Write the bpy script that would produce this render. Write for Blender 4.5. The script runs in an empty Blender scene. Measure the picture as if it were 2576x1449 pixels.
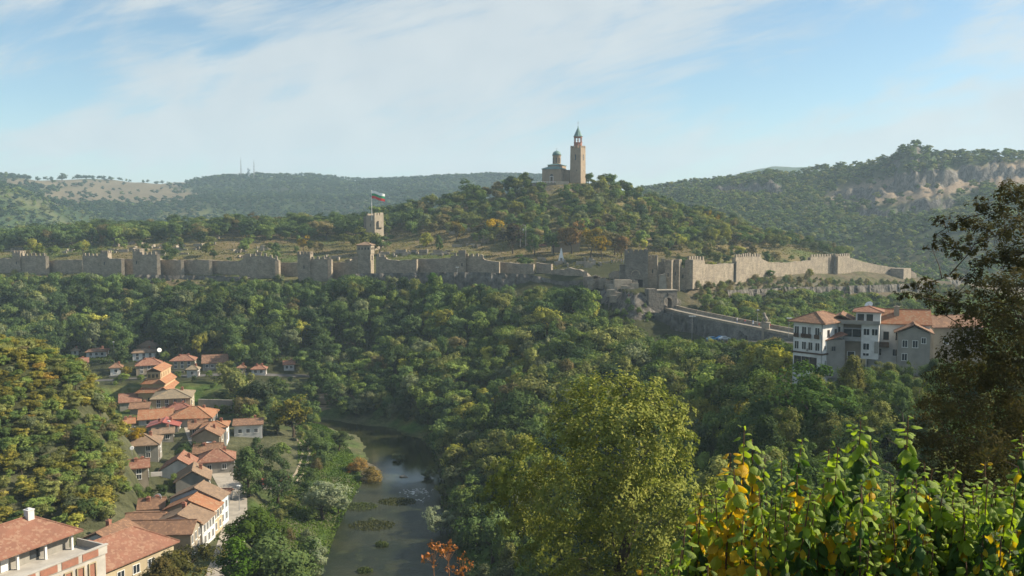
import bpy, bmesh, math, random
import numpy as np
from mathutils import Vector, Matrix
R = math.radians
S = bpy.context.scene
COL = S.collection
# ---------------------------------------------------------------- camera
HFOV = 60.0
FD = 1288 / math.tan(R(HFOV / 2))           # focal length on a 2576 px wide frame
PITCH = math.atan((724.5 - 560) / FD)
cam = bpy.data.objects.new('camera', bpy.data.cameras.new('camera'))
COL.objects.link(cam)
cam.location = (0, 0, 0)
cam.rotation_euler = (R(90) - PITCH, 0, 0)
cam.data.angle = R(HFOV)
cam.data.clip_start = 0.3
cam.data.clip_end = 9000
S.camera = cam
# ---------------------------------------------------------------- sun and sky
SUN_EL, SUN_AZ = 33.0, 6.0                   # azimuth counted from +X towards +Y
HAZE = 0.00015
sd = Vector((math.cos(R(SUN_EL)) * math.cos(R(SUN_AZ)), math.cos(R(SUN_EL)) * math.sin(R(SUN_AZ)), math.sin(R(SUN_EL))))
sun = bpy.data.objects.new('sun', bpy.data.lights.new('sun', 'SUN'))
COL.objects.link(sun)
sun.data.energy = 4.9
sun.data.angle = R(0.5)
sun.data.color = (1.0, 0.87, 0.68)
sun.rotation_euler = (-sd).to_track_quat('-Z', 'Y').to_euler()
S.view_settings.view_transform = 'Standard'
S.view_settings.look = 'None'
S.view_settings.exposure = 1.0
S.view_settings.gamma = 1.0
S.cycles.use_denoising = True
S.cycles.max_bounces = 6
S.cycles.diffuse_bounces = 3
S.cycles.glossy_bounces = 3
S.cycles.transmission_bounces = 3
S.cycles.transparent_max_bounces = 6
S.cycles.volume_bounces = 1
S.cycles.caustics_reflective = False
S.cycles.caustics_refractive = False
S.cycles.sample_clamp_indirect = 4

class NT:
    """tiny helper round a node tree"""
    def __init__(s, tree):
        s.t = tree; s.n = tree.nodes; s.l = tree.links
    def add(s, typ, **kw):
        nd = s.n.new(typ)
        for k, v in kw.items():
            setattr(nd, k, v)
        return nd
    def link(s, a, b):
        s.l.new(a, b)
    def val(s, x):
        return x
    def m(s, op, a, b=None, c=None, clamp=False):
        nd = s.n.new('ShaderNodeMath'); nd.operation = op; nd.use_clamp = clamp
        for i, x in enumerate((a, b, c)):
            if x is None: continue
            if isinstance(x, (int, float)): nd.inputs[i].default_value = x
            else: s.l.new(x, nd.inputs[i])
        return nd.outputs[0]
    def mix(s, f, a, b, mode='MIX'):
        nd = s.n.new('ShaderNodeMix'); nd.data_type = 'RGBA'; nd.blend_type = mode
        for x, sock in ((f, nd.inputs[0]), (a, nd.inputs[6]), (b, nd.inputs[7])):
            if isinstance(x, (int, float)): sock.default_value = x
            elif isinstance(x, (tuple, list)): sock.default_value = (*x[:3], 1)
            else: s.l.new(x, sock)
        return nd.outputs[2]
    def noise(s, vec, scale, detail=4, rough=0.55, dist=0.0, dim='3D'):
        nd = s.n.new('ShaderNodeTexNoise'); nd.noise_dimensions = dim
        nd.inputs['Scale'].default_value = scale; nd.inputs['Detail'].default_value = detail
        nd.inputs['Roughness'].default_value = rough; nd.inputs['Distortion'].default_value = dist
        if vec is not None: s.l.new(vec, nd.inputs['Vector'])
        return nd.outputs[0]
    def smooth(s, x, lo, hi):
        nd = s.n.new('ShaderNodeMapRange'); nd.interpolation_type = 'SMOOTHSTEP'
        s.l.new(x, nd.inputs[0]); nd.inputs[1].default_value = lo; nd.inputs[2].default_value = hi
        return nd.outputs[0]
    def comb(s, x, y, z):
        nd = s.n.new('ShaderNodeCombineXYZ')
        for i, q in enumerate((x, y, z)):
            if isinstance(q, (int, float)): nd.inputs[i].default_value = q
            else: s.l.new(q, nd.inputs[i])
        return nd.outputs[0]

W = bpy.data.worlds.new('World'); S.world = W; W.use_nodes = True
w = NT(W.node_tree); w.n.clear()
sky = w.add('ShaderNodeTexSky', sky_type='NISHITA')
sky.sun_disc = False
sky.sun_elevation = R(SUN_EL)
sky.sun_rotation = R(90 - SUN_AZ)
sky.altitude = 200; sky.air_density = 1.0; sky.dust_density = 0.4; sky.ozone_density = 2.0
tc = w.add('ShaderNodeTexCoord')
sp = w.add('ShaderNodeSeparateXYZ'); w.link(tc.outputs['Generated'], sp.inputs[0])
ys = w.m('MAXIMUM', sp.outputs[1], 0.08)
# direction as slopes to the side and upwards, in hundredths
AX = w.m('MULTIPLY', w.m('DIVIDE', sp.outputs[0], ys), 22.31)
AZ = w.m('MULTIPLY', w.m('DIVIDE', sp.outputs[2], ys), 22.31)
vec = w.comb(AX, w.m('MULTIPLY', AZ, 1.0), 0.0)
# cirrus streaks: stretched along a shallow diagonal, warped
mp = w.add('ShaderNodeMapping'); mp.vector_type = 'TEXTURE'
mp.inputs['Rotation'].default_value = (0, 0, R(24)); mp.inputs['Scale'].default_value = (3.0, 0.9, 1)
w.link(vec, mp.inputs[0])
n1 = w.noise(mp.outputs[0], 0.34, 10, 0.60, 1.6)
mp2 = w.add('ShaderNodeMapping'); mp2.vector_type = 'TEXTURE'
mp2.inputs['Rotation'].default_value = (0, 0, R(12)); mp2.inputs['Scale'].default_value = (3.2, 0.5, 1)
mp2.inputs['Location'].default_value = (7.3, 2.1, 0)
w.link(vec, mp2.inputs[0])
n2 = w.noise(mp2.outputs[0], 0.9, 8, 0.62, 0.5)
wn = w.noise(vec, 0.22, 3, 0.5)
def blob(u, v, a, b, ang, amt):
    x0 = (u - 1288) / 100; z0 = (560 - v) / 100
    dx = w.m('ADD', w.m('SUBTRACT', AX, x0), w.m('MULTIPLY', w.m('SUBTRACT', wn, 0.5), 3.0))
    dz = w.m('ADD', w.m('SUBTRACT', AZ, z0), w.m('MULTIPLY', w.m('SUBTRACT', wn, 0.5), -1.6))
    c, s_ = math.cos(R(ang)), math.sin(R(ang))
    p = w.m('DIVIDE', w.m('ADD', w.m('MULTIPLY', dx, c), w.m('MULTIPLY', dz, s_)), a / 100)
    q = w.m('DIVIDE', w.m('SUBTRACT', w.m('MULTIPLY', dz, c), w.m('MULTIPLY', dx, s_)), b / 100)
    e = w.m('EXPONENT', w.m('MULTIPLY', w.m('ADD', w.m('MULTIPLY', p, p), w.m('MULTIPLY', q, q)), -1.0))
    return w.m('MULTIPLY', e, amt)
acc = None
for b_ in [(1050, 190, 560, 130, 10, 0.75), (1500, 60, 420, 120, 14, 0.55), (620, 150, 330, 95, 14, 0.45), (450, 360, 560, 60, 2, 0.6),
           (1150, 400, 600, 70, 0, 0.5), (2450, 330, 520, 90, 12, 0.95), (2300, 240, 300, 60, 20, 0.3), (1750, 330, 260, 50, 8, 0.22),
           (330, 140, 150, 50, -25, 0.16),
           (120, 90, 260, 90, -8, -0.55), (520, 95, 110, 42, -20, -0.95), (400, 110, 120, 50, -20, -.4), (120, 240, 250, 70, 3, -0.75), (60, 410, 210, 28, -4, -0.25),
           (1950, 240, 260, 60, 16, -0.75), (2250, 100, 420, 90, 8, -0.65), (1980, 330, 120, 45, 30, -0.3), (700, 20, 240, 40, 0, -0.1)]:
    bb = blob(*b_)
    acc = bb if acc is None else w.m('ADD', acc, bb)
acc = w.m('ADD', acc, w.m('MULTIPLY', w.m('SUBTRACT', n1, 0.5), 2.8))
acc = w.m('ADD', acc, w.m('MULTIPLY', w.m('SUBTRACT', n2, 0.5), 2.2))
dens = w.smooth(acc, -0.62, 0.72)
hz = w.smooth(AZ, 3.2, -0.4)                 # pale milk towards the horizon
dens = w.m('MAXIMUM', dens, w.m('MULTIPLY', hz, 0.85))
tex2 = w.noise(vec, 0.55, 5, 0.5, 0.3)
cloudc = w.mix(tex2, (0.275, 0.31, 0.335), (0.39, 0.405, 0.40))
skyc = w.mix(1.0, sky.outputs[0], (0.098, 0.098, 0.098), 'MULTIPLY')
skyc = w.mix(1.0, skyc, (0.63, 0.72, 0.71), 'MULTIPLY')
final = w.mix(w.m('MULTIPLY', dens, 0.88), skyc, cloudc)
bg = w.add('ShaderNodeBackground'); w.link(final, bg.inputs[0]); bg.inputs[1].default_value = 1.0
wo = w.add('ShaderNodeOutputWorld'); w.link(bg.outputs[0], wo.inputs[0])

# ---------------------------------------------------------------- picture <-> world
CP, SP_ = math.cos(PITCH), math.sin(PITCH)
def PD(u, v, d):
    """world point at depth y=d on the ray of pixel (u,v) of a 2576x1449 frame"""
    a = (u - 1288) / FD; b = (724.5 - v) / FD
    y = b * SP_ + CP; z = b * CP - SP_
    return Vector((a * d / y, d, z * d / y))
def PS(u, v, d):
    k = 2576 / 3385
    return PD(u * k, v * k, d)
def proj(x, y, z):
    """world -> 2576 px frame"""
    f = y * CP - z * SP_; up = y * SP_ + z * CP
    return 1288 + FD * x / f, 724.5 - FD * up / f
# ---------------------------------------------------------------- object bookkeeping
def link(o, parent=None):
    COL.objects.link(o)
    if parent is not None: o.parent = parent
    return o
def tag(o, label=None, cat=None, group=None, kind=None):
    if label: o['label'] = label
    if cat: o['category'] = cat
    if group: o['group'] = group
    if kind: o['kind'] = kind
    return o
def thing(name, label, cat, loc=(0, 0, 0), rz=0.0, group=None, sc=1.0):
    o = bpy.data.objects.new(name, None); COL.objects.link(o)
    o.location = loc; o.rotation_euler = (0, 0, rz); o.scale = (sc, sc, sc)
    o.empty_display_size = 0.5
    return tag(o, label, cat, group)
def mesh_from(name, V, F, mats=(), smooth=False, midx=None):
    me = bpy.data.meshes.new(name)
    V = np.asarray(V, dtype=np.float32)
    if isinstance(F, np.ndarray):
        nf, k = F.shape
        me.vertices.add(len(V)); me.vertices.foreach_set('co', V.ravel())
        me.loops.add(nf * k); me.loops.foreach_set('vertex_index', F.ravel().astype(np.int32))
        me.polygons.add(nf); me.polygons.foreach_set('loop_start', np.arange(0, nf * k, k, dtype=np.int32))
        me.update(calc_edges=True)
    else:
        me.from_pydata([tuple(map(float, v)) for v in V], [], F); me.update()
    for m_ in mats: me.materials.append(m_)
    if smooth: me.polygons.foreach_set('use_smooth', np.ones(len(me.polygons), dtype=bool))
    if midx is not None: me.polygons.foreach_set('material_index', np.asarray(midx, dtype=np.int32))
    me.update()
    return me

# ---------------------------------------------------------------- materials
MATS = {}
def rough_mat(name, c1, c2=None, scale=1.0, bump=0.0, bscale=None, rough=0.85, extra=None, spec=0.2, streak=False, detail=5):
    if name in MATS: return MATS[name]
    m = bpy.data.materials.new(name); m.use_nodes = True
    t = NT(m.node_tree); b = t.n['Principled BSDF']
    b.inputs['Roughness'].default_value = rough
    b.inputs['Specular IOR Level'].default_value = spec
    tcx = t.add('ShaderNodeTexCoord').outputs['Object']
    if c2 is None: c2 = tuple(x * 0.7 for x in c1)
    f = t.smooth(t.noise(tcx, scale, detail, 0.6), 0.3, 0.7)
    col = t.mix(f, c1, c2)
    if streak:   # rain streaks and damp patches that belong to the wall
        mpn = t.add('ShaderNodeMapping'); mpn.inputs['Scale'].default_value = (1, 1, 0.16); t.link(tcx, mpn.inputs[0])
        col = t.mix(t.m('MULTIPLY', t.smooth(t.noise(mpn.outputs[0], scale * 1.3, 5, 0.65), 0.48, 0.75), 0.45), col, tuple(x * 0.55 for x in c1))
    if extra: col = extra(t, tcx, col)
    t.link(col, b.inputs['Base Color'])
    if bump:
        bn = t.add('ShaderNodeBump'); bn.inputs['Strength'].default_value = 1.0; bn.inputs['Distance'].default_value = bump
        t.link(t.noise(tcx, bscale or scale * 3, 4, 0.6), bn.inputs['Height']); t.link(bn.outputs[0], b.inputs['Normal'])
    MATS[name] = m
    return m
def stone_extra(t, tcx, col, rows=1.1):
    br = t.add('ShaderNodeTexVoronoi'); br.feature = 'F1'; br.inputs['Scale'].default_value = 1.3
    mpn = t.add('ShaderNodeMapping'); mpn.inputs['Scale'].default_value = (1, 1, 1.9); t.link(tcx, mpn.inputs[0]); t.link(mpn.outputs[0], br.inputs['Vector'])
    g = t.add('ShaderNodeSeparateColor'); t.link(br.outputs['Color'], g.inputs[0])
    return t.mix(t.m('MULTIPLY', t.smooth(g.outputs[0], 0.1, 0.9), 0.4), col, t.mix(1.0, col, (0.45, 0.42, 0.4), 'MULTIPLY'))
def tile_mat(name, c1, c2, c3):
    """pantiles: rows along the slope, single tiles of other age, moss"""
    def ex(t, tcx, col):
        vo = t.add('ShaderNodeTexVoronoi'); vo.inputs['Scale'].default_value = 2.6; t.link(tcx, vo.inputs['Vector'])
        g = t.add('ShaderNodeSeparateColor'); t.link(vo.outputs['Color'], g.inputs[0])
        col = t.mix(t.smooth(g.outputs[0], 0.55, 0.95), col, c3)
        wv = t.add('ShaderNodeTexWave'); wv.wave_type = 'BANDS'; wv.bands_direction = 'DIAGONAL'; wv.inputs['Scale'].default_value = 1.6
        wv.inputs['Distortion'].default_value = 1.0; t.link(tcx, wv.inputs['Vector'])
        return t.mix(t.m('MULTIPLY', wv.outputs['Fac'], 0.18), col, tuple(x * 0.5 for x in c1))
    return rough_mat(name, c1, c2, 0.45, 0.06, 9.0, 0.9, ex)
def glass_mat():
    m = bpy.data.materials.new('dark_glass'); m.use_nodes = True
    b = m.node_tree.nodes['Principled BSDF']
    b.inputs['Base Color'].default_value = (0.025, 0.032, 0.04, 1); b.inputs['Roughness'].default_value = 0.15
    return m
GLASS = glass_mat()
def tint_mat(name, leaf=True, trans=0.24, gloss=0.0):
    """colour comes from the object's own 'tint', leaf by leaf variation from the mesh"""
    m = bpy.data.materials.new(name); m.use_nodes = True
    t = NT(m.node_tree); t.n.clear()
    at = t.add('ShaderNodeAttribute', attribute_type='INSTANCER', attribute_name='tint')
    va = t.add('ShaderNodeAttribute', attribute_type='GEOMETRY', attribute_name='var')
    g = t.add('ShaderNodeSeparateColor'); t.link(va.outputs['Color'], g.inputs[0])
    col = t.mix(1.0, at.outputs['Color'], t.mix(g.outputs[0], (0.58, 0.66, 0.60), (1.4, 1.28, 1.15)), 'MULTIPLY')
    col = t.mix(t.m('MULTIPLY', g.outputs[1], 0.35), col, t.mix(1.0, col, (1.45, 1.15, 0.7), 'MULTIPLY'))
    d = t.add('ShaderNodeBsdfDiffuse'); t.link(col, d.inputs[0])
    tr = t.add('ShaderNodeBsdfTranslucent'); t.link(t.mix(1.0, col, (1.2, 1.35, 0.7), 'MULTIPLY'), tr.inputs[0])
    mx = t.add('ShaderNodeMixShader'); mx.inputs[0].default_value = trans
    t.link(d.outputs[0], mx.inputs[1]); t.link(tr.outputs[0], mx.inputs[2])
    out = t.add('ShaderNodeOutputMaterial')
    last = mx.outputs[0]
    if gloss:
        gl = t.add('ShaderNodeBsdfGlossy'); gl.inputs['Roughness'].default_value = 0.38; gl.inputs[0].default_value = (0.8, 0.85, 0.8, 1)
        m2 = t.add('ShaderNodeMixShader'); m2.inputs[0].default_value = gloss
        t.link(last, m2.inputs[1]); t.link(gl.outputs[0], m2.inputs[2]); last = m2.outputs[0]
    t.link(last, out.inputs[0])
    return m
LEAF = tint_mat('leaf')
BARK = rough_mat('bark', (0.055, 0.042, 0.03), (0.09, 0.075, 0.055), 1.5)

# ---------------------------------------------------------------- terrain: surveyed profiles
# each column: bearing (x/y given as a frame column), then (distance, height) at matching landforms
TP = {
 -1000: [(3,-3.2),(20,-12),(60,-35),(110,-50),(160,-45),(230,-30),(300,-25),(350,-35),(420,-50),(500,-36),(530,-28),(600,-18),(650,-14),(700,-12),(760,-60),(1000,-60),(1300,0),(1700,50),(2300,110),(2900,60),(3300,40),(4500,20)],
 0:     [(3,-3.2),(20,-13),(60,-40),(110,-56),(150,-56),(220,-31),(290,-50),(350,-60),(400,-60),(495,-36),(520,-30),(570,-20.5),(620,-17),(680,-16),(760,-50),(900,-45),(960,-20),(1250,40),(2000,100),(2600,60),(3300,40),(4500,20)],
 180:   [(3,-3.2),(20,-13),(60,-40),(110,-57),(150,-58),(220,-37),(270,-58),(350,-60.5),(400,-59),(478,-36),(505,-30),(555,-20.5),(610,-15.5),(665,-12),(750,-50),(900,-50),(1150,-25),(1450,28),(2150,101),(2700,60),(3300,40),(4500,20)],
 300:   [(3,-3.2),(20,-13),(60,-40),(110,-58),(150,-60),(214,-53.5),(258,-61.5),(350,-60.5),(400,-58),(462,-36),(490,-31),(540,-20),(600,-14),(650,-9),(740,-50),(900,-50),(1300,-15),(1650,40),(2250,103),(2900,60),(3300,40),(4500,20)],
 345:   [(3,-3.2),(20,-13),(60,-40),(110,-59),(150,-62),(205,-61),(262,-62),(350,-60.5),(396,-58),(460,-36),(487,-31),(539,-20),(599,-13.5),(649,-8.5),(740,-50),(900,-50),(1310,-15),(1660,40),(2255,103),(2900,60),(3300,40),(4500,20)],
 450:   [(3,-3.2),(20,-13),(60,-39),(110,-59),(150,-62),(200,-63),(270,-62.5),(350,-60.5),(385,-58),(452,-36),(478,-30.5),(535,-19.5),(595,-12),(645,-7),(740,-48),(900,-50),(1350,-15),(1720,45),(2280,104),(2900,60),(3300,40),(4500,20)],
 600:   [(3,-3.2),(20,-12),(60,-38),(110,-60),(150,-64),(200,-65),(280,-64),(350,-60.5),(375,-58),(445,-36),(468,-30.5),(530,-19),(590,-10),(640,-4),(740,-45),(900,-50),(1400,-15),(1800,50),(2300,115),(2900,60),(3300,40),(4500,20)],
 780:   [(3,-3.2),(20,-12),(60,-40),(105,-62),(150,-67),(200,-68),(285,-67),(345,-61.5),(372,-58),(435,-37),(460,-29.5),(520,-18.5),(585,-9.5),(630,-4),(740,-42),(900,-50),(1400,-12),(1800,52),(2350,124),(2900,60),(3300,40),(4500,20)],
 900:   [(3,-3.2),(20,-12),(60,-42),(100,-64),(150,-69),(200,-69),(290,-68),(340,-62),(370,-58),(425,-38),(452,-29),(510,-18),(580,-9),(620,-5),(740,-40),(900,-50),(1400,-10),(1800,55),(2400,112),(2900,60),(3300,40),(4500,20)],
 1150:  [(3,-3.2),(20,-12),(60,-44),(100,-62),(150,-68),(220,-69),(290,-64),(340,-54),(380,-44),(415,-35),(440,-25.5),(500,-15),(555,-3),(600,12),(720,-30),(900,-50),(1400,-10),(1800,55),(2300,116),(2900,60),(3300,40),(4500,20)],
 1400:  [(3,-3.2),(20,-11),(60,-38),(100,-58),(150,-66),(220,-60),(290,-53),(330,-46),(360,-40),(395,-33),(420,-25),(480,-16),(540,2),(600,27),(720,-20),(900,-40),(1400,-5),(1900,60),(2500,130),(3000,60),(3400,60),(4500,20)],
 1490:  [(3,-3.2),(20,-10),(60,-37),(100,-56),(150,-64),(220,-59),(288,-52),(328,-46),(357,-42),(375,-35),(400,-25),(478,-16),(540,3),(600,26),(720,-20),(900,-36),(1250,-3),(1500,40),(1800,60),(2200,50),(3400,80),(4500,20)],
 1600:  [(3,-3.2),(20,-9),(60,-34),(100,-52),(150,-60),(220,-56),(280,-50),(320,-46),(345,-44),(354,-40),(366,-28.5),(470,-17),(540,-1),(600,18),(720,-20),(900,-30),(1000,0),(1100,20),(1250,44),(1600,20),(3300,120),(4500,20)],
 1750:  [(3,-3.2),(20,-8),(60,-31),(100,-46),(150,-54),(220,-50),(270,-46),(320,-43),(345,-42),(370,-38),(395,-29.5),(470,-17),(540,-6),(590,3),(700,-20),(850,-20),(950,10),(1100,35),(1250,56),(1600,30),(3200,150),(4500,50)],
 1950:  [(3,-3.2),(20,-9),(60,-30),(100,-40),(150,-44),(210,-40),(260,-38),(310,-42),(370,-44),(425,-35),(450,-28.5),(510,-19),(550,-15),(590,-12),(680,-35),(800,-30),(900,0),(1050,35),(1200,62),(1600,30),(3200,190),(4500,50)],
 2150:  [(3,-3.2),(20,-9.5),(60,-29),(100,-37),(150,-38),(200,-35),(250,-35),(310,-45),(400,-48),(480,-36),(505,-30),(540,-24),(560,-23),(590,-24),(680,-45),(780,-38),(900,0),(1020,30),(1150,72),(1600,40),(3200,188),(4500,50)],
 2220:  [(3,-3.2),(20,-9.5),(60,-29),(100,-37),(150,-37),(200,-34),(250,-35),(310,-48),(410,-49),(500,-37),(525,-32),(550,-29),(568,-29),(590,-31),(680,-48),(770,-39),(890,3),(1000,36),(1110,80),(1600,45),(3200,160),(4500,50)],
 2285:  [(3,-3.2),(20,-9.5),(60,-29),(100,-37),(150,-36),(200,-34),(250,-36),(310,-50),(420,-50),(515,-37),(540,-33.5),(560,-33),(575,-36),(590,-38),(680,-50),(760,-40),(880,5),(980,40),(1080,94),(1500,50),(3200,120),(4500,50)],
 2360:  [(3,-3.2),(20,-9.5),(60,-28),(100,-36),(150,-35),(200,-34),(250,-37),(310,-52),(425,-52),(522,-40),(548,-36.5),(566,-37),(582,-40),(598,-42),(684,-50),(756,-39),(872,7),(972,43),(1080,79),(1500,50),(3200,120),(4500,50)],
 2600:  [(3,-3.2),(20,-9.5),(60,-27),(100,-35),(150,-34),(200,-34),(250,-38),(310,-55),(430,-55),(540,-45),(570,-42),(580,-42),(595,-45),(610,-48),(690,-50),(750,-38),(860,10),(960,48),(1080,79),(1500,50),(3200,100),(4500,50)],
 3600:  [(3,-3.2),(20,-9),(60,-24),(100,-30),(150,-30),(200,-34),(250,-40),(310,-55),(430,-55),(540,-45),(570,-42),(580,-42),(595,-45),(610,-48),(690,-50),(750,-30),(860,20),(960,60),(1080,100),(1500,60),(3200,100),(4500,50)],
}
_us = sorted(TP); _s = np.array([(u - 1288) / FD for u in _us])
_D = np.array([[p[0] for p in TP[u]] for u in _us], float); _Z = np.array([[p[1] for p in TP[u]] for u in _us], float)
def _hash(ix, iy, seed):
    h = (ix.astype(np.int64) * 374761393 + iy.astype(np.int64) * 668265263 + seed * 1442695041) & 0x7fffffff
    h = ((h ^ (h >> 13)) * 1274126177) & 0x7fffffff
    return ((h ^ (h >> 16)) & 0xffff) / 65535.0
def vnoise(x, y, seed=0):
    ix, iy = np.floor(x), np.floor(y); fx, fy = x - ix, y - iy
    fx = fx * fx * (3 - 2 * fx); fy = fy * fy * (3 - 2 * fy)
    a, b = _hash(ix, iy, seed), _hash(ix + 1, iy, seed); c, d = _hash(ix, iy + 1, seed), _hash(ix + 1, iy + 1, seed)
    return (a * (1 - fx) + b * fx) * (1 - fy) + (c * (1 - fx) + d * fx) * fy
def fbm(x, y, seed=0, o=4):
    r = 0; a = 0.5
    for k in range(o):
        r = r + a * (vnoise(x * 2 ** k, y * 2 ** k, seed + k) - 0.5); a *= 0.5
    return r * 2
# river: (frame column, frame row, half width) on the water level
WATER = -70.0
RIV = [(1010, 2200, 17), (985, 1560, 15.5), (985, 1449, 15), (983, 1330, 13.2), (1000, 1245, 12.0), (1015, 1180, 10.5), (1000, 1120, 10.0), (945, 1088, 7.5), (850, 1070, 5), (740, 1060, 7), (560, 1062, 7), (300, 1070, 7)]
def river_pt(u, v):
    q = PD(u, v, 1.0); d = WATER / q.z
    return (q.x * d, d)
RC = np.array([river_pt(u, v) for u, v, _ in RIV]); RW = np.array([h for _, _, h in RIV], float)
def poly_dist(x, y, C, Wd=None):
    best = np.full(np.shape(x), 1e9); bw = np.zeros(np.shape(x))
    for i in range(len(C) - 1):
        ax, ay = C[i]; bx, by = C[i + 1]; L2 = (bx - ax) ** 2 + (by - ay) ** 2
        t = np.clip(((x - ax) * (bx - ax) + (y - ay) * (by - ay)) / L2, 0, 1)
        d = np.hypot(x - ax - t * (bx - ax), y - ay - t * (by - ay))
        m_ = d < best
        best = np.where(m_, d, best)
        if Wd is not None: bw = np.where(m_, Wd[i] + t * (Wd[i + 1] - Wd[i]), bw)
    return best, bw
BANDS = []
FLATS = []     # (polyline of (x,y,z), half width, blend): levelled strips for roads and yards
def base_height(x, y):
    x = np.asarray(x, float); y = np.asarray(y, float)
    yy = np.maximum(y, 3.0)
    s = np.clip(x / yy, _s[0], _s[-1])
    j = np.clip(np.searchsorted(_s, s) - 1, 0, len(_s) - 2)
    t = (s - _s[j]) / (_s[j + 1] - _s[j]); t = t * t * (3 - 2 * t) * 0.5 + t * 0.5
    D = _D[j] * (1 - t[..., None]) + _D[j + 1] * t[..., None]
    Z = _Z[j] * (1 - t[..., None]) + _Z[j + 1] * t[..., None]
    k = np.clip((D <= yy[..., None]).sum(-1) - 1, 0, D.shape[-1] - 2)
    d0 = np.take_along_axis(D, k[..., None], -1)[..., 0]; d1 = np.take_along_axis(D, k[..., None] + 1, -1)[..., 0]
    z0 = np.take_along_axis(Z, k[..., None], -1)[..., 0]; z1 = np.take_along_axis(Z, k[..., None] + 1, -1)[..., 0]
    q = np.clip((yy - d0) / (d1 - d0), 0, 1); q2 = q * q * (3 - 2 * q)
    sm = np.where((k == 9), 0.9, 0.45)
    z = z0 + (z1 - z0) * (q * (1 - sm) + q2 * sm)
    amp = np.interp(yy, [0, 20, 60, 300, 700, 900, 1300, 4500], [0, .3, 1.0, 1.0, 1.2, 6, 14, 30])
    wl = np.interp(yy, [0, 300, 900, 1400, 4500], [14, 22, 70, 150, 400])
    # blend fixed wave lengths, so that the field stays continuous
    n = np.where(yy < 700, 0, 0).astype(float)
    n = amp * (fbm(x / 22, y / 22, 3) * np.clip((900 - yy) / 300, 0, 1) + fbm(x / 170, y / 170, 9) * np.clip((yy - 600) / 300, 0, 1))
    z = z + n
    for ub, yb, A, e_ in BANDS:          # rock bands: the ground steps up along a line
        Uc = 1288 + FD * s
        yl = np.interp(Uc, ub, yb) + 9 * fbm(Uc / 9, Uc * 0 + A, 77, 3)
        en = np.clip((Uc - ub[0]) / e_, 0, 1) * np.clip((ub[-1] - Uc) / e_, 0, 1) * (0.75 + 1.1 * fbm(Uc / 14, Uc * 0 + A, 78, 2))
        sg = yy - yl
        z = z + A * en * np.where(sg > 0, np.exp(-np.abs(sg) / 70), -np.exp(-np.abs(sg) / 45) * .8) * np.clip(np.abs(sg) / 3.5, 0, 1) * .6
    return z
def height(x, y):
    z = base_height(x, y)
    x = np.asarray(x, float); y = np.asarray(y, float)
    for C, hw, bl in FLATS:
        C = np.asarray(C)
        d, zz = poly_dist(x, y, C[:, :2], C[:, 2])
        f = np.clip(1 - (d - hw) / bl, 0, 1); f = f * f * (3 - 2 * f)
        z = z * (1 - f) + zz * f
    d, hw = poly_dist(x, y, RC, RW)
    wob = fbm(x / 9, y / 9, 5) * 3.0
    e = d - hw + wob
    f = np.clip(1 - e / 14.0, 0, 1); f = f * f * (3 - 2 * f)
    bed = np.where(e < 0, WATER - 0.15 - np.minimum(-e * 0.25, 1.6), WATER + 0.15 + np.clip(e, 0, 50) * 0.16)
    z = np.where(d < 60, z * (1 - f) + bed * f, z)
    return z
def H(x, y): return float(height(np.array([x]), np.array([y]))[0])
def hit(u, v, lo=30.0, hi=4000.0):
    """first point of the ground seen at a frame position"""
    q = PD(u, v, 1.0)
    ds = np.exp(np.linspace(math.log(lo), math.log(hi), 900))
    hz_ = height(q.x * ds, ds); below = q.z * ds < hz_
    i = int(np.argmax(below)) if below.any() else len(ds) - 1
    if i > 0:
        a, b = ds[i - 1], ds[i]
        for _ in range(12):
            m_ = (a + b) / 2
            if q.z * m_ < H(q.x * m_, m_): b = m_
            else: a = m_
        return Vector((q.x * b, b, q.z * b))
    return Vector((q.x * ds[i], ds[i], q.z * ds[i]))
_b = []
for u0_, u1_, v0_, v1_, A_, e_ in [(1780, 1975, 484, 482, 17, 25), (2070, 2230, 494, 492, 12, 22), (2215, 2420, 478, 446, 17, 35), (2390, 2680, 440, 436, 18, 35), (2250, 2410, 524, 506, 11, 30), (2140, 2260, 536, 540, 8, 25)]:
    ub = np.linspace(u0_, u1_, 12); _b.append((ub, np.array([hit(u, v0_ + (v1_ - v0_) * (u - u0_) / (u1_ - u0_), 780, 1400).y for u in ub]), A_, e_))
BANDS += _b
def roadline(pts, zoff=0.0):
    return [tuple(PD(u, v, d)) for u, v, d in pts]
# village street, upper road, fortress yard paths: levelled
ROAD_UP = roadline([(180, 962, 345), (430, 948, 350), (560, 942, 350), (640, 941, 352), (720, 945, 355), (800, 946, 358), (900, 930, 366), (960, 925, 372)])
STREET = [(-51.5, 150, -62.6), (-53.5, 162, -62.8), (-57, 178, -63), (-64, 201, -62.8), (-71, 215, -62.6), (-81, 235, -62.3), (-89, 248, -62), (-98, 268, -61.8)]
BRIDGE_ROAD = roadline([(1500, 905, 318), (1620, 880, 318), (1700, 866, 318), (1790, 858, 315), (1880, 858, 300), (2000, 862, 262)])
FLATS += [(ROAD_UP, 4.0, 6.0), (STREET, 3.2, 4.0), (BRIDGE_ROAD, 4.5, 5.0)]
CH = PD(1425, 462, 604)      # church hill top
FLATS += [([(CH.x - 10, 604, CH.z), (CH.x + 16, 606, CH.z - 0.5)], 12, 12)]
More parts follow.
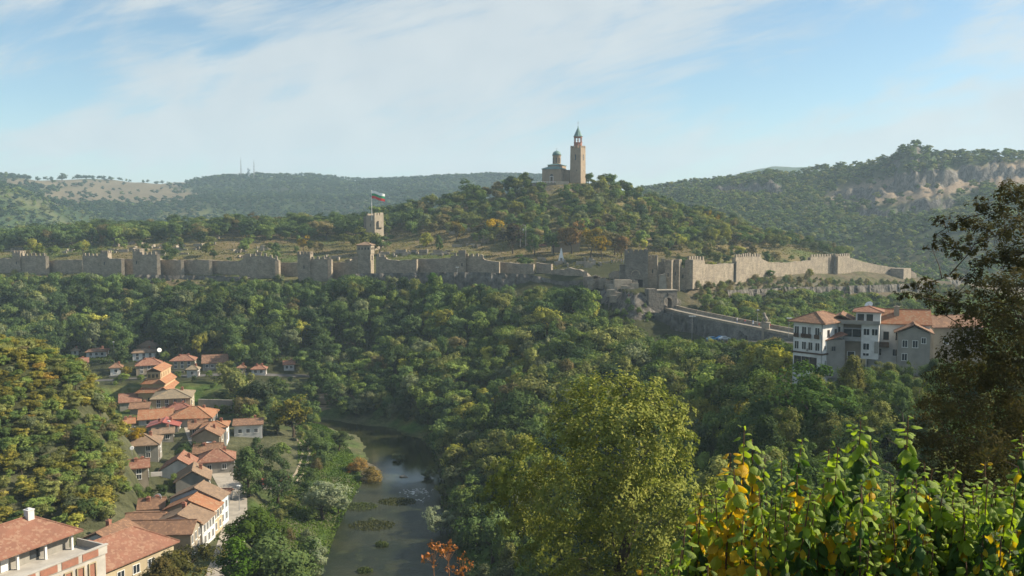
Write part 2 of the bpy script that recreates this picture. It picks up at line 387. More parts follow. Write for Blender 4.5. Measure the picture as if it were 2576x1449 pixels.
# ---------------------------------------------------------------- the ground sheet
yrows = np.concatenate([np.arange(-30, 3, 3.0), np.arange(3, 60, 1.6), np.exp(np.linspace(math.log(60), math.log(700), 430)), np.exp(np.linspace(math.log(702), math.log(1350), 190)), np.exp(np.linspace(math.log(1360), math.log(4500), 110))])
ts = np.linspace(-0.80, 0.80, 470)
Y, T = np.meshgrid(yrows, ts, indexing='ij')
X = T * (np.maximum(Y, -30) + 60)
Zg = height(X, Y)
Zg = np.where(Y < 3, np.where(Y < 0, -1.75, -1.75 - 1.3 * (Y / 3) ** 2), Zg)
nr, nc = X.shape
V = np.stack([X, Y, Zg], -1).reshape(-1, 3)
idx = np.arange(nr * nc).reshape(nr, nc)
F = np.stack([idx[:-1, :-1], idx[:-1, 1:], idx[1:, 1:], idx[1:, :-1]], -1).reshape(-1, 4)
gy, gx = np.gradient(Zg)
dY = np.gradient(Y, axis=0); dX = np.gradient(X, axis=1)
slope = np.hypot(gx / dX, gy / np.maximum(dY, 0.1))
# land cover
def lerp(a, b, f): return a * (1 - f[..., None]) + b * f[..., None]
cov = np.zeros((nr, nc, 3)); cov[:] = (0.045, 0.05, 0.022)
nA = fbm(X / 30, Y / 30, 21); nB = fbm(X / 7, Y / 7, 33); nC = fbm(X / 140, Y / 140, 44)
U = 1288 + FD * X / np.maximum(Y, 1)
Vr = 560 - Zg / np.maximum(Y, 1) * FD
bands = np.clip((Y - 440) / 30, 0, 1) * np.clip((720 - Y) / 40, 0, 1)
dry = np.array((0.155, 0.125, 0.062)); grass = np.array((0.085, 0.11, 0.035)); soil = np.array((0.20, 0.155, 0.10))
pl = lerp(np.broadcast_to(dry, cov.shape), np.broadcast_to(grass, cov.shape), np.clip(0.5 + nA * 1.8, 0, 1))
pl = lerp(pl, np.broadcast_to(soil, cov.shape), np.clip(nB * 2.2 - 0.25, 0, 1))
cov = lerp(cov, pl, bands)
scr = np.clip((U - 1700) / 40, 0, 1) * np.clip((Y - 372 - (U - 1750) * .17) / 15, 0, 1) * np.clip((Vr - 665) / 20, 0, 1) * (Y < 600)
cov = lerp(cov, lerp(np.broadcast_to(np.array((.12, .10, .07)), cov.shape), np.broadcast_to(np.array((.085, .085, .045)), cov.shape), np.clip(.5 + nB * 2, 0, 1)), scr)
# river banks: fresh grass
rd, rw = poly_dist(X, Y, RC, RW)
bank = np.clip(1 - (rd - rw - 2) / 26, 0, 1) * (Y > 130) * (X < 10)
cov = lerp(cov, lerp(np.broadcast_to(np.array((0.06, 0.11, 0.025)), cov.shape), np.broadcast_to(np.array((0.13, 0.13, 0.05)), cov.shape), np.clip(0.4 + nB * 2, 0, 1)), np.clip(bank * 1.5, 0, 1))
bedm = np.clip((rw - rd) / 2 + 0.6, 0, 1)
cov = lerp(cov, np.broadcast_to(np.array((0.06, 0.062, 0.03)), cov.shape), bedm)
# village ground
vil = np.clip((-38 - X) / 6, 0, 1) * ((Y > 120) & (Y < 340)) * np.clip((X + 110) / 10, 0, 1)
cov = lerp(cov, np.broadcast_to(np.array((0.10, 0.105, 0.06)), cov.shape), vil * np.clip(0.6 + nB, 0, 1))
# far hills
farm = np.clip((Y - 800) / 60, 0, 1)
wood = np.array((0.045, 0.075, 0.034)); heath = np.array((0.155, 0.13, 0.085)); meadow = np.array((0.075, 0.105, 0.035))
hf = lerp(np.broadcast_to(wood, cov.shape), np.broadcast_to(meadow, cov.shape), np.clip(nC * 2.2 + 0.1, 0, 1) * (U < 700))
hm = np.clip(1 - np.abs(Vr - 492) / 34, 0, 1) * np.clip((560 - U) / 160, 0, 1) * np.clip((U - 60) / 120, 0, 1)
hm = np.maximum(hm, np.clip(1 - np.abs(Vr - 462) / 14, 0, 1) * np.clip((500 - U) / 60, 0, 1))
hf = lerp(hf, np.broadcast_to(heath, cov.shape), np.clip(hm * 2.2 + nC * 0.9 - 0.1, 0, 1))
hm2 = np.clip(1 - np.abs(Vr - (500 - (U - 2100) * 0.14)) / 42, 0, 1) * np.clip((U - 2020) / 160, 0, 1)
hf = lerp(hf, np.broadcast_to(np.array((0.23, 0.18, 0.135)), cov.shape), np.clip(hm2 * 2.2 + nC * 0.8 - 0.2, 0, 1) * (Y < 1500))
cov = lerp(cov, hf, farm)
HEATH = lambda x, y: None
me = mesh_from('ground', V, F, smooth=True)
ca = me.color_attributes.new('cover', 'FLOAT_COLOR', 'POINT')
ca.data.foreach_set('color', np.concatenate([np.clip(cov, 0, 1), np.where((Y < 330) & (X < -25), 0.0, 1.0)[..., None]], -1).astype(np.float32).ravel())
gm = bpy.data.materials.new('ground'); gm.use_nodes = True
t = NT(gm.node_tree); b = t.n['Principled BSDF']; b.inputs['Roughness'].default_value = 0.95; b.inputs['Specular IOR Level'].default_value = 0.1
at = t.add('ShaderNodeAttribute', attribute_name='cover')
ob = t.add('ShaderNodeTexCoord').outputs['Object']
col = t.mix(t.smooth(t.noise(ob, 0.35, 6, 0.65), 0.3, 0.7), t.mix(1.0, at.outputs['Color'], (0.68, 0.7, 0.68), 'MULTIPLY'), t.mix(1.0, at.outputs['Color'], (1.3, 1.25, 1.2), 'MULTIPLY'))
col = t.mix(t.smooth(t.noise(ob, 2.6, 4, 0.6), 0.45, 0.75), col, t.mix(1.0, col, (0.6, 0.65, 0.6), 'MULTIPLY'))
geo = t.add('ShaderNodeNewGeometry'); sn = t.add('ShaderNodeSeparateXYZ'); t.link(geo.outputs['True Normal'], sn.inputs[0])
mpn = t.add('ShaderNodeMapping'); mpn.inputs['Scale'].default_value = (1.6, 1.6, 0.45); t.link(ob, mpn.inputs[0])
rkn = t.noise(mpn.outputs[0], 0.22, 8, 0.68, 0.6)
rock = t.mix(t.smooth(rkn, 0.38, 0.66), (0.06, 0.056, 0.05), (0.21, 0.19, 0.165))
steep = t.smooth(t.m('ADD', sn.outputs[2], t.m('MULTIPLY', t.m('SUBTRACT', t.noise(ob, 0.12, 4), 0.5), 0.25)), 0.80, 0.70)
t.link(t.mix(t.m('MULTIPLY', steep, at.outputs['Alpha']), col, rock), b.inputs['Base Color'])
bn = t.add('ShaderNodeBump'); bn.inputs['Distance'].default_value = 0.8; bn.inputs['Strength'].default_value = 0.8
t.link(t.m('ADD', rkn, t.m('MULTIPLY', t.noise(ob, 1.3, 5, 0.6), 0.5)), bn.inputs['Height']); t.link(bn.outputs[0], b.inputs['Normal'])
me.materials.append(gm)
ground = link(bpy.data.objects.new('ground', me)); tag(ground, kind='structure')

# ---------------------------------------------------------------- river
def strip(name, C, Wd, z, mat, step=3.0, kind='structure', zs=None, wob=0.0, rows=3):
    C = np.asarray(C, float); Wd = np.asarray(Wd, float)
    seg = np.hypot(*np.diff(C[:, :2], axis=0).T); L = np.concatenate([[0], np.cumsum(seg)])
    s = np.linspace(0, L[-1], max(3, int(L[-1] / step)))
    x = np.interp(s, L, C[:, 0]); y = np.interp(s, L, C[:, 1]); wd = np.interp(s, L, Wd)
    tx, ty = np.gradient(x), np.gradient(y); n = np.hypot(tx, ty); nx, ny = -ty / n, tx / n
    V = []
    for i in range(len(s)):
        for k in range(rows):
            q = (k / (rows - 1) * 2 - 1) * (wd[i] + (wob * math.sin(s[i] * 0.7 + k) if k in (0, rows - 1) else 0))
            px, py = x[i] + nx[i] * q, y[i] + ny[i] * q
            V.append((px, py, z if zs is None else zs(px, py)))
    F = [(i * rows + k, i * rows + k + 1, (i + 1) * rows + k + 1, (i + 1) * rows + k) for i in range(len(s) - 1) for k in range(rows - 1)]
    o = link(bpy.data.objects.new(name, mesh_from(name, V, F, [mat])))
    return tag(o, kind=kind)
wm = bpy.data.materials.new('river_water'); wm.use_nodes = True
t = NT(wm.node_tree); b = t.n['Principled BSDF']
ob = t.add('ShaderNodeTexCoord').outputs['Object']
b.inputs['IOR'].default_value = 1.33
b.inputs['Specular IOR Level'].default_value = 0.7
depthn = t.noise(ob, 0.09, 4, 0.6, 0.4)
weed = t.smooth(t.noise(ob, 0.33, 6, 0.65, 0.8), 0.52, 0.68)
wc = t.mix(t.smooth(depthn, 0.35, 0.62), (0.012, 0.017, 0.007), (0.032, 0.034, 0.014))
t.link(t.mix(t.m('MULTIPLY', weed, 0.5), wc, (0.05, 0.06, 0.02)), b.inputs['Base Color'])
# ruffled where the stream runs over the shallows, smooth in the pool beyond
sy = t.add('ShaderNodeSeparateXYZ'); t.link(ob, sy.inputs[0])
ruf = t.smooth(t.m('ADD', sy.outputs[1], t.m('MULTIPLY', t.noise(ob, 0.08, 3), 22)), 250, 232)
b.inputs['Roughness'].default_value = 0.08
t.link(t.m('ADD', 0.04, t.m('MULTIPLY', ruf, 0.10)), b.inputs['Roughness'])
mpn = t.add('ShaderNodeMapping'); mpn.inputs['Scale'].default_value = (0.55, 1.5, 1); mpn.inputs['Rotation'].default_value = (0, 0, R(8)); t.link(ob, mpn.inputs[0])
bn = t.add('ShaderNodeBump'); bn.inputs['Distance'].default_value = 0.25
t.link(t.m('ADD', 0.05, t.m('MULTIPLY', ruf, 0.9)), bn.inputs['Strength'])
t.link(t.noise(mpn.outputs[0], 1.5, 6, 0.65, 0.4), bn.inputs['Height']); t.link(bn.outputs[0], b.inputs['Normal'])
strip('river', RC, RW + 9, WATER, wm, rows=5)

# ---------------------------------------------------------------- roads
asph = rough_mat('asphalt', (0.085, 0.083, 0.08), (0.13, 0.125, 0.12), 0.5)
pale = rough_mat('pale_paving', (0.40, 0.36, 0.30), (0.27, 0.245, 0.21), 0.4)
def road(name, pts, hw, mat, z=0.06):
    C = np.array(pts)[:, :2]
    return strip(name, C, np.full(len(C), hw), 0, mat, 2.0, zs=lambda x, y: H(x, y) + z, rows=3)
road('upper_road', ROAD_UP, 3.0, asph)
road('village_street', STREET, 2.6, pale)
road('bridge_road', BRIDGE_ROAD, 3.2, asph)
# two wheel tracks on the grass bank
tk = [hit(u, v) for u, v in ((728, 1210), (745, 1190), (757, 1160), (762, 1135), (757, 1118), (748, 1105))]
road('track', [tuple(p) for p in tk], 0.35, rough_mat('track_dust', (0.36, 0.30, 0.21), (0.25, 0.21, 0.15), 0.6), 0.08)
road('track', [(p.x + 1.9, p.y, p.z) for p in tk], 0.35, MATS['track_dust'], 0.08)
# ---------------------------------------------------------------- trees
rng = np.random.default_rng(7)
def leaf_mesh(name, C, N, size, var, mat, aspect=0.6, bend=False, rs=rng, sizes=None, extra_cols=None):
    """one small bent quad per leaf: C centres, N rough facing, var per leaf 0..1"""
    n = len(C)
    N = N / np.maximum(np.linalg.norm(N, axis=1, keepdims=True), 1e-6)
    a = rs.normal(size=(n, 3)); a -= (a * N).sum(1, keepdims=True) * N; a /= np.linalg.norm(a, axis=1, keepdims=True)
    b_ = np.cross(N, a)
    s = (size * rs.uniform(0.6, 1.35, n))[:, None] if sizes is None else sizes[:, None]
    P0 = C - a * s * 0.5; P2 = C + a * s * 0.5
    P1 = C + b_ * s * aspect * 0.5 + N * s * 0.12; P3 = C - b_ * s * aspect * 0.5 + N * s * 0.12
    V = np.stack([P0, P1, P2, P3], 1).reshape(-1, 3)
    F = np.arange(n * 4).reshape(n, 4)
    me = mesh_from(name, V, F, [mat])
    ca = me.color_attributes.new('var', 'FLOAT_COLOR', 'POINT')
    c = np.zeros((n, 4)); c[:, 0] = var; c[:, 1] = rs.uniform(0, 1, n) ** 3; c[:, 3] = 1
    ca.data.foreach_set('color', np.repeat(c, 4, axis=0).astype(np.float32).ravel())
    return me
def crown(name, seed, nclump, leaves, size, kind='round', lo=0.18):
    """unit tree crown (tree height 1): clumps set on limbs through an uneven volume"""
    rs = np.random.default_rng(seed)
    Cs, Rs = [], []
    lobes = [(rs.uniform(.05, .24), i * 1.57 + rs.uniform(-.5, .5), rs.uniform(.42, .80), rs.uniform(.17, .27)) for i in range(5)]
    for i in range(nclump):
        if kind == 'round':
            lr_, lt_, lz_, ls_ = lobes[i % 5]; q = rs.normal(size=3); q /= np.linalg.norm(q); q *= ls_ * rs.uniform(.3, 1) ** .5
            cr = rs.uniform(.06, .15); Cs.append((lr_ * math.cos(lt_) + q[0], lr_ * math.sin(lt_) + q[1], min(.93, max(lo * .8, lz_ + q[2] * 1.05)))); Rs.append(cr); continue
        th = rs.uniform(0, 2 * math.pi); h = rs.uniform(0, 1)
        if kind == 'round': rad = 0.40 * math.sqrt(max(0.03, 1 - (2 * h - 0.85) ** 2)); z = lo + (0.90 - lo) * h; cr = rs.uniform(0.065, 0.17)
        elif kind == 'tall': rad = 0.23 * math.sqrt(max(0.02, 1 - (2 * h - 0.8) ** 2)); z = 0.12 + 0.80 * h; cr = rs.uniform(0.07, 0.12)
        elif kind == 'cone': rad = 0.26 * (1 - h) + 0.01; z = 0.10 + 0.86 * h; cr = rs.uniform(0.05, 0.09)
        else: rad = 0.55 * math.sqrt(max(0.05, 1 - h)); z = 0.10 + 0.70 * h; cr = rs.uniform(0.13, 0.22)   # bush
        rr = rad * rs.uniform(0.35, 1.0) ** 0.6 * (1 + 0.25 * math.sin(3 * th + seed))
        Cs.append((rr * math.cos(th), rr * math.sin(th), z)); Rs.append(cr)
    Cs = np.array(Cs); Rs = np.array(Rs); n = nclump * leaves
    k = np.repeat(np.arange(nclump), leaves)
    d = rs.normal(size=(n, 3)); d /= np.linalg.norm(d, axis=1, keepdims=True)
    rr = rs.uniform(0.55, 1.0, n) ** 0.5
    lump = 1 + 0.35 * np.sin(d[:, 0] * 6 + k) * np.sin(d[:, 1] * 5 + k * 2)
    P = Cs[k] + d * (Rs[k] * rr * lump)[:, None] * np.array((1, 1, 0.8))
    O = Cs[k] - np.array((0, 0, .45)); O /= np.maximum(np.linalg.norm(O, axis=1, keepdims=True), .01)
    N = d * 1.0 + O * .7 + rs.normal(size=(n, 3)) * 0.5 + np.array((0, 0, 0.3))
    return leaf_mesh(name, P, N, size, np.clip(rs.uniform(0, 1, nclump)[k] * 0.7 + rs.uniform(0, 0.3, n), 0, 1), LEAF, 0.75, rs=rs)
class MB:
    """collects solids into one mesh"""
    def __init__(s): s.V = []; s.F = []; s.M = []; s.mi = 0
    def add(s, V, F):
        o = len(s.V); s.V += [tuple(v) for v in V]; s.F += [tuple(o + i for i in f) for f in F]; s.M += [s.mi] * len(F)
        return s
    def box(s, x0, x1, y0, y1, z0, z1):
        return s.add([(x0,y0,z0),(x1,y0,z0),(x1,y1,z0),(x0,y1,z0),(x0,y0,z1),(x1,y0,z1),(x1,y1,z1),(x0,y1,z1)],
                     [(0,3,2,1),(4,5,6,7),(0,1,5,4),(1,2,6,5),(2,3,7,6),(3,0,4,7)])
    def tube(s, a, b, r0, r1=None, n=6, cap=True):
        a, b = Vector(a), Vector(b); r1 = r0 if r1 is None else r1
        ax = (b - a).normalized(); u_ = ax.orthogonal().normalized(); v_ = ax.cross(u_)
        V = [a + (u_ * math.cos(2*math.pi*i/n) + v_ * math.sin(2*math.pi*i/n)) * r0 for i in range(n)] + \
            [b + (u_ * math.cos(2*math.pi*i/n) + v_ * math.sin(2*math.pi*i/n)) * r1 for i in range(n)]
        F = [(i, (i+1) % n, n + (i+1) % n, n + i) for i in range(n)]
        if cap: F += [tuple(range(n-1, -1, -1)), tuple(range(n, 2*n))]
        return s.add(V, F)
    def path(s, P, R_, n=6):
        for i in range(len(P) - 1): s.tube(P[i], P[i+1], R_[i], R_[i+1], n, cap=(i == 0 or i == len(P) - 2))
        return s
    def lathe(s, prof, n=12, cx=0, cy=0, ph=0.0):
        """prof: (radius, z) from bottom up"""
        V = [(cx + r * math.cos(2*math.pi*i/n + ph), cy + r * math.sin(2*math.pi*i/n + ph), z) for r, z in prof for i in range(n)]
        F = [(k*n + i, k*n + (i+1) % n, (k+1)*n + (i+1) % n, (k+1)*n + i) for k in range(len(prof)-1) for i in range(n)]
        F += [tuple(range(n-1, -1, -1)), tuple((len(prof)-1)*n + i for i in range(n))]
        return s.add(V, F)
    def prism(s, poly, z0, z1):
        n = len(poly)
        V = [(x, y, z0) for x, y in poly] + [(x, y, z1) for x, y in poly]
        return s.add(V, [tuple(range(n-1, -1, -1)), tuple(range(n, 2*n))] + [(i, (i+1) % n, n + (i+1) % n, n + i) for i in range(n)])
    def poly(s, V, F): return s.add(V, F)
    def xf(s, M, start=0):
        for i in range(start, len(s.V)): s.V[i] = tuple(M @ Vector(s.V[i]))
        return s
    def mesh(s, name, mats, smooth=False):
        return mesh_from(name, s.V, s.F, mats if isinstance(mats, (list, tuple)) else [mats], smooth, s.M)
    def obj(s, name, mats, parent=None, smooth=False):
        return link(bpy.data.objects.new(name, s.mesh(name, mats, smooth)), parent)
def trunk_mesh(name, seed, limbs=5, h=0.62, r=0.028):
    rs = np.random.default_rng(seed); mb = MB()
    P = [(0, 0, -0.12)]
    for i in range(1, 5): P.append((rs.normal() * 0.012 * i, rs.normal() * 0.012 * i, h * i / 4))
    mb.path(P, [r * 1.3, r * 0.85, r * 0.7, r * 0.5, r * 0.3], 7)
    for i in range(limbs):
        z = rs.uniform(0.2, 0.5); th = i * 2.4 + rs.uniform(-.4, .4); q = z / h * 4; j = min(3, int(q)); f = q - j
        a = Vector(P[j]).lerp(Vector(P[j+1]), f); L = rs.uniform(0.2, 0.34)
        m_ = a + Vector((math.cos(th) * L * .5, math.sin(th) * L * .5, L * .35)); e = a + Vector((math.cos(th) * L, math.sin(th) * L, L * .95))
        mb.path([a, m_, e], [r * .5, r * .35, r * .12], 5)
    return mb.mesh(name, BARK)
MID = [crown('crown', 10 + i, 30, 85, 0.052, k) for i, k in enumerate(('round', 'round', 'tall', 'round', 'round', 'round'))]
FINE = [crown('crown', 30 + i, 34, 230, 0.030, k) for i, k in enumerate(('round', 'tall', 'round'))]
BUSHY = [crown('crown', 50 + i, 16, 150, 0.055, 'bush') for i in range(2)]
CONE = [crown('crown', 60, 34, 45, 0.055, 'cone')]
FAR = [crown('crown', 70 + i, 10, 16, 0.15, 'round', 0.05) for i in range(2)]
TR = [trunk_mesh('trunk', 80 + i) for i in range(3)]
PROTO = {'mid': [MID[0], MID[1], MID[3], MID[4], MID[5]], 'tall': [MID[2]], 'fine': FINE, 'bush': BUSHY, 'cone': CONE, 'far': FAR}
G_DARK, G_MID, G_FRESH = (0.062, 0.100, 0.048), (0.092, 0.142, 0.056), (0.142, 0.200, 0.062)
G_OLIVE, G_YEL, G_GOLD = (0.165, 0.188, 0.072), (0.26, 0.27, 0.065), (0.42, 0.32, 0.04)
G_BROWN, G_RUST, G_GREY, G_SILV = (0.160, 0.145, 0.078), (0.20, 0.135, 0.065), (0.145, 0.175, 0.105), (0.23, 0.28, 0.20)
NAMES = {G_DARK: 'dark green', G_MID: 'deep green', G_FRESH: 'fresh green', G_OLIVE: 'olive green', G_YEL: 'yellowing', G_GOLD: 'golden yellow',
         G_BROWN: 'brown leaved', G_RUST: 'rusty brown', G_GREY: 'grey green', G_SILV: 'silvery'}
TREES = []   # dict(x,y,z,h,w,tint,kind,zone)
def put(x, y, h, tint, kind='mid', zone='', wide=1.0, sink=0.0, note=None):
    TREES.append(dict(x=x, y=y, z=H(x, y) - sink, h=h, w=wide, tint=tint, kind=kind, zone=zone, note=note))
def scatter(zone, poly, spacing, hr, palette, kind='mid', keep=None, wide=1.0, seed=1, n_cap=3000):
    """poly in (bearing column, distance); jittered grid over the real ground"""
    rs = np.random.default_rng(seed)
    P = np.array([((u - 1288) / FD * d, d) for u, d in poly])
    x0, y0 = P.min(0); x1, y1 = P.max(0)
    gx_, gy_ = np.meshgrid(np.arange(x0, x1, spacing), np.arange(y0, y1, spacing))
    px = (gx_ + rs.uniform(-.45, .45, gx_.shape) * spacing).ravel(); py = (gy_ + rs.uniform(-.45, .45, gx_.shape) * spacing).ravel()
    ins = np.zeros(len(px), bool); j = len(P) - 1
    for i in range(len(P)):
        xi, yi = P[i]; xj, yj = P[j]
        c = ((yi > py) != (yj > py)) & (px < (xj - xi) * (py - yi) / ((yj - yi) if yj != yi else 1e-9) + xi); ins ^= c; j = i
    px, py = px[ins], py[ins]
    rd_, rw_ = poly_dist(px, py, RC, RW); ok = rd_ > rw_ + 1.5
    for C, hw, bl in FLATS:
        d_, _ = poly_dist(px, py, np.asarray(C)[:, :2]); ok &= d_ > hw + 1.0
    for bx, by, br in CLEAR: ok &= np.hypot(px - bx, py - by) > br
    px, py = px[ok], py[ok]
    if keep is not None:
        m_ = keep(px, py, rs); px, py = px[m_], py[m_]
    zz = height(px, py)
    cols, wt = [p[0] for p in palette], np.array([p[1] for p in palette], float); wt /= wt.sum()
    nz = fbm(px / 25, py / 25, seed + 90)
    for x, y, z, n_ in zip(px, py, zz, nz):
        c = cols[rs.choice(len(cols), p=wt)]
        TREES.append(dict(x=x, y=y, z=z, h=rs.uniform(*hr) * (1 + n_ * 0.35), w=wide * rs.uniform(0.85, 1.25), tint=c, kind=kind, zone=zone, note=None))
CLEAR = []
# ---------------------------------------------------------------- building kit
K = 2576 / 3385
FS = FD / K
STONE = rough_mat('old_stone', (0.35, 0.30, 0.225), (0.23, 0.195, 0.155), 0.35, 0.25, 1.4, 0.92, stone_extra, streak=True)
STONE_G = rough_mat('grey_stone', (0.225, 0.205, 0.175), (0.145, 0.134, 0.115), 0.3, 0.3, 1.2, 0.92, stone_extra, streak=True)
STONE_L = rough_mat('pale_stone', (0.34, 0.30, 0.24), (0.24, 0.21, 0.17), 0.6, 0.12, 2.0, 0.9)
TAN = tile_mat('tiles_tan', (0.27, 0.19, 0.13), (0.20, 0.14, 0.095), (0.18, 0.13, 0.095))
BRN = tile_mat('tiles_brown', (0.22, 0.13, 0.085), (0.16, 0.095, 0.065), (0.28, 0.165, 0.10))
ORA = tile_mat('tiles_orange', (0.34, 0.155, 0.082), (0.26, 0.125, 0.07), (0.32, 0.205, 0.125))
RED = tile_mat('tiles_red', (0.26, 0.125, 0.085), (0.20, 0.10, 0.07), (0.29, 0.175, 0.12))
DRED = tile_mat('tiles_dark_red', (0.20, 0.085, 0.065), (0.15, 0.07, 0.055), (0.25, 0.12, 0.09))
SHEET = rough_mat('red_sheet', (0.32, 0.10, 0.08), (0.26, 0.085, 0.07), 0.8, rough=0.5)
OLV = tile_mat('tiles_grey', (0.28, 0.225, 0.15), (0.22, 0.175, 0.12), (0.19, 0.16, 0.12))
WHITE = rough_mat('white_render', (0.58, 0.58, 0.57), (0.48, 0.48, 0.47), 0.5, streak=True)
WHITE2 = rough_mat('clean_white_render', (0.70, 0.70, 0.68), (0.52, 0.515, 0.50), 0.4, streak=True)
GREYR = rough_mat('grey_render', (0.30, 0.285, 0.25), (0.22, 0.21, 0.19), 0.4, streak=True)
CREAM = rough_mat('cream_render', (0.42, 0.36, 0.24), (0.34, 0.28, 0.19), 0.5, streak=True)
PEACH = rough_mat('peach_render', (0.46, 0.33, 0.20), (0.40, 0.28, 0.17), 0.5)
BEIGE = rough_mat('beige_render', (0.30, 0.26, 0.20), (0.24, 0.205, 0.155), 0.5, streak=True)
BLUEW = rough_mat('pale_blue_render', (0.42, 0.50, 0.56), (0.36, 0.42, 0.47), 0.5)
WOOD = rough_mat('dark_wood', (0.09, 0.055, 0.035), (0.06, 0.04, 0.03), 1.0)
BRICK = rough_mat('brick', (0.33, 0.15, 0.10), (0.24, 0.12, 0.085), 1.4, 0.02, 6)
CONC = rough_mat('concrete', (0.46, 0.44, 0.40), (0.36, 0.34, 0.31), 0.5, streak=True)
METAL = rough_mat('grey_metal', (0.30, 0.30, 0.30), (0.24, 0.24, 0.24), 1, rough=0.45)
WMET = rough_mat('white_paint', (0.75, 0.75, 0.73), (0.66, 0.66, 0.64), 1, rough=0.5)
COPPER = rough_mat('green_copper', (0.15, 0.24, 0.22), (0.10, 0.17, 0.165), 0.6, rough=0.55)

def roof_mesh(style, w, d, h, rh, o, th=0.22):
    """w along x, d along y, eave height h, ridge rh above the eave"""
    X, Y = w / 2 + o, d / 2 + o
    if style == 'hip':
        if w >= d: r = [(-(X - Y * 0.95), 0), (X - Y * 0.95, 0)]
        else: r = [(0, -(Y - X * 0.95)), (0, Y - X * 0.95)]
    elif style == 'side': r = [(-X, 0), (X, 0)]
    else: r = [(0, -Y), (0, Y)]
    T = [(-X, -Y, h), (X, -Y, h), (X, Y, h), (-X, Y, h), (r[0][0], r[0][1], h + rh), (r[1][0], r[1][1], h + rh)]
    if style == 'hip':
        F = [(0, 1, 5, 4), (2, 3, 4, 5), (1, 2, 5), (3, 0, 4)] if w >= d else [(0, 1, 4), (1, 2, 5, 4), (2, 3, 5), (3, 0, 4, 5)]
        ring = [0, 1, 2, 3]
    elif style == 'side': F = [(0, 1, 5, 4), (2, 3, 4, 5)]; ring = [0, 1, 5, 2, 3, 4]
    else: F = [(0, 4, 5, 3), (1, 2, 5, 4)]; ring = [0, 4, 1, 2, 5, 3]
    mb = MB(); n = 6
    V = T + [(x, y, z - th) for x, y, z in T]
    # downward faces
    Fs = F + [tuple(i + n for i in reversed(f)) for f in F]
    if style == 'front': ring = [0, 4, 1, 2, 5, 3]
    m = len(ring)
    for i in range(m):
        a, b_ = ring[i], ring[(i + 1) % m]
        Fs.append((a + n, b_ + n, b_, a))
    mb.add(V, Fs)
    # ridge and hip tiles
    ed = [(4, 5)]
    if style == 'hip': ed += ([(0, 4), (3, 4), (1, 5), (2, 5)] if w >= d else [(0, 4), (1, 4), (2, 5), (3, 5)])
    for a, b_ in ed: mb.tube(Vector(T[a]) + Vector((0, 0, .04)), Vector(T[b_]) + Vector((0, 0, .04)), 0.13, n=5)
    return mb
def add_window(root, face, off, z, ww, wh, w, d, frame=WMET, pane=GLASS, name='window', sill=True):
    """a framed window on a face of a w x d block: 'f' front, 'r' right, 'l' left, 'b' back"""
    ang = {'f': 0, 'r': 90, 'b': 180, 'l': -90}[face]; dist = d / 2 if face in 'fb' else w / 2
    M = Matrix.Rotation(R(ang), 4, 'Z') @ Matrix.Translation((off, -dist, z))
    mb = MB(); t_ = 0.09
    mb.box(-ww/2 - t_, -ww/2, -0.07, 0.03, 0, wh).box(ww/2, ww/2 + t_, -0.07, 0.03, 0, wh)
    mb.box(-ww/2 - t_, ww/2 + t_, -0.075, 0.03, wh, wh + t_)
    mb.box(-0.035, 0.035, -0.065, 0.03, 0.004, wh - 0.004)
    if sill: mb.box(-ww/2 - 0.16, ww/2 + 0.16, -0.16, 0.03, -0.1, 0)
    f = mb.xf(M).obj(name, frame, root)
    MB().box(-ww/2, ww/2, -0.035, 0.02, 0.0, wh).xf(M).obj('pane', pane, f)
    return f
def add_door(root, face, off, w, d, ww=1.1, wh=2.1, mat=None, z=0.0):
    ang = {'f': 0, 'r': 90, 'b': 180, 'l': -90}[face]; dist = d / 2 if face in 'fb' else w / 2
    M = Matrix.Rotation(R(ang), 4, 'Z') @ Matrix.Translation((off, -dist, z))
    dd = MB().box(-ww/2, ww/2, -0.05, 0.02, 0, wh).box(-ww/2 - .1, -ww/2, -0.08, 0.02, 0, wh + .1).box(ww/2, ww/2 + .1, -0.08, 0.02, 0, wh + .1).box(-ww/2, ww/2, -0.08, 0.02, wh, wh + .1).xf(M).obj('door', mat or WOOD, root)
    MB().box(ww/2 - .18, ww/2 - .1, -0.1, -0.05, 0.95, 1.05).xf(M).obj('handle', METAL, dd)
def chimney(roof, x, y, z0, z1, s=0.35, mat=None):
    mb = MB().box(x - s, x + s, y - s, y + s, z0, z1).box(x - s - .08, x + s + .08, y - s - .08, y + s + .08, z1, z1 + 0.12)
    mb.box(x - s * .5, x + s * .5, y - s * .5, y + s * .5, z1 + .12, z1 + .3)
    return mb.obj('chimney', mat or BRICK, roof)
HB = []
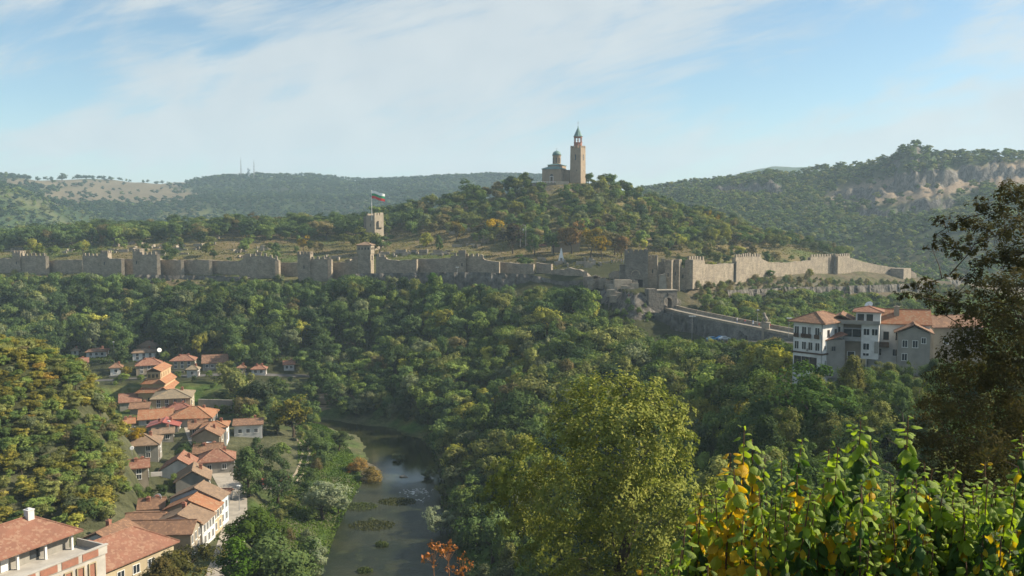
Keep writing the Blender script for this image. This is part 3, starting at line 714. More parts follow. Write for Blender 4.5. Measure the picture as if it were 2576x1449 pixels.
def block_house(label, loc, yaw, w, d, h, rh, style, roofm, wallm, wf=(), wr=(), wl=(), chim=(), over=0.55, base=4.0, cat='house', group=None, name='village_house', door=None, clear=True):
    root = thing(name, label, cat, loc, R(yaw), group)
    mb = MB().box(-w/2, w/2, -d/2, d/2, -base, h - 0.12)
    if style == 'front': mb.add([(-w/2, -d/2, h - .121), (w/2, -d/2, h - .121), (0, -d/2, h + rh * w / (w + 2 * over) - .3), (-w/2, d/2, h - .121), (w/2, d/2, h - .121), (0, d/2, h + rh * w / (w + 2 * over) - .3)], [(0, 1, 2), (4, 3, 5), (0, 2, 5, 3), (1, 4, 5, 2)])
    if style == 'side': mb.add([(-w/2, -d/2, h - .121), (-w/2, d/2, h - .121), (-w/2, 0, h + rh * d / (d + 2 * over) - .3), (w/2, -d/2, h - .121), (w/2, d/2, h - .121), (w/2, 0, h + rh * d / (d + 2 * over) - .3)], [(1, 0, 2), (3, 4, 5), (0, 3, 5, 2), (4, 1, 2, 5)])
    wall = mb.obj('wall', wallm, root)
    rf = roof_mesh(style, w, d, h, rh, over).obj('roof', roofm, root)
    for (x, y, zt) in chim: chimney(rf, x * w / 2, y * d / 2, h - 0.2, h + zt)
    for face, lst in (('f', wf), ('r', wr), ('l', wl)):
        for q in lst: add_window(root, face, *q[:4], w, d, *(q[4:]))
    if door: add_door(root, door[0], door[1], w, d)
    if clear: CLEAR.append((loc[0], loc[1], max(w, d) * 0.62 + 1.5))
    return root
def house(label, u0, u1, vr, ve, vg, style, roofm, wallm, nf=2, nr=1, yaw=0, dr=0.85, floors=1, chim=((0.4, 0.2, 1.6),), d=None, group='village houses by the river', door=('r', 0), over=0.5, ww=0.95, wh=1.2, minrh=1.0):
    """fits a house to where its roof, eave and foot appear; stands it on the ground there"""
    p = hit((u0 + u1) / 2 * K, vg * K, 90, 500) if d is None else PS((u0 + u1) / 2, vg, d)
    ray = math.degrees(math.atan2(-p.x, p.y)); yaw = yaw + ray * .8
    D = p.y; w = (u1 - u0) * D / FS / 1.06 - 2 * over
    w = max(w, 3.0); dp = w * dr
    e = PS((u0 + u1) / 2, ve, D - over); h = max(2.2, e.z - p.z)
    r = PS((u0 + u1) / 2, vr, D + (dp / 2 if style != 'front' else -over)); rh = min(max(minrh, r.z - p.z - h), w * 0.4)
    gz = min(p.z, H(p.x, D + dp / 2))
    wf, wr = [], []
    for fl in range(floors):
        z = h * (fl + 0.35) / floors
        z = min(z, h - wh - 0.35)
        for i in range(nf): wf.append(((i + 0.5) / nf * w * 0.86 - w * 0.43, z, ww, wh))
        for i in range(nr): wr.append(((i + 0.5) / nr * dp * 0.8 - dp * 0.4 + (0.8 if fl == 0 else 0), z, ww, wh))
    HB.append((u0 * K, u1 * K, vr * K, (ve * .4 + vg * .6) * K, D))
    c = [(x, y, rh * 0.6 + 0.9 if z is None else z) for x, y, z in chim]
    CLEAR.append((p.x + math.sin(R(ray)) * 4, D - 4, w * .42)); CLEAR.append((p.x + math.sin(R(ray)) * 9, D - 9, w * .32))
    return block_house(label, (p.x - math.sin(R(ray)) * dp / 2, D + dp / 2, p.z), yaw, w, dp, h, rh, style, roofm, wallm, wf, wr, (), c, over, group=group, door=None if door is None else (door[0], -dp * 0.3))

VH = [  # label, u0, u1, ridge, eave, foot (3385 px frame), style, roof, walls, front windows, side windows, yaw, floors
 ("tiny grey roofed hut at the left edge of the village under the dark wood", 238, 259, 1157, 1161, 1175, 'hip', OLV, WHITE, 1, 1, 0, 1),
 ("low brown hip roofed house with white walls, farthest left below the wood", 286, 359, 1151, 1163, 1182, 'hip', BRN, WHITE, 3, 1, 0, 1),
 ("red tiled gable house half behind the left hillside trees", 231, 294, 1183, 1203, 1216, 'side', RED, GREYR, 2, 1, 0, 1),
 ("tan roofed house standing highest at the top of the village", 456, 525, 1126, 1146, 1162, 'hip', TAN, CREAM, 2, 1, 0, 1),
 ("pale grey walled house with tan hip roof beside the big white dish", 437, 518, 1149, 1166, 1192, 'hip', TAN, WHITE2, 3, 2, 0, 2),
 ("red hip roofed cream house with balcony above the stone retaining wall", 564, 650, 1172, 1193, 1222, 'hip', RED, CREAM, 3, 2, 0, 2),
 ("long low brown tiled house with two brick chimneys at the wood edge", 666, 757, 1172, 1200, 1222, 'side', BRN, GREYR, 4, 1, 0, 1),
 ("small white house with one dark window beside the upper road", 363, 407, 1196, 1216, 1240, 'hip', BRN, WHITE2, 1, 1, 0, 1),
 ("red pyramid roofed beige house directly behind the orange basilica", 446, 539, 1183, 1208, 1238, 'hip', RED, BEIGE, 3, 2, 0, 2),
 ("little grey roofed white house on the road right of the basilica", 616, 662, 1207, 1222, 1247, 'hip', OLV, WHITE, 1, 2, 0, 1),
 ("small tan roofed cottage half hidden in the trees above the river path", 785, 812, 1206, 1217, 1234, 'hip', BRN, CREAM, 1, 1, 0, 1),
 ("small red roofed white house near the road among dark trees", 829, 885, 1206, 1221, 1240, 'hip', RED, WHITE, 2, 1, 0, 1),
 ("rightmost small white house of the village, red roof, near the tunnel wall", 934, 978, 1192, 1205, 1226, 'side', RED, WHITE, 2, 1, 0, 1),
 ("wide grey tiled hip roofed house right in front of the basilica arcade", 502, 643, 1286, 1318, 1352, 'hip', OLV, CREAM, 4, 2, 0, 2),
 ("dark red hip roofed house just below the wide grey roof", 545, 635, 1332, 1356, 1376, 'hip', DRED, BEIGE, 2, 2, 0, 1),
 ("large orange hip roofed house on the right of the village centre", 564, 718, 1343, 1384, 1412, 'hip', ORA, GREYR, 3, 2, 0, 1),
 ("bright orange roofed house with white gable wall at the left", 456, 576, 1352, 1386, 1408, 'side', ORA, WHITE, 2, 1, 0, 1),
 ("red sheet roofed house with a grey gable facing the river bend", 487, 601, 1396, 1416, 1434, 'front', SHEET, GREYR, 1, 1, 0, 1),
 ("faded pink tiled house between the red sheet roof and the big tan roof", 500, 580, 1414, 1434, 1462, 'side', TAN, GREYR, 2, 1, 0, 1),
 ("orange tiled house with plain white side wall over the garden", 664, 761, 1392, 1414, 1458, 'hip', ORA, WHITE2, 1, 1, 0, 1),
 ("brown tiled long house left of the plain white walled house", 620, 690, 1380, 1420, 1440, 'side', BRN, BEIGE, 2, 1, 0, 1),
 ("beige gable house whose blank gable faces the valley, red roof edges", 634, 741, 1417, 1444, 1478, 'front', BRN, BEIGE, 0, 1, 0, 1),
 ("low farm house by the meadow with brown roof and white end wall", 769, 876, 1387, 1405, 1446, 'side', BRN, WHITE, 3, 1, 0, 1),
 ("weathered brown roofed house between the blank gable and the red hip roof", 638, 743, 1465, 1500, 1530, 'side', BRN, BEIGE, 2, 1, 0, 1),
 ("red hip roofed grey house with dark opening and outside stair", 652, 784, 1484, 1527, 1566, 'hip', RED, GREYR, 2, 2, 0, 1),
 ("big tan hip roofed grey house on the left below the yellow bush", 405, 537, 1434, 1474, 1522, 'hip', TAN, GREYR, 2, 1, 0, 2),
 ("narrow red roofed brick sided house at the foot of the left hillside", 421, 498, 1496, 1548, 1592, 'side', RED, BEIGE, 1, 3, 0, 2),
 ("bright white gable house with red roof in the village middle", 533, 664, 1516, 1553, 1590, 'front', RED, WHITE2, 0, 1, 0, 1),
 ("blank grey gable house with tan roof below the white gable house", 576, 703, 1556, 1592, 1636, 'front', TAN, GREYR, 0, 1, 0, 1),
 ("light blue walled house with tan roof under the large white dish", 456, 553, 1646, 1684, 1722, 'side', BRN, BLUEW, 1, 1, 0, 1),
 ("low red roofed house end left of the basilica, long roof", 392, 470, 1300, 1330, 1350, 'side', RED, GREYR, 1, 1, 0, 1),
 ("brown roofed cottage tucked left below the grey hip roof", 428, 500, 1330, 1356, 1372, 'side', BRN, GREYR, 1, 1, 0, 1),
 ("small orange roof showing beside the golden bush on the left", 395, 450, 1382, 1402, 1424, 'side', ORA, GREYR, 0, 1, 0, 1),
]
hi = 0
for q in VH:
    lab, u0, u1, vr, ve, vg, st, rm, wmt, nf, nr_, yw, fl = q
    hi += 1
    r_ = house(lab, u0, u1, vr, ve, vg, st, rm, wmt, nf, nr_, [-5, 2, -3, 4, -8, 0][hi % 6], 0.8 + 0.1 * (hi % 3), fl, d=287 if lab.startswith('wide grey') else None, chim=((0.45, 0.25, None),) if hi % 3 else ((0.4, 0.2, None), (-0.3, -0.2, None)))
# ---------------------------------------------------------------- fortress
def crenel(mb, O, I, Z, Hs):
    """one joined battlement: outer and inner points at the breakpoints, foot heights, a height for each piece between"""
    V = []; F = []; n = len(Hs)
    closed = len(O) == n
    for k in range(len(O)):
        V += [(O[k][0], O[k][1], Z[k] - .06), (I[k][0], I[k][1], Z[k] - .06)]
    m = len(V)
    for k in range(n):
        a, b_ = k, (k + 1) % len(O); h = Hs[k]; t0 = len(V)
        V += [(O[a][0], O[a][1], Z[a] + h), (I[a][0], I[a][1], Z[a] + h), (O[b_][0], O[b_][1], Z[b_] + h), (I[b_][0], I[b_][1], Z[b_] + h)]
        F += [(2*a, 2*b_, t0 + 2, t0), (2*b_ + 1, 2*a + 1, t0 + 1, t0 + 3), (t0, t0 + 2, t0 + 3, t0 + 1)]
        F += [(2*a, t0, t0 + 1, 2*a + 1), (2*b_, 2*b_ + 1, t0 + 3, t0 + 2)]
    mb.add(V, F)
def merlons(mb, a, b, z0a, z0b, th, pitch=2.5, wd=1.35, hh=1.75, n0=0):
    a, b = Vector(a), Vector(b); L = (b - a).length; n = max(1, int(L / pitch)); t_ = (b - a).normalized(); nrm = Vector((-t_.y, t_.x))
    S_ = [0.0]; Hs = []
    for i in range(n):
        c = (i + .5) / n * L; S_ += [c - wd / 2, c + wd / 2]; Hs += [.2, hh * random.uniform(.8, 1.08)]
    S_.append(L); Hs.append(.2)
    crenel(mb, [tuple(a + t_ * s_) for s_ in S_], [tuple(a + t_ * s_ + nrm * th) for s_ in S_], [z0a + (z0b - z0a) * s_ / L for s_ in S_], Hs)
def ring_merlons(mb, w, dp, z, th=.55, wd=1.05, hh=1.6, nx=None, ny=None):
    C = [(-w/2, -dp/2), (w/2, -dp/2), (w/2, dp/2), (-w/2, dp/2)]; O = []; Hs = []
    for e in range(4):
        a, b_ = Vector(C[e]), Vector(C[(e + 1) % 4]); L = (b_ - a).length; n = max(2, round(L / 2.2)) if nx is None else (nx if e % 2 == 0 else ny)
        gap = (L - wd * (n + 1) ) / n; t_ = (b_ - a).normalized(); q = 0.0
        for i in range(n):
            w0 = wd
            O.append(tuple(a + t_ * q)); Hs.append(hh * random.uniform(.9, 1.04)); q += w0
            O.append(tuple(a + t_ * q)); Hs.append(.2); q += gap
        O.append(tuple(a + t_ * q)); Hs.append(hh)
    fx, fy = 1 - 2 * th / w, 1 - 2 * th / dp
    I = [(max(-w/2 + th, min(w/2 - th, x)), max(-dp/2 + th, min(dp/2 - th, y))) for x, y in O]
    crenel(mb, O, I, [z] * len(O), Hs)
def wall_run(pts, label, th=1.8, mat=STONE, base=14, bat=True, cat='wall', name='fortress_wall', group='fortress curtain walls', rag=0.25):
    """pts: (frame column, distance, top row, battlement flag) in the 3385 px frame"""
    P = [(PS(u, v, d), f) for u, d, v, f in pts]
    c = P[len(P) // 2][0]
    root = thing(name, label, cat, (c.x, c.y, c.z - 10), 0, group)
    T = Matrix.Translation((-c.x, -c.y, -c.z + 10))
    mb = MB(); bm_ = MB()
    for i in range(len(P) - 1):
        a, b_, f = P[i][0], P[i + 1][0], P[i][1]
        t_ = Vector((b_.x - a.x, b_.y - a.y)); L = t_.length; t_.normalize(); nrm = Vector((-t_.y, t_.x))
        if nrm.y < 0 and abs(t_.x) > 0.3: nrm = -nrm
        n = max(1, int(L / 2.5))
        last = None
        V = []; 
        for k in range(n + 1):
            p = Vector((a.x, a.y)) + t_ * (L * k / n); z = a.z + (b_.z - a.z) * k / n + (random.uniform(-rag, rag) if (not f and 0 < k < n) else 0)
            V += [(p.x, p.y, z), (p.x + nrm.x * th, p.y + nrm.y * th, z), (p.x - nrm.x * 0.0, p.y, z - base), (p.x + nrm.x * th, p.y + nrm.y * th, z - base)]
        F = []
        for k in range(n):
            o = k * 4; q = o + 4
            F += [(o, q, q + 1, o + 1), (o, o + 2, q + 2, q), (o + 1, q + 1, q + 3, o + 3)]
        F += [(0, 1, 3, 2), (n*4, n*4 + 2, n*4 + 3, n*4 + 1)]
        mb.add(V, F)
        if f: merlons(bm_, (a.x, a.y), (b_.x, b_.y), a.z, b_.z, 0.6 * (1 if nrm.dot(Vector((-t_.y, t_.x))) > 0 else -1))
    w_ = mb.xf(T).obj('wall', mat, root)
    if bm_.V: bm_.xf(T).obj('battlement', mat, root)
    return root
def tower(label, uc, vt, d, w, dp, h, yaw=0, mat=STONE, mer=True, name='fortress_tower', group='fortress towers', cat='tower', slits=1, batter=1.0, base=4):
    """square tower whose top front edge stands at (uc, vt) in the 3385 px frame"""
    p = PS(uc, vt, d); z0 = p.z - h
    root = thing(name, label, cat, (p.x, d + dp / 2, z0), R(yaw), group)
    k = batter
    mb = MB().add([(-w/2*k, -dp/2*k, -base), (w/2*k, -dp/2*k, -base), (w/2*k, dp/2*k, -base), (-w/2*k, dp/2*k, -base), (-w/2, -dp/2, h), (w/2, -dp/2, h), (w/2, dp/2, h), (-w/2, dp/2, h)],
        [(0,3,2,1),(4,5,6,7),(0,1,5,4),(1,2,6,5),(2,3,7,6),(3,0,4,7)])
    mb.obj('wall', mat, root)
    if mer:
        bm_ = MB()
        ring_merlons(bm_, w, dp, h)
        bm_.obj('battlement', mat, root)
    for i in range(slits):
        MB().box(-.25, .25, -dp/2*1.0 - .03 - (k-1)*dp*0.3, -dp/2 + .3, h * .55 + i * 3, h * .55 + i * 3 + 1.6).obj('window', GLASS, root)
    return root
random.seed(3)
WL = "shaded curtain wall of the fortress, "
wall_run([(-80, 524, 852, 0), (15, 521, 853, 0)], WL + "cut by the left edge of the photo")
wall_run([(15, 521, 853, 0), (43, 519, 853, 0)], WL + "short piece before the first tower")
wall_run([(64, 514, 847, 1), (150, 512, 847, 1), (150, 521, 849, 1)], WL + "battlemented stretch with bright end near the left edge", group=None)
tower("slim tower rising from the battlemented wall nearest the left edge", 53, 838, 513, 4.5, 6, 14, 0, STONE)
wall_run([(150, 518, 862, 0), (210, 512, 860, 0), (272, 508, 858, 0)], WL + "low plain stretch behind the yellow green tree tops")
wall_run([(272, 500, 847, 1), (335, 497, 847, 1)], WL + "battlemented bulge left of the square turret")
tower("small turret on the second battlemented bulge from the left", 344, 838, 495, 4, 5, 14, 0, STONE)
wall_run([(352, 495, 847, 0), (362, 494, 855, 0), (400, 492, 856, 0), (400, 500, 856, 0)], WL + "sloping to a bright wedge shaped corner")
wall_run([(400, 499, 857, 0), (439, 497, 857, 0)], WL + "short recess left of the twin level tower")
tower("tall turret on the left end of the projecting square bastion", 450, 832, 485, 4.0, 6, 15, 0, STONE)
wall_run([(459, 485, 843, 1), (518, 483, 843, 1), (518, 494, 846, 1)], WL + "projecting square bastion with merlons and sunlit side", group=None)
wall_run([(518, 493, 850, 0), (530, 492, 859, 0), (597, 486, 859, 0), (597, 491, 859, 0)], WL + "plain stretch right of the square bastion")
wall_run([(597, 491, 859, 0), (690, 484, 860, 0), (690, 489, 860, 0)], WL + "above the white rock outcrop, between two bright returns")
wall_run([(690, 489, 859, 0), (722, 486, 862, 0), (790, 481, 862, 0)], WL + "long plain stretch above the grey cliff")
wall_run([(790, 474, 862, 0), (815, 472, 850, 1), (850, 470, 847, 1), (885, 469, 849, 1), (905, 468, 855, 1), (921, 467, 862, 0), (921, 475, 864, 0)], WL + "rounded battlemented bulge with humped top", group=None)
wall_run([(921, 475, 868, 0), (984, 470, 868, 0)], WL + "lower link right of the humped bulge")
tower("square battlemented tower left of the roofed watch tower", 1004, 842, 456, 6.5, 7, 16, 0, STONE)
wall_run([(1024, 457, 858, 1), (1095, 454, 858, 1), (1095, 464, 860, 1)], WL + "battlemented stretch beside the square tower")
wall_run([(1095, 462, 868, 0), (1150, 458, 866, 0), (1185, 455, 852, 0)], WL + "curving up to the roofed watch tower")
# roofed watch tower
tw = tower("watch tower with small tiled pyramid roof and square windows", 1205, 812, 447, 6.6, 6.6, 16.5, -6, STONE, mer=False, slits=0)
tw['category'] = 'tower'
jj = MB().box(-3.6, 3.6, -3.6, 3.6, 12.4, 16.6).obj('gallery', BEIGE, tw)
roof_mesh('hip', 7.2, 7.2, 16.8, 1.5, 0.45).obj('roof', TAN, tw)
for x in (-2.4, -0.8, 0.8, 2.4):
    add_window(tw, 'f', x, 14.6, 0.6, 0.9, 7.2, 7.2, WOOD); add_window(tw, 'r', x, 14.6, 0.6, 0.9, 7.2, 7.2, WOOD)
add_window(tw, 'r', 0, 9.2, 1.5, 2.2, 6.6, 6.6, WOOD)
wall_run([(1242, 446, 849, 1), (1276, 444, 852, 1)], WL + "few merlons at the foot of the roofed watch tower")
wall_run([(1276, 444, 856, 0), (1320, 441, 862, 0), (1377, 438, 857, 0), (1377, 443, 857, 0)], WL + "ragged stretch right of the roofed watch tower")
wall_run([(1377, 443, 856, 0), (1490, 436, 853, 0), (1490, 436, 847, 1), (1518, 434, 847, 1)], WL + "low uneven stretch under the ruined terraces")
tower("narrow turret amid the battlements right of the roofed watch tower", 1527, 838, 431, 3.5, 4, 14, 0, STONE)
wall_run([(1535, 433, 848, 1), (1585, 430, 849, 1), (1600, 429, 858, 0), (1650, 427, 866, 0), (1650, 435, 866, 0)], WL + "battlemented then stepping down to a bright corner", group=None)
wall_run([(1650, 434, 866, 0), (1700, 430, 870, 0), (1763, 425, 873, 0), (1763, 434, 874, 0)], WL + "broken top below the round green tree")
wall_run([(1772, 428, 868, 0), (1822, 424, 873, 0), (1822, 430, 880, 0)], WL + "ragged stretch ending at the ruined corner")
wall_run([(1822, 420, 893, 0), (1850, 417, 890, 0), (1880, 413, 884, 0), (1900, 411, 890, 0), (1930, 406, 900, 0), (1953, 402, 920, 0)], WL + "ruined end falling towards the rock terrace", rag=0.9)
wall_run([(2012, 398, 905, 0), (2040, 394, 896, 0), (2062, 391, 893, 0)], "ruined grey wall piece left of the square gate tower", rag=0.8)
# gate complex
gt = tower("massive square gate tower with blind arch and dark doorway", 2107, 838, 380, 9.6, 8, 14.5, -4, STONE_G, slits=0, base=6)
ar = MB()
for i in range(9):
    a0, a1 = math.pi * i / 9, math.pi * (i + 1) / 9
    ar.prism([(math.cos(a0) * 2.0 - .4, math.sin(a0) * 2.0), (math.cos(a1) * 2.0 - .4, math.sin(a1) * 2.0), (math.cos(a1) * 1.6 - .4, math.sin(a1) * 1.6), (math.cos(a0) * 1.6 - .4, math.sin(a0) * 1.6)], 0, 0.14)
ar.xf(Matrix.Translation((0, -4.0, 5.5)) @ Matrix.Rotation(R(90), 4, 'X')).obj('blind_arch', STONE, gt)
MB().box(-0.6, 2.7, -4.12, -3.6, 0.2, 3.3).obj('door', rough_mat('hall_shade_paint', (0.012, 0.012, 0.014)), gt)  # shade inside the open doorway, painted as a near-black block on the wall
MB().box(-7.0, -4.8, -2.6, 2.6, -5, 9.5).obj('wing_wall', STONE_G, gt)
tower("tall narrow brown tower right behind the gate tower", 2162, 856, 384, 4.0, 5, 13.5, -12, STONE)
wall_run([(2176, 396, 868, 1), (2206, 396, 868, 1)], "inner wall with merlons between the narrow towers", group=None)
rb = MB().add([(-2,-1.2,-6),(2.2,-1.2,-6),(2.2,1.2,-6),(-2,1.2,-6),(-1.6,-1,3.4),(1.0,-1,4.0),(1.0,1,4.0),(-1.6,1,3.4)], [(0,3,2,1),(4,5,6,7),(0,1,5,4),(1,2,6,5),(2,3,7,6),(3,0,4,7)])
q = PS(2190, 935, 383); o_ = rb.obj('ruined_buttress', STONE_L); o_.location = q; tag(o_, "rounded pale ruined buttress between the narrow fortress towers", 'ruin')
tower("sunlit pale tower in the middle of the three narrow towers", 2215, 872, 384, 3.0, 3.5, 12.5, -26, STONE)
tower("second narrow tower with dark face and sunlit edge before the long wall", 2240, 870, 386, 3.4, 4, 12, -26, STONE)
tower("low buttress tower touching the start of the long sunlit wall", 2263, 887, 388, 2.2, 3, 9.5, -26, STONE, mer=False)
RW_ = "long sunlit fortress wall, "
wall_run([(2275, 398, 862, 0), (2277, 387, 858, 1), (2310, 395, 859, 1), (2330, 400, 863, 1)], RW_ + "battlemented left end beside the narrow towers", base=13, group=None)
wall_run([(2330, 400, 872, 0), (2352, 405, 874, 0), (2380, 412, 873, 0), (2432, 424, 870, 0)], RW_ + "plain stretch with broken top, second from the towers", base=12)
wall_run([(2432, 424, 853, 1), (2475, 436, 849, 1), (2517, 446, 850, 1)], RW_ + "raised battlemented part beside the round green shrub", base=13, group=None)
wall_run([(2517, 446, 855, 0), (2545, 453, 867, 0), (2600, 466, 868, 0), (2650, 478, 864, 0), (2680, 486, 860, 0)], RW_ + "gently curved middle stretch below the grassy mound", base=11)
wall_run([(2680, 486, 851, 1), (2757, 502, 848, 1), (2759, 500, 848, 1), (2810, 512, 847, 1)], RW_ + "battlemented crest split by a dark joint", base=11, group=None)
wall_run([(2810, 512, 852, 0), (2850, 521, 865, 0), (2900, 531, 875, 0), (2958, 540, 884, 0)], RW_ + "tail sloping down to the last bastion", base=9)
b_ = tower("last bastion at the right end of the sunlit wall, dark face and light face", 2990, 888, 532, 8, 10, 10, -48, STONE, mer=False, slits=0)
wall_run([(3010, 545, 893, 0), (3030, 548, 905, 0)], RW_ + "crumbled stub beyond the last bastion", base=8)
MB().box(-.45, .45, -.5, .3, -9.5, 1.4).obj('buttress', STONE_G).location = PS(2759, 851, 499)
o_ = bpy.context.scene.objects['buttress']; tag(o_, "dark vertical buttress on the battlemented crest of the long wall", 'buttress')
MB().box(-.4, .4, -.5, .3, -9.5, 0.6).obj('buttress', STONE_G).location = PS(2431, 868, 423); tag(COL.objects[-1], "dark vertical pier left of the raised battlemented part", 'buttress')

# bridge gate with its arch
g0 = PS(2200, 1016, 366); g0z = g0.z
gate = thing('bridge_gate', "lower gate house with open arch at the head of the stone causeway", 'gate', (g0.x, g0.y + 2, g0z), R(14))
mb = MB(); hw_, th_, ht = 4.6, 4.0, 6.9
n = 12; ax_, ar_ = 0.6, 1.65; sp0 = 2.4
for ysgn, (y0) in (('f', -th_/2), ('b', th_/2)):
    V = [(-hw_, y0, -10), (ax_ - ar_, y0, -10), (ax_ - ar_, y0, sp0), (-hw_, y0, ht), (hw_, y0, -10), (ax_ + ar_, y0, -10), (ax_ + ar_, y0, sp0), (hw_, y0, ht)]
    arc = [(ax_ - ar_ * math.cos(math.pi * i / n), y0, sp0 + ar_ * math.sin(math.pi * i / n)) for i in range(n + 1)]
    F = [(0, 1, 2, 3), (5, 4, 7, 6)]
    o = len(V); V += arc; V += [(-hw_ + 2 * hw_ * i / n, y0, ht) for i in range(n + 1)]
    F += [(o + i, o + i + 1, o + n + 2 + i, o + n + 1 + i) for i in range(n)]
    F += [(2, o, o + n + 1, 3), (o + n, 6, 7, o + 2*n + 1)]
    mb.add(V, F if ysgn == 'f' else [tuple(reversed(f)) for f in F])
for i in range(n):
    a0, a1 = math.pi * i / n, math.pi * (i + 1) / n
    p0 = (ax_ - ar_ * math.cos(a0), sp0 + ar_ * math.sin(a0)); p1 = (ax_ - ar_ * math.cos(a1), sp0 + ar_ * math.sin(a1))
    mb.add([(p0[0], -th_/2, p0[1]), (p1[0], -th_/2, p1[1]), (p1[0], th_/2, p1[1]), (p0[0], th_/2, p0[1])], [(0, 3, 2, 1)])
for x in (-hw_, hw_): mb.add([(x, -th_/2, -10), (x, th_/2, -10), (x, th_/2, ht), (x, -th_/2, ht)], [(0, 1, 2, 3)])
for x in (ax_ - ar_, ax_ + ar_): mb.add([(x, -th_/2, -10), (x, th_/2, -10), (x, th_/2, sp0), (x, -th_/2, sp0)], [(0, 1, 2, 3)])
mb.add([(-hw_, -th_/2, ht), (hw_, -th_/2, ht), (hw_, th_/2, ht), (-hw_, th_/2, ht)], [(0, 1, 2, 3)])
mb.obj('wall', STONE_G, gate)
MB().box(-hw_ - .15, hw_ + .15, -th_/2 - .2, th_/2 + .2, ht + .004, ht + .35).obj('cornice', STONE_L, gate)
MB().box(-hw_ - 3.6, -hw_ - .01, -th_/2 - .4, th_/2, -10, ht + 0.9).obj('side_wall', STONE_G, gate)
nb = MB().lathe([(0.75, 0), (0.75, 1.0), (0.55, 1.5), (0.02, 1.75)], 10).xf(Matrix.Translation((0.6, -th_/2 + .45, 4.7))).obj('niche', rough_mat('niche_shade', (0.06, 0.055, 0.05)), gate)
vs = MB()
for i in range(13):
    a0, a1 = math.pi * i / 13 + .02, math.pi * (i + 1) / 13 - .02
    vs.prism([(ax_ - ar_ * math.cos(a0), sp0 + ar_ * math.sin(a0)), (ax_ - (ar_+.45) * math.cos(a0), sp0 + (ar_+.45) * math.sin(a0)), (ax_ - (ar_+.45) * math.cos(a1), sp0 + (ar_+.45) * math.sin(a1)), (ax_ - ar_ * math.cos(a1), sp0 + ar_ * math.sin(a1))], 0, 0.12)
vs.xf(Matrix.Translation((0, -th_/2, 0)) @ Matrix.Rotation(R(90), 4, 'X')).obj('arch_ring', STONE, gate)
# terrace with parapet where the crowd stands
tp = PS(2118, 985, 367); TZ = tp.z
terr = thing('lookout_terrace', "rocky lookout terrace with low parapet left of the arched gate", 'terrace', (tp.x, tp.y, TZ))
MB().prism([(-6, -2.2), (5.2, -1.2), (5.2, 9), (-6, 8)], -9, 0).obj('floor', STONE, terr)
MB().prism([(-6, -2.5), (5.2, -1.5), (5.2, -1.1), (-6, -2.1)], -2.5, 0.75).obj('parapet', STONE_L, terr)
pb = PS(2058, 950, 374)
pr = MB()
for i in range(26):
    x, y = random.uniform(-7, 8), random.uniform(-3, 6); s_ = random.uniform(.5, 1.6); z = -y * 0 + random.uniform(-2.2, 0.4) + y * 0.45
    pr.box(x - s_, x + s_, y - s_ * .6, y + s_ * .6, z - 3, z)
o_ = pr.obj('rock_ledges', STONE_L); o_.location = pb; tag(o_, "pale stepped rock ledges and ruins left of the lookout terrace", 'rocks')
pr = MB()
for i in range(30):
    x, y = random.uniform(-9, 7), random.uniform(-3, 7); s_ = random.uniform(.4, 1.5); z = random.uniform(-2.0, .6) + y * .4 - x * .12
    pr.box(x - s_, x + s_, y - s_ * .5, y + s_ * .5, z - 4, z)
o_ = pr.obj('rock_ledges', STONE); o_.location = PS(1995, 925, 386); tag(o_, "broken rock ledges and rubble below the ruined end of the shaded wall", 'rocks')
o_ = MB().box(-4, 4, -1, 1, -5, 2.2).box(-6, -4.2, -.8, 1, -5, 0.6).box(-3.6, 3.4, -.9, .9, 2.2, 2.5).obj('ruined_wall', STONE_L); o_.location = PS(2058, 943, 378); o_.rotation_euler = (0, 0, R(12))
tag(o_, "sunlit stub of pale masonry left of the dark gate doorway", 'ruin')

# causeway
BRP = [(65.2, 371), (68.5, 355), (73.5, 335), (80, 315), (86.8, 297.5), (94.5, 281), (106, 262)]
BZ = [-35.5, -35.6, -35.5, -35.6, -35.8, -36.2, -36.6]
def offset_line(C, o):
    C = np.array(C, float); t_ = np.gradient(C, axis=0); t_ /= np.linalg.norm(t_, axis=1, keepdims=True)
    return C + np.stack([t_[:, 1], -t_[:, 0]], -1) * o       # to the left of travel is negative
def sweep(L, Rr, zt, zb):
    V = []; F = []; n = len(L)
    for i in range(n): V += [(L[i][0], L[i][1], zt[i]), (Rr[i][0], Rr[i][1], zt[i]), (Rr[i][0], Rr[i][1], zb[i]), (L[i][0], L[i][1], zb[i])]
    for i in range(n - 1):
        o = i * 4; q = o + 4
        F += [(o, o+1, q+1, q), (o+1, o+2, q+2, q+1), (o+2, o+3, q+3, q+2), (o+3, o, q, q+3)]
    F += [(0, 3, 2, 1), (n*4 - 4, n*4 - 3, n*4 - 2, n*4 - 1)]
    return V, F
br = thing('stone_causeway', "long stone causeway climbing from the lion pillar to the arched gate", 'bridge', (80, 315, -36))
Tm = Matrix.Translation((-80, -315, 36))
fine = lambda C: np.array(C, float)
A, Bq = offset_line(BRP, 2.5), offset_line(BRP, -2.5)
MB().add(*sweep(A, Bq, BZ, [z - 14 for z in BZ])).xf(Tm).obj('masonry', rough_mat('causeway_rock', (.25, .235, .21), (.11, .105, .095), .22, .5, .8, .95, stone_extra, streak=True), br)
A2, B2 = offset_line(BRP, 2.0), offset_line(BRP, -1.9)
MB().add(*sweep(A2, B2, [z + 0.05 for z in BZ], [z - .3 for z in BZ])).xf(Tm).obj('roadway', STONE_L, br)
for o0, o1, hh in ((2.02, 2.6, 0.28), (-2.62, -1.95, 1.25)):
    MB().add(*sweep(offset_line(BRP, o1), offset_line(BRP, o0), [z + hh for z in BZ], [z - .6 for z in BZ])).xf(Tm).obj('parapet', STONE, br)
# which side is which is decided by the line's heading: the tall parapet is on the far side

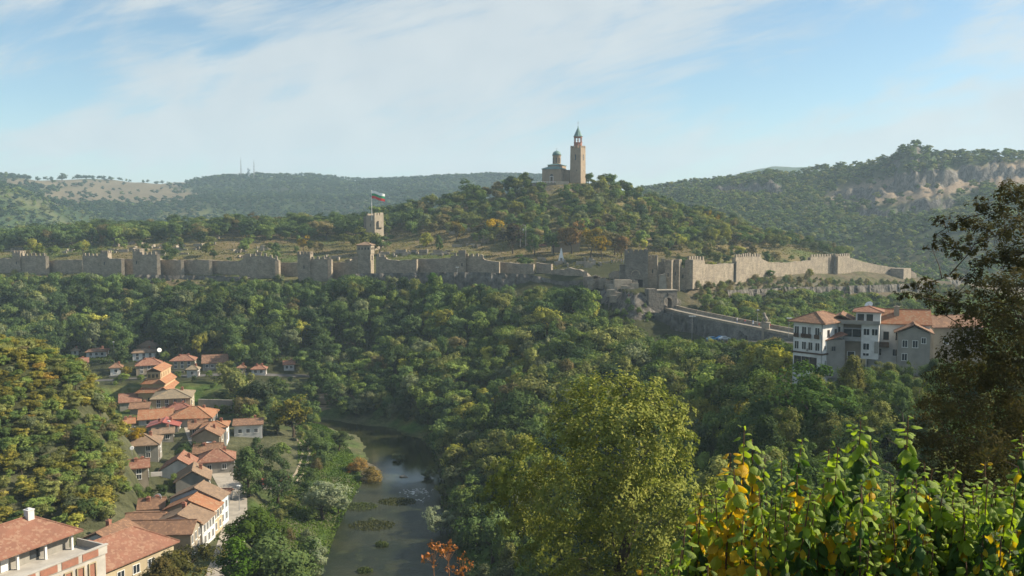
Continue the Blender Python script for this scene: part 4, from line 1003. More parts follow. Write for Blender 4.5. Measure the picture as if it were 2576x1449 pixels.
# rock face under the causeway head
rk = MB(); 
rs = np.random.default_rng(4)
n1_, n2_ = 60, 26
c0 = np.array([(50, 362), (58, 361), (64, 356), (69, 343), (76, 325), (83, 306)], float); L_ = np.concatenate([[0], np.cumsum(np.hypot(*np.diff(c0, axis=0).T))])
V = []
for i in range(n1_ + 1):
    s_ = L_[-1] * i / n1_; px, py = np.interp(s_, L_, c0[:, 0]), np.interp(s_, L_, c0[:, 1])
    for j in range(n2_ + 1):
        z = -36.5 - 17 * j / n2_
        wob = 2.6 * float(fbm(np.array([s_ / 5.0]), np.array([z / 14.0]), 60)[0]) + 1.2 * float(fbm(np.array([s_ / 1.3]), np.array([z / 5.0]), 61)[0])
        V.append((px - 0.75 * (1.2 + wob) - (j / n2_) * 2.6, py - 0.65 * (1.2 + wob) - (j / n2_) * 1.6, z))
F = [(i * (n2_ + 1) + j, i * (n2_ + 1) + j + 1, (i + 1) * (n2_ + 1) + j + 1, (i + 1) * (n2_ + 1) + j) for i in range(n1_) for j in range(n2_)]
ROCK = rough_mat('cliff_rock', (0.15, 0.145, 0.13), (0.05, 0.047, 0.042), 0.35, 0.5, 0.9, 0.95, streak=True)
o_ = link(bpy.data.objects.new('cliff', mesh_from('cliff', V, F, [ROCK]))); tag(o_, kind='structure')
# cliffs under the curtain walls
def cliff_band(pts, drop, seed, lean=3.0):
    C = np.array([tuple(PS(u, v, d)) for u, d, v in pts]); L_ = np.concatenate([[0], np.cumsum(np.hypot(*np.diff(C[:, :2], axis=0).T))])
    n1_ = int(L_[-1] / 1.1); n2_ = 14; V = []
    s_ = np.linspace(0, L_[-1], n1_ + 1)
    cx, cy, cz = (np.interp(s_, L_, C[:, k]) for k in range(3))
    for i in range(n1_ + 1):
        dr_ = drop * (0.75 + 0.5 * float(fbm(np.array([s_[i] / 9]), np.array([seed * 3.0]), seed)[0]) + .25) * min(1, i / 6, (n1_ - i) / 6)
        for j in range(n2_ + 1):
            z = cz[i] - dr_ * j / n2_
            wob = 2.4 * float(fbm(np.array([s_[i] / 3.2]), np.array([z / 9.0]), seed)[0])
            V.append((cx[i], cy[i] - 0.6 - wob - lean * j / n2_, z))
    F = [(i * (n2_ + 1) + j, i * (n2_ + 1) + j + 1, (i + 1) * (n2_ + 1) + j + 1, (i + 1) * (n2_ + 1) + j) for i in range(n1_) for j in range(n2_)]
    o_ = link(bpy.data.objects.new('cliff', mesh_from('cliff', V, F, [ROCKP]))); tag(o_, kind='structure')
ROCKP = rough_mat('pale_cliff_rock', (0.19, 0.175, 0.15), (0.06, 0.056, 0.05), 0.30, 0.5, 0.8, 0.95, streak=True)
cliff_band([(400, 481, 908), (520, 476, 908), (620, 478, 910), (720, 472, 912), (830, 463, 916)], 11, 5)
cliff_band([(1180, 441, 904), (1300, 434, 902), (1450, 428, 900), (1600, 420, 900), (1760, 416, 908), (1850, 408, 930), (1950, 396, 925)], 15, 6)
for pts_, dr_, sd_ in [([(2400, 385, 958), (2500, 403, 955), (2580, 420, 952)], 15, 8), ([(2590, 428, 948), (2680, 443, 948), (2790, 462, 946)], 15, 9), ([(2800, 468, 944), (2880, 482, 942), (2990, 498, 938), (3080, 510, 932)], 15, 12), ([(3120, 535, 915), (3190, 545, 918)], 5, 13)]:
    cliff_band(pts_, dr_, sd_, 2.0)
# ---------------------------------------------------------------- hilltop church (3385 px frame: body 1803-1868, tower 1886-1936, foot 602)
CB = PS(1838, 600, 600); mpp = 600 / FS
YW = -20
ch = thing('church', "hilltop church with square bell tower, green domed drum and pale copper roofs", 'church', (CB.x, 606, CB.z), R(YW))
bw, bd, bh = 13.4, 18, 8.2
CHW = rough_mat('church_stone', (0.31, 0.245, 0.175), (0.24, 0.19, 0.14), 0.5, 0.1, 1.5, 0.9, streak=True)
MB().box(-bw/2, bw/2, -bd/2, bd/2, -5, bh).obj('wall', CHW, ch)
roof_mesh('hip', bw, bd * .55, bh + .12, 2.2, 0.5).xf(Matrix.Translation((0, -bd * .22, 0))).obj('roof', COPPER, ch)
MB().box(6.6, 10.5, -2.5, 8.9, -5, bh - .4).box(-4.6, 4.6, -3.0, 9.3, bh - 1, bh + 3.0).box(-3.0, 3.0, -4.6, 9.8, bh, bh + 2.6).obj('upper_wall', CHW, ch)
roof_mesh('hip', 9.2, 12.3, bh + 3.1, 1.2, .4).xf(Matrix.Translation((0, 3.15, 0))).obj('roof', COPPER, ch)
dr_ = MB().lathe([(2.75, bh + 3.2), (2.75, bh + 9.3), (3.05, bh + 9.4), (3.05, bh + 9.8)], 16, 0, 2.5).obj('drum', CHW, ch)
MB().lathe([(3.1, bh + 9.81), (2.95, bh + 10.8), (2.4, bh + 11.9), (1.5, bh + 12.6), (0.4, bh + 12.95), (0.05, bh + 13.4)], 16, 0, 2.5).obj('dome', COPPER, ch, smooth=True)
for i in range(8):
    a = math.pi * i / 4 + .2
    MB().box(-.35, .35, -2.80, -2.6, bh + 4.6, bh + 8.2).xf(Matrix.Translation((0, 2.5, 0)) @ Matrix.Rotation(a, 4, 'Z')).obj('window', GLASS, dr_)
MB().tube((0, 2.5, bh + 13.2), (0, 2.5, bh + 15), .06).tube((-.5, 2.5, bh + 14.3), (.5, 2.5, bh + 14.3), .06).obj('cross', METAL, ch)
dd = MB().box(-.9, .9, -bd/2 - .12, -bd/2 + .1, .3, 3.2).obj('door', WOOD, ch)
MB().box(-1.15, -.9, -bd/2 - .2, -bd/2 + .1, .3, 3.4).box(.9, 1.15, -bd/2 - .2, -bd/2 + .1, .3, 3.4).box(-.9, .9, -bd/2 - .2, -bd/2 + .1, 3.21, 3.5).obj('frame', WMET, dd)
MB().lathe([(1.0, 0), (.95, .1)], 12).xf(Matrix.Translation((0, -bd/2 - .05, 3.9)) @ Matrix.Rotation(R(90), 4, 'X')).obj('window', GLASS, ch)
for x in (-4, 3.6): add_window(ch, 'r', x, 2.5, 0.8, 2.6, bw, bd, STONE)
# bell tower
tw_, th_ = 7.6, 23.0
tl = PS(1886, 497, 596)
BT = MB().add([(-tw_/2*1.08, -tw_/2*1.08, -6), (tw_/2*1.08, -tw_/2*1.08, -6), (tw_/2*1.08, tw_/2*1.08, -6), (-tw_/2*1.08, tw_/2*1.08, -6), (-tw_/2, -tw_/2, th_), (tw_/2, -tw_/2, th_), (tw_/2, tw_/2, th_), (-tw_/2, tw_/2, th_)],
    [(0,3,2,1),(4,5,6,7),(0,1,5,4),(1,2,6,5),(2,3,7,6),(3,0,4,7)])
tc_ = PS(1910, 600, 600)
Mt = Matrix.Rotation(-R(YW), 4, 'Z') @ Matrix.Translation((tc_.x - ch.location.x, 600 - ch.location.y, -1.0)) @ Matrix.Rotation(R(-29), 4, 'Z')
tower_ = BT.xf(Mt).obj('bell_tower', CHW, ch)
bm_ = MB(); ring_merlons(bm_, tw_, tw_, th_, .55, 1.2, 1.7, 3, 3)
bm_.xf(Mt).obj('battlement', CHW, tower_)
for fy in (0, 90):
    Mw = Mt @ Matrix.Rotation(R(fy), 4, 'Z')
    MB().box(-.5, .5, -tw_/2 - .12, -tw_/2 + .3, 15, 18.4).lathe([(0.5, 18.3), (.35, 18.8), (.05, 18.95)], 8, 0, -tw_/2).xf(Mw).obj('window', GLASS, tower_)
    MB().box(.8, 1.1, -tw_/2 - .25, -tw_/2 + .3, 7.5, 8.8).xf(Mw).obj('window', GLASS, tower_)
oc = math.pi / 8
MB().lathe([(2.75, th_ - .1), (2.75, th_ + 3.6), (2.95, th_ + 3.7), (2.95, th_ + 4.0)], 8, ph=oc).xf(Mt).obj('belfry_base', BRICK, tower_)
bf = MB()
for i in range(8):
    a = 2 * math.pi * i / 8 + oc; cx, cy = 2.45 * math.cos(a), 2.45 * math.sin(a)
    bf.lathe([(0.3, th_ + 3.9), (0.3, th_ + 7.0)], 6, cx, cy)
bf.lathe([(2.85, th_ + 7.0), (2.85, th_ + 7.9)], 8, ph=oc)
bf.xf(Mt).obj('belfry', BRICK, tower_)
MB().lathe([(.15, th_ + 6.8), (.7, th_ + 5.2), (.75, th_ + 5.1)][::-1], 8).xf(Mt).obj('bell', METAL, tower_)
MB().lathe([(3.35, th_ + 7.9), (2.9, th_ + 8.2), (0.35, th_ + 13.8), (0.12, th_ + 15.0)], 8, ph=oc).xf(Mt).obj('spire', COPPER, tower_)
MB().tube((0, 0, th_ + 14.8), (0, 0, th_ + 18.3), .09).tube((-.8, 0, th_ + 17.0), (.8, 0, th_ + 17.0), .09).xf(Mt).obj('cross', METAL, tower_)
# terrace in front of the church
tq = PS(1822, 606, 590)
ct = thing('church_terrace', "stone terrace with pale balustrade and steps in front of the hilltop church", 'terrace', (tq.x, tq.y, tq.z), R(8))
MB().box(-13, 11, -3, 8, -9, 0).obj('floor', STONE_G, ct)
ba = MB().box(-13, 11, -3.1, -2.9, 0.9, 1.05)
for i in range(25): ba.box(-13 + i, -12.8 + i, -3.05, -2.95, 0, .9)
ba.obj('railing', WMET, ct)
MB().box(2.5, 10.5, -3.6, -3.15, -1.6, 1.2).obj('parapet', STONE_L, ct)
# stair climbing the hill
st = MB()
for i in range(22): st.box(-2, 2, -i * 1.5, -i * 1.5 + 1.55, -i * .78 - 2, -i * .78)
so = st.obj('hill_stairs', STONE_L); p_ = PS(1822, 652, 584); so.location = p_; so.rotation_euler = (0, 0, R(-6)); tag(so, "long pale stairway climbing the hill below the church", 'stairs')
pv = PS(1808, 642, 585)
pav = thing('viewing_gallery', "small pale columned gallery on the slope left of the hill stairway", 'pavilion', tuple(pv))
for i in range(6): MB().box(-6 + i * 2.2, -5.6 + i * 2.2, -.2, .2, -3, 1.6).obj('column', WMET, pav)
MB().box(-6.6, 6, -1, 3, 1.6, 1.9).obj('roof', STONE_L, pav)

# ---------------------------------------------------------------- flag tower
ft = tower("broken stone tower carrying the flagpole on the plateau", 1236, 712, 520, 7.2, 7.2, 14.5, -38, BEIGE, mer=False, slits=1, base=6)
MB().box(-3.5, -2.4, -3.5, 3.5, 14.5, 15.6).box(2.4, 3.5, .8, 3.5, 14.5, 16.2).box(2.4, 3.5, -3.5, -1.9, 14.5, 16.0).box(2.4, 3.5, -1.1, .2, 14.5, 16.1).box(3.61, 4.8, -1.4, 2.4, 7.4, 11.3).obj('broken_top', BEIGE, ft)
MB().box(-8.6, -3.65, -1, 3, 5, 14.2).obj('wing_wall', STONE_G, ft)
fp = PS(1229, 700, 520)
fl = thing('flagpole', "tall white flagpole flying a white, green and red striped flag", 'flagpole', (fp.x, fp.y, fp.z - 3))
MB().tube((0, 0, -2), (0, 0, 15.4), .16, .08, 8).lathe([(.02, 15.35), (.2, 15.5), (.02, 15.7)], 8).obj('pole', WMET, fl)
nx_, nz_ = 20, 9; V = []; 
for i in range(nx_ + 1):
    for j in range(nz_ + 1):
        f = i / nx_; V.append((.1 + 7.6 * f, .5 * math.sin(f * 7) * f + .25 * math.sin(f * 13 + j * .4) * f, 15.2 - 4.4 * j / nz_ - 2.1 * f ** 1.3 + .18 * math.sin(f * 8)))
F = [(i*(nz_+1)+j, i*(nz_+1)+j+1, (i+1)*(nz_+1)+j+1, (i+1)*(nz_+1)+j) for i in range(nx_) for j in range(nz_)]
cl = [rough_mat('flag_' + n_, c, c, 1, rough=.7) for n_, c in (('white', (.78, .80, .80)), ('green', (.03, .26, .12)), ('red', (.55, .03, .03)))]
link(bpy.data.objects.new('flag', mesh_from('flag', V, F, cl, True, [j // 3 for i in range(nx_) for j in range(nz_)])), fl)

# masts on the far ridge
def mast(u, v, d, h, label, dishes=0):
    p = PS(u, v, d); z = H(p.x, p.y)
    r_ = thing('radio_mast', label, 'mast', (p.x, p.y, z), group='radio masts on the far ridge')
    mb = MB()
    for i in range(3):
        a = i * 2.094; mb.tube((2.2 * math.cos(a), 2.2 * math.sin(a), -4), (.35 * math.cos(a), .35 * math.sin(a), h), .5, .3, 4)
    for k in range(1, int(h / 6)):
        f = k * 6 / h; rr = 2.2 * (1 - f) + .35 * f; mb.lathe([(rr, k * 6), (rr, k * 6 + .5)], 3)
    mb.tube((0, 0, h - 1), (0, 0, h + 7), .3, .15, 4).obj('frame', METAL, r_)
    for k in range(dishes):
        MB().lathe([(.1, 0), (2.0, .5), (2.2, .9)], 10).xf(Matrix.Translation((2.5 * math.sin(k * 2), -2.5, h * (.5 + .14 * k))) @ Matrix.Rotation(R(90), 4, 'X')).obj('dish', WMET, r_)
    return r_
mast(797, 578, 2180, 46, "left thin lattice mast on the wooded far ridge")
mast(823, 578, 2180, 20, "short thick mast crowded with white dishes between two thin ones", 6)
mast(840, 578, 2180, 42, "right thin lattice mast on the wooded far ridge")

# ---------------------------------------------------------------- plateau ruins and yard
def ruin(u, v, w, n, label, seed, mat=STONE_L, hh=(0.6, 2.0)):
    rs = random.Random(seed); p = hit(u * K, v * K, 400, 700); mb = MB()
    for i in range(n):
        x, y = rs.uniform(-w / 2, w / 2), rs.uniform(-5, 7); L = rs.uniform(2, 6); h_ = rs.uniform(*hh); z = H(p.x + x, p.y + y) - p.z
        if rs.random() < .6: mb.box(x - L / 2, x + L / 2, y - .4, y + .4, z - 1.5, z + h_)
        else: mb.box(x - .4, x + .4, y - L / 2, y + L / 2, z - 1.5, z + h_)
    o = mb.obj('ruined_walls', mat); o.location = p
    return tag(o, label, 'ruin')
RU = [(430, 812, 18, 9), (395, 832, 16, 8), (470, 826, 22, 10), (510, 830, 18, 8), (600, 822, 20, 8), (650, 820, 18, 8), (700, 790, 20, 7), (560, 842, 22, 8), (880, 826, 16, 8), (840, 848, 18, 7), (780, 835, 12, 6), (1115, 855, 16, 6), (1170, 862, 14, 6), (1300, 842, 20, 8), (1360, 838, 18, 8), (1430, 840, 20, 8), (1480, 838, 16, 7), (1540, 815, 18, 6), (1620, 795, 14, 8), (1655, 775, 10, 7), (1500, 770, 18, 6), (1760, 868, 16, 6), (1900, 872, 20, 9), (1960, 878, 14, 8), (1180, 780, 16, 5), (50, 830, 16, 6), (200, 835, 16, 5), (2420, 842, 14, 5)]
WHERE = ["behind the small turret", "left of the first ruins field", "in the middle of the left ruins field", "right part of the left ruins field", "behind the square bastion", "on the grassy slope above the cliff wall", "high on the plateau by the trees", "just above the wall near the bastion", "behind the humped bulge", "above the humped bulge", "left of the humped bulge", "behind the square tower", "left of the roofed watch tower", "right of the roofed watch tower", "two terraces right of the watch tower", "below the yellowing tree group", "behind the right battlements", "on the dark shaded hillside", "beside the bright grass strip", "under the golden hill tree", "on the mid hillside steps", "near the lone round tree", "below the white obelisk", "left of the square gate tower", "under the flag tower", "at the left edge of the plateau", "near the left edge tower", "beyond the long sunlit wall"]
for i, (u, v, w_, n_) in enumerate(RU): ruin(u, v, w_, n_, "low ruined stone walls " + WHERE[i], i, STONE_L if i % 3 else STONE)
def mono(u, v, d, label):
    p = PS(u, v, d); r_ = thing('obelisk', label, 'monument', tuple(p))
    MB().add([(-1.6,-1,-1),(1.6,-1,-1),(1.6,1,-1),(-1.6,1,-1),(-.15,-.1,6.2),(0.15,-.1,6.2),(.15,.1,6.2),(-.15,.1,6.2)], [(0,3,2,1),(4,5,6,7),(0,1,5,4),(1,2,6,5),(2,3,7,6),(3,0,4,7)]).obj('shaft', WMET, r_)
    MB().box(-2.2, 2.2, -1.5, 1.5, -2.5, -.6).obj('base', STONE_L, r_)
    MB().box(-.6, .6, -1.0, -.5, -.4, 1.2).obj('plaque', GREYR, r_)
mono(1855, 860, 452, "white pointed stone obelisk on the bare knoll of the plateau")
p = PS(1872, 822, 478); o_ = MB().box(-7, 7, -2, 2, -3, 3.2).box(-8, -7, -3, 2, -3, 2).box(-7.2, 7.2, -2.2, 2.2, 3.2, 3.5).obj('stone_hall', BEIGE); o_.location = p; tag(o_, "low beige stone building beside the dark clipped hedge", 'building')
p = PS(1792, 826, 470)
um = thing('parasol', "red cafe parasol among the shrubs on the plateau", 'parasol', tuple(p))
MB().lathe([(2.6, 2.3), (0.05, 3.2)], 8).obj('canopy', SHEET, um); MB().tube((0, 0, -1), (0, 0, 2.6), .05).obj('pole', METAL, um)
# bell frame of bent metal
p = PS(1729, 800, 488); bf = thing('metal_frame', "tall thin arched metal frame with hanging bell on the hillside", 'frame', (p.x, p.y, p.z))
mb = MB()
for x in (-1.5, 1.5): mb.tube((x, 0, -3), (x, 0, 8), .12)
for i in range(8):
    a0, a1 = math.pi * i / 8, math.pi * (i + 1) / 8; mb.tube((1.5 * math.cos(a0), 0, 8 + 1.5 * math.sin(a0)), (1.5 * math.cos(a1), 0, 8 + 1.5 * math.sin(a1)), .12)
mb.obj('frame', METAL, bf); MB().lathe([(.55, 6.4), (.4, 6.9), (.15, 7.4)], 8).obj('bell', METAL, bf)
# ruins on the far river bank
for i, (u, v, w_, n_, lb) in enumerate([(1110, 1312, 14, 8, "low tan excavated walls on the river bank by the yellow tree"), (1050, 1345, 12, 7, "pale excavated terraces left of the river bend"), (1010, 1325, 10, 5, "small ruined walls beside the golden bush at the river bend")]):
    p = hit(u * K, v * K, 200, 400); mb = MB(); rs = random.Random(i + 50)
    for k in range(n_):
        x, y = rs.uniform(-w_, w_), rs.uniform(-3, 3); L = rs.uniform(2, 6)
        mb.box(x - L, x + L, y - .5, y + .5, -2, rs.uniform(.3, 1.3))
    mb.box(-w_, w_, -3, 4, -2, .12)
    o = mb.obj('ruined_walls', rough_mat('excavation', (.42, .33, .22), (.3, .24, .17), .6)); o.location = p; tag(o, lb, 'ruin')

# ---------------------------------------------------------------- lion on its pillar
lp = PS(2531, 1089, 297); lp.z = -36.0
li = thing('lion_monument', "seated stone lion on a square pillar at the foot of the causeway", 'monument', (lp.x, lp.y, -36.4), R(-20))
MB().box(-1.25, 1.25, -1.1, 1.1, -6, 2.7).obj('pillar', STONE_L, li)
MB().box(-1.5, 1.5, -1.3, 1.3, 2.7, 3.0).obj('cap', STONE_L, li)
lb = MB()
lb.path([(.55, 0, 3.5), (.1, 0, 4.0), (-.35, 0, 4.9), (-.5, 0, 5.5)], [.62, .66, .5, .40], 10)
lb.path([(-.5, 0, 5.3), (-.62, 0, 5.75), (-.75, 0, 6.1)], [.52, .55, .30], 10).path([(-.8, 0, 5.75), (-1.15, 0, 5.65)], [.28, .18], 8)
for s_ in (-.3, .3): lb.path([(-.45, s_, 4.6), (-.8, s_, 3.9), (-.85, s_, 3.05), (-1.1, s_, 3.05)], [.25, .19, .16, .15], 8).path([(.6, s_ * 1.6, 3.9), (.1, s_ * 1.7, 3.35), (-.3, s_ * 1.7, 3.12)], [.42, .3, .15], 8)
lb.path([(1.0, 0, 3.3), (1.3, 0, 3.9), (1.05, 0, 4.5)], [.1, .09, .13], 6)
lb.obj('lion', STONE_L, li, smooth=True)
sh = MB().box(-1.3, -1.1, -.7, .5, 3.1, 4.4).obj('shield', STONE_L, li)
# small pier further down the causeway
q_ = thing('pier_post', "short stone post on the causeway parapet right of the lion", 'post', (98.5, 284, -35.6)); MB().box(-.5, .5, -.5, .5, -1, 2.2).obj('shaft', STONE_L, q_); MB().lathe([(.5, 2.2), (.6, 2.35), (.3, 2.9), (.05, 3.0)], 8).obj('cap', STONE_L, q_)

def lamp(loc, h, label, heads=1, group='street lamps'):
    r_ = thing('street_lamp', label, 'lamp', loc, group=group)
    MB().tube((0, 0, -.5), (0, 0, h), .09, .06, 6).obj('pole', METAL, r_)
    for k in range(heads):
        x = (k - (heads - 1) / 2) * .9
        MB().tube((0, 0, h - .1), (x, -.3, h + .1), .05).box(x - .35, x + .35, -.55, -.1, h, h + .28).obj('head', WMET, r_)
lamp(tuple(PS(2607, 1110, 278)), 5.5, "dark street lamp on the causeway just left of the white hotel", 2)
lamp((PS(2287, 1130, 325).x, 325, -43.5), 9.0, "floodlight mast with round white heads below the causeway cliff", 3)
lamp(tuple(PS(1512, 905, 418)), 3.0, "floodlight pole on the cliff under the right battlements", 2)
lamp(tuple(PS(2512, 1072, 300) + Vector((0, 3, 0))), 4.5, "thin lamp standing just behind the lion pillar", 1)
lamp((PS(377, 1170, 372).x, 372, H(PS(377, 1170, 372).x, 372)), 9.0, "tall pale utility pole among trees at the top left of the village", 1)
for u, v, d, lb in ((793, 1590, 199, 'street lamp with white head beside the pale yard'), (790, 1632, 190, 'second street lamp, nearer, beside the pale yard'), (560, 1420, 250, 'thin pole between the village roofs below the basilica')):
    lamp((PS(u, v, d).x, d, H(PS(u, v, d).x, d)), 5.5, lb, 1)
q0 = PS(1115, 795, 455)
# ---------------------------------------------------------------- cars
def car(loc, yaw, col, label, name='parked_car'):
    r_ = thing(name, label, 'car', loc, R(yaw), 'cars below the causeway')
    prof = [(-2.1, .35), (-2.15, .75), (-1.9, .95), (-1.5, 1.0), (-1.05, 1.42), (.55, 1.45), (1.2, .98), (2.0, .85), (2.15, .6), (2.1, .35)]
    mb = MB(); n_ = len(prof)
    mb.add([(x, -.85 if z < 1.2 else -.68, z) for x, z in prof] + [(x, .85 if z < 1.2 else .68, z) for x, z in prof], [tuple(range(n_ - 1, -1, -1)), tuple(range(n_, 2 * n_))] + [(i, (i + 1) % n_, n_ + (i + 1) % n_, n_ + i) for i in range(n_)])
    m_ = rough_mat('car_paint_%d' % int(col[0] * 1000), col, col, 1, rough=.3, spec=.5); mb.obj('body', m_, r_)
    MB().box(-1.1, .75, -.80, .80, 1.02, 1.32).add([(.62, -.66, 1.4), (1.17, -.74, 1.0), (1.17, .74, 1.0), (.62, .66, 1.4), (.62, -.66, 1.0)], [(0, 1, 2, 3)]).obj('window', GLASS, r_)
    for x in (-1.3, 1.3):
        for y in (-.86, .86):
            w_ = MB().lathe([(.32, -.1), (.32, .1)], 12).xf(Matrix.Translation((x, y, .32)) @ Matrix.Rotation(R(90), 4, 'X')).obj('wheel', rough_mat('tyre', (.02, .02, .02)), r_)
            MB().lathe([(.18, -.11), (.18, .11)], 8).xf(Matrix.Translation((x, y, .32)) @ Matrix.Rotation(R(90), 4, 'X')).obj('rim', METAL, w_)
    for y in (-.6, .6): MB().box(2.08, 2.16, y - .18, y + .18, .6, .75).obj('headlight', WMET, r_)
    return r_
for u, v, d, col, yaw, lb in [(2355, 1115, 315, (.10, .32, .55), 12, "light blue car parked below the causeway, left of the pair"), (2396, 1112, 313, (.62, .66, .68), 10, "white car parked below the causeway, right of the blue one"), (2388, 1110, 319, (.02, .25, .6), 8, "bright blue car parked close behind the white one")]:
    p = PS(u, v, d); car((p.x, p.y, H(p.x, p.y) + .15), yaw, col, lb)
p = PS(550, 1251, 348); car((p.x, 349, H(p.x, 349) + .1), 10, (.20, .24, .30), "blue grey car on the upper road right of the basilica")
p = PS(623, 1432, 256); car((-84.5, 243, H(-84.5, 243) + .1), 118, (.60, .62, .62), "white car parked on the dark village lane")

# ---------------------------------------------------------------- dishes
def dish(loc, r, label, yaw=0, el=40):
    o = thing('satellite_dish', label, 'dish', loc, R(yaw), 'satellite dishes')
    MB().tube((0, 0, -1.6), (0, 0, 0), .05).obj('mount', METAL, o)
    MB().lathe([(.02, 0), (r * .6, .10 * r), (r, .28 * r), (r * 1.01, .30 * r), (r * .6, .14 * r), (.03, .05)], 20).xf(Matrix.Rotation(R(90 - el), 4, 'X')).obj('reflector', WMET, o, smooth=True)
    MB().tube((0, 0, 0), (0, -r * .9 * math.cos(R(el)), r * .9 * math.sin(R(el))), .03).obj('feed_arm', METAL, o)
dish(tuple(PS(522, 1651, 181)), 1.15, "largest white dish, on the tan roof in the lower village", -25, 35)
dish(tuple(PS(526, 1158, 352)), .9, "white dish on the highest village houses below the wood", 30, 25)
dish(tuple(PS(436, 1482, 198)), .5, "little white dish left of the big tan hip roof", 0, 35)
dish(tuple(PS(2873, 1010, 204)), .95, "tilted white dish on the roofs of the right hand houses", -50, 40)
# ---------------------------------------------------------------- orange roofed basilica
bp = PS(503, 1318, 316)
bas = thing('basilica', "tall basilica with three stepped orange roofs and arcaded porch above the village", 'church', (bp.x - 1.0, bp.y + 8, bp.z - 3.2), R(6))
zb = 0
MB().box(-5.0, 5.2, -7, 8, -6, 5.2).box(-3.9, 4.1, -6.2, 8, 5.2, 8.3).box(-2.2, 2.6, -5.6, 8, 8.3, 12.6).obj('wall', PEACH, bas)
R1_ = MB()
def shed(mb, x0, x1, y0, y1, za, zb_, t_=.2):   # sloping slab from x0 (za) to x1 (zb)
    mb.add([(x0, y0, za), (x1, y0, zb_), (x1, y1, zb_), (x0, y1, za), (x0, y0, za - t_), (x1, y0, zb_ - t_), (x1, y1, zb_ - t_), (x0, y1, za - t_)], [(0,1,2,3),(7,6,5,4),(0,4,5,1),(1,5,6,2),(2,6,7,3),(3,7,4,0)])
shed(R1_, 3.9, 6.6, -7.6, 8.4, 7.2, 5.2); shed(R1_, -6.4, -3.7, -7.6, 8.4, 5.2, 7.2)
R1_.add([(-6.4, -7.6, 5.19), (6.6, -7.6, 5.19), (4.0, -6.1, 7.1), (-3.8, -6.1, 7.1)], [(0, 1, 2, 3)])
R1_.obj('roof', ORA, bas)
R2_ = MB(); shed(R2_, 2.5, 4.7, -6.8, 8.4, 10.0, 8.3); shed(R2_, -4.5, -2.1, -6.8, 8.4, 8.3, 10.0)
R2_.add([(-4.5, -6.8, 8.29), (4.7, -6.8, 8.29), (2.6, -5.55, 9.9), (-2.2, -5.55, 9.9)], [(0, 1, 2, 3)]); R2_.obj('roof', ORA, bas)
roof_mesh('side', 13.6, 4.8, 12.7, 1.3, .4).xf(Matrix.Translation((.2, 1.2, 0)) @ Matrix.Rotation(R(90), 4, 'Z')).obj('roof', ORA, bas)
for i in range(4): add_window(bas, 'r', -4.2 + i * 2.8, 10.4, .5, 1.3, 5.2, 14, PEACH)
for i in range(3): add_window(bas, 'f', -1.3 + i * 1.4, 10.4, .8, 1.3, 4, 11.3, PEACH)
# arcade on the right side
for i in range(6):
    y = -6.4 + i * 2.5
    MB().box(5.9, 6.3, y - .2, y + .2, -6, 4.6).lathe([(.2, 4.0), (.38, 4.4)], 6, 6.1, y).obj('column', CREAM, bas)
    if i < 5:
        a_ = MB()
        for k in range(8):
            t0, t1 = math.pi * k / 8, math.pi * (k + 1) / 8; yc = y + 1.25
            a_.add([(xx, yc - 1.05 * math.cos(t0), 3.4 + 1.05 * math.sin(t0)) for xx in (5.95, 6.25)] + [(xx, yc - 1.05 * math.cos(t1), 3.4 + 1.05 * math.sin(t1)) for xx in (5.95, 6.25)] + [(xx, yc - 1.25 * math.cos(t0), 5.0) for xx in (5.95, 6.25)] + [(xx, yc - 1.25 * math.cos(t1), 5.0) for xx in (5.95, 6.25)],
                   [(0, 2, 6, 4), (1, 5, 7, 3), (0, 1, 3, 2)])
        a_.obj('arch', CREAM, bas)
for x in (1.2, 3.0, 4.8): MB().box(x - .2, x + .2, -7.5, -7.1, -6, 5.0).obj('column', CREAM, bas)
MB().box(-1.6, -.8, -7.05, -6.8, 1.2, 3.4).obj('window', GLASS, bas)
MB().box(-4.4, -3.6, -7.05, -6.8, 1.2, 3.4).obj('window', GLASS, bas)
MB().box(5.25, 6.4, -7.3, 7.9, -6, -.3).obj('plinth', STONE_L, bas)
CLEAR.append((bp.x, bp.y + 8, 11))
# retaining walls of the upper road
def rwall(pts, th, hh, base, mat, label, name='retaining_wall'):
    P = [PS(u, v, d) for u, v, d in pts]; c = P[0]; mb = MB()
    for a, b_ in zip(P[:-1], P[1:]):
        t_ = Vector((b_.x - a.x, b_.y - a.y)).normalized(); n_ = Vector((-t_.y, t_.x)) * th
        mb.add([(a.x-c.x, a.y-c.y, a.z-c.z-base), (b_.x-c.x, b_.y-c.y, b_.z-c.z-base), (b_.x-c.x+n_.x, b_.y-c.y+n_.y, b_.z-c.z-base), (a.x-c.x+n_.x, a.y-c.y+n_.y, a.z-c.z-base),
                (a.x-c.x, a.y-c.y, a.z-c.z+hh), (b_.x-c.x, b_.y-c.y, b_.z-c.z+hh), (b_.x-c.x+n_.x, b_.y-c.y+n_.y, b_.z-c.z+hh), (a.x-c.x+n_.x, a.y-c.y+n_.y, a.z-c.z+hh)], [(0,3,2,1),(4,5,6,7),(0,1,5,4),(1,2,6,5),(2,3,7,6),(3,0,4,7)])
    o = mb.obj(name, mat); o.location = c; tag(o, label, 'wall')
rwall([(360, 1242, 352), (420, 1240, 353)], .6, 0, 5, GREYR, "pale grey retaining wall under the small white house")
rwall([(525, 1228, 356), (608, 1226, 357)], .6, 0, 4, STONE_G, "dark stone retaining wall under the cream balcony house")
rwall([(655, 1320, 296), (770, 1323, 296)], .6, 0, 4.5, GREYR, "long concrete wall along the sunny lawn below the road")
rwall([(1135, 1212, 366), (1230, 1214, 372), (1262, 1216, 375)], .8, 0, 5, GREYR, "blank grey road wall at the river bend under the dark wood")
rwall([(870, 1242, 352), (990, 1246, 356)], .5, 0, 4, GREYR, "grey wall beside the road right of the small white house")
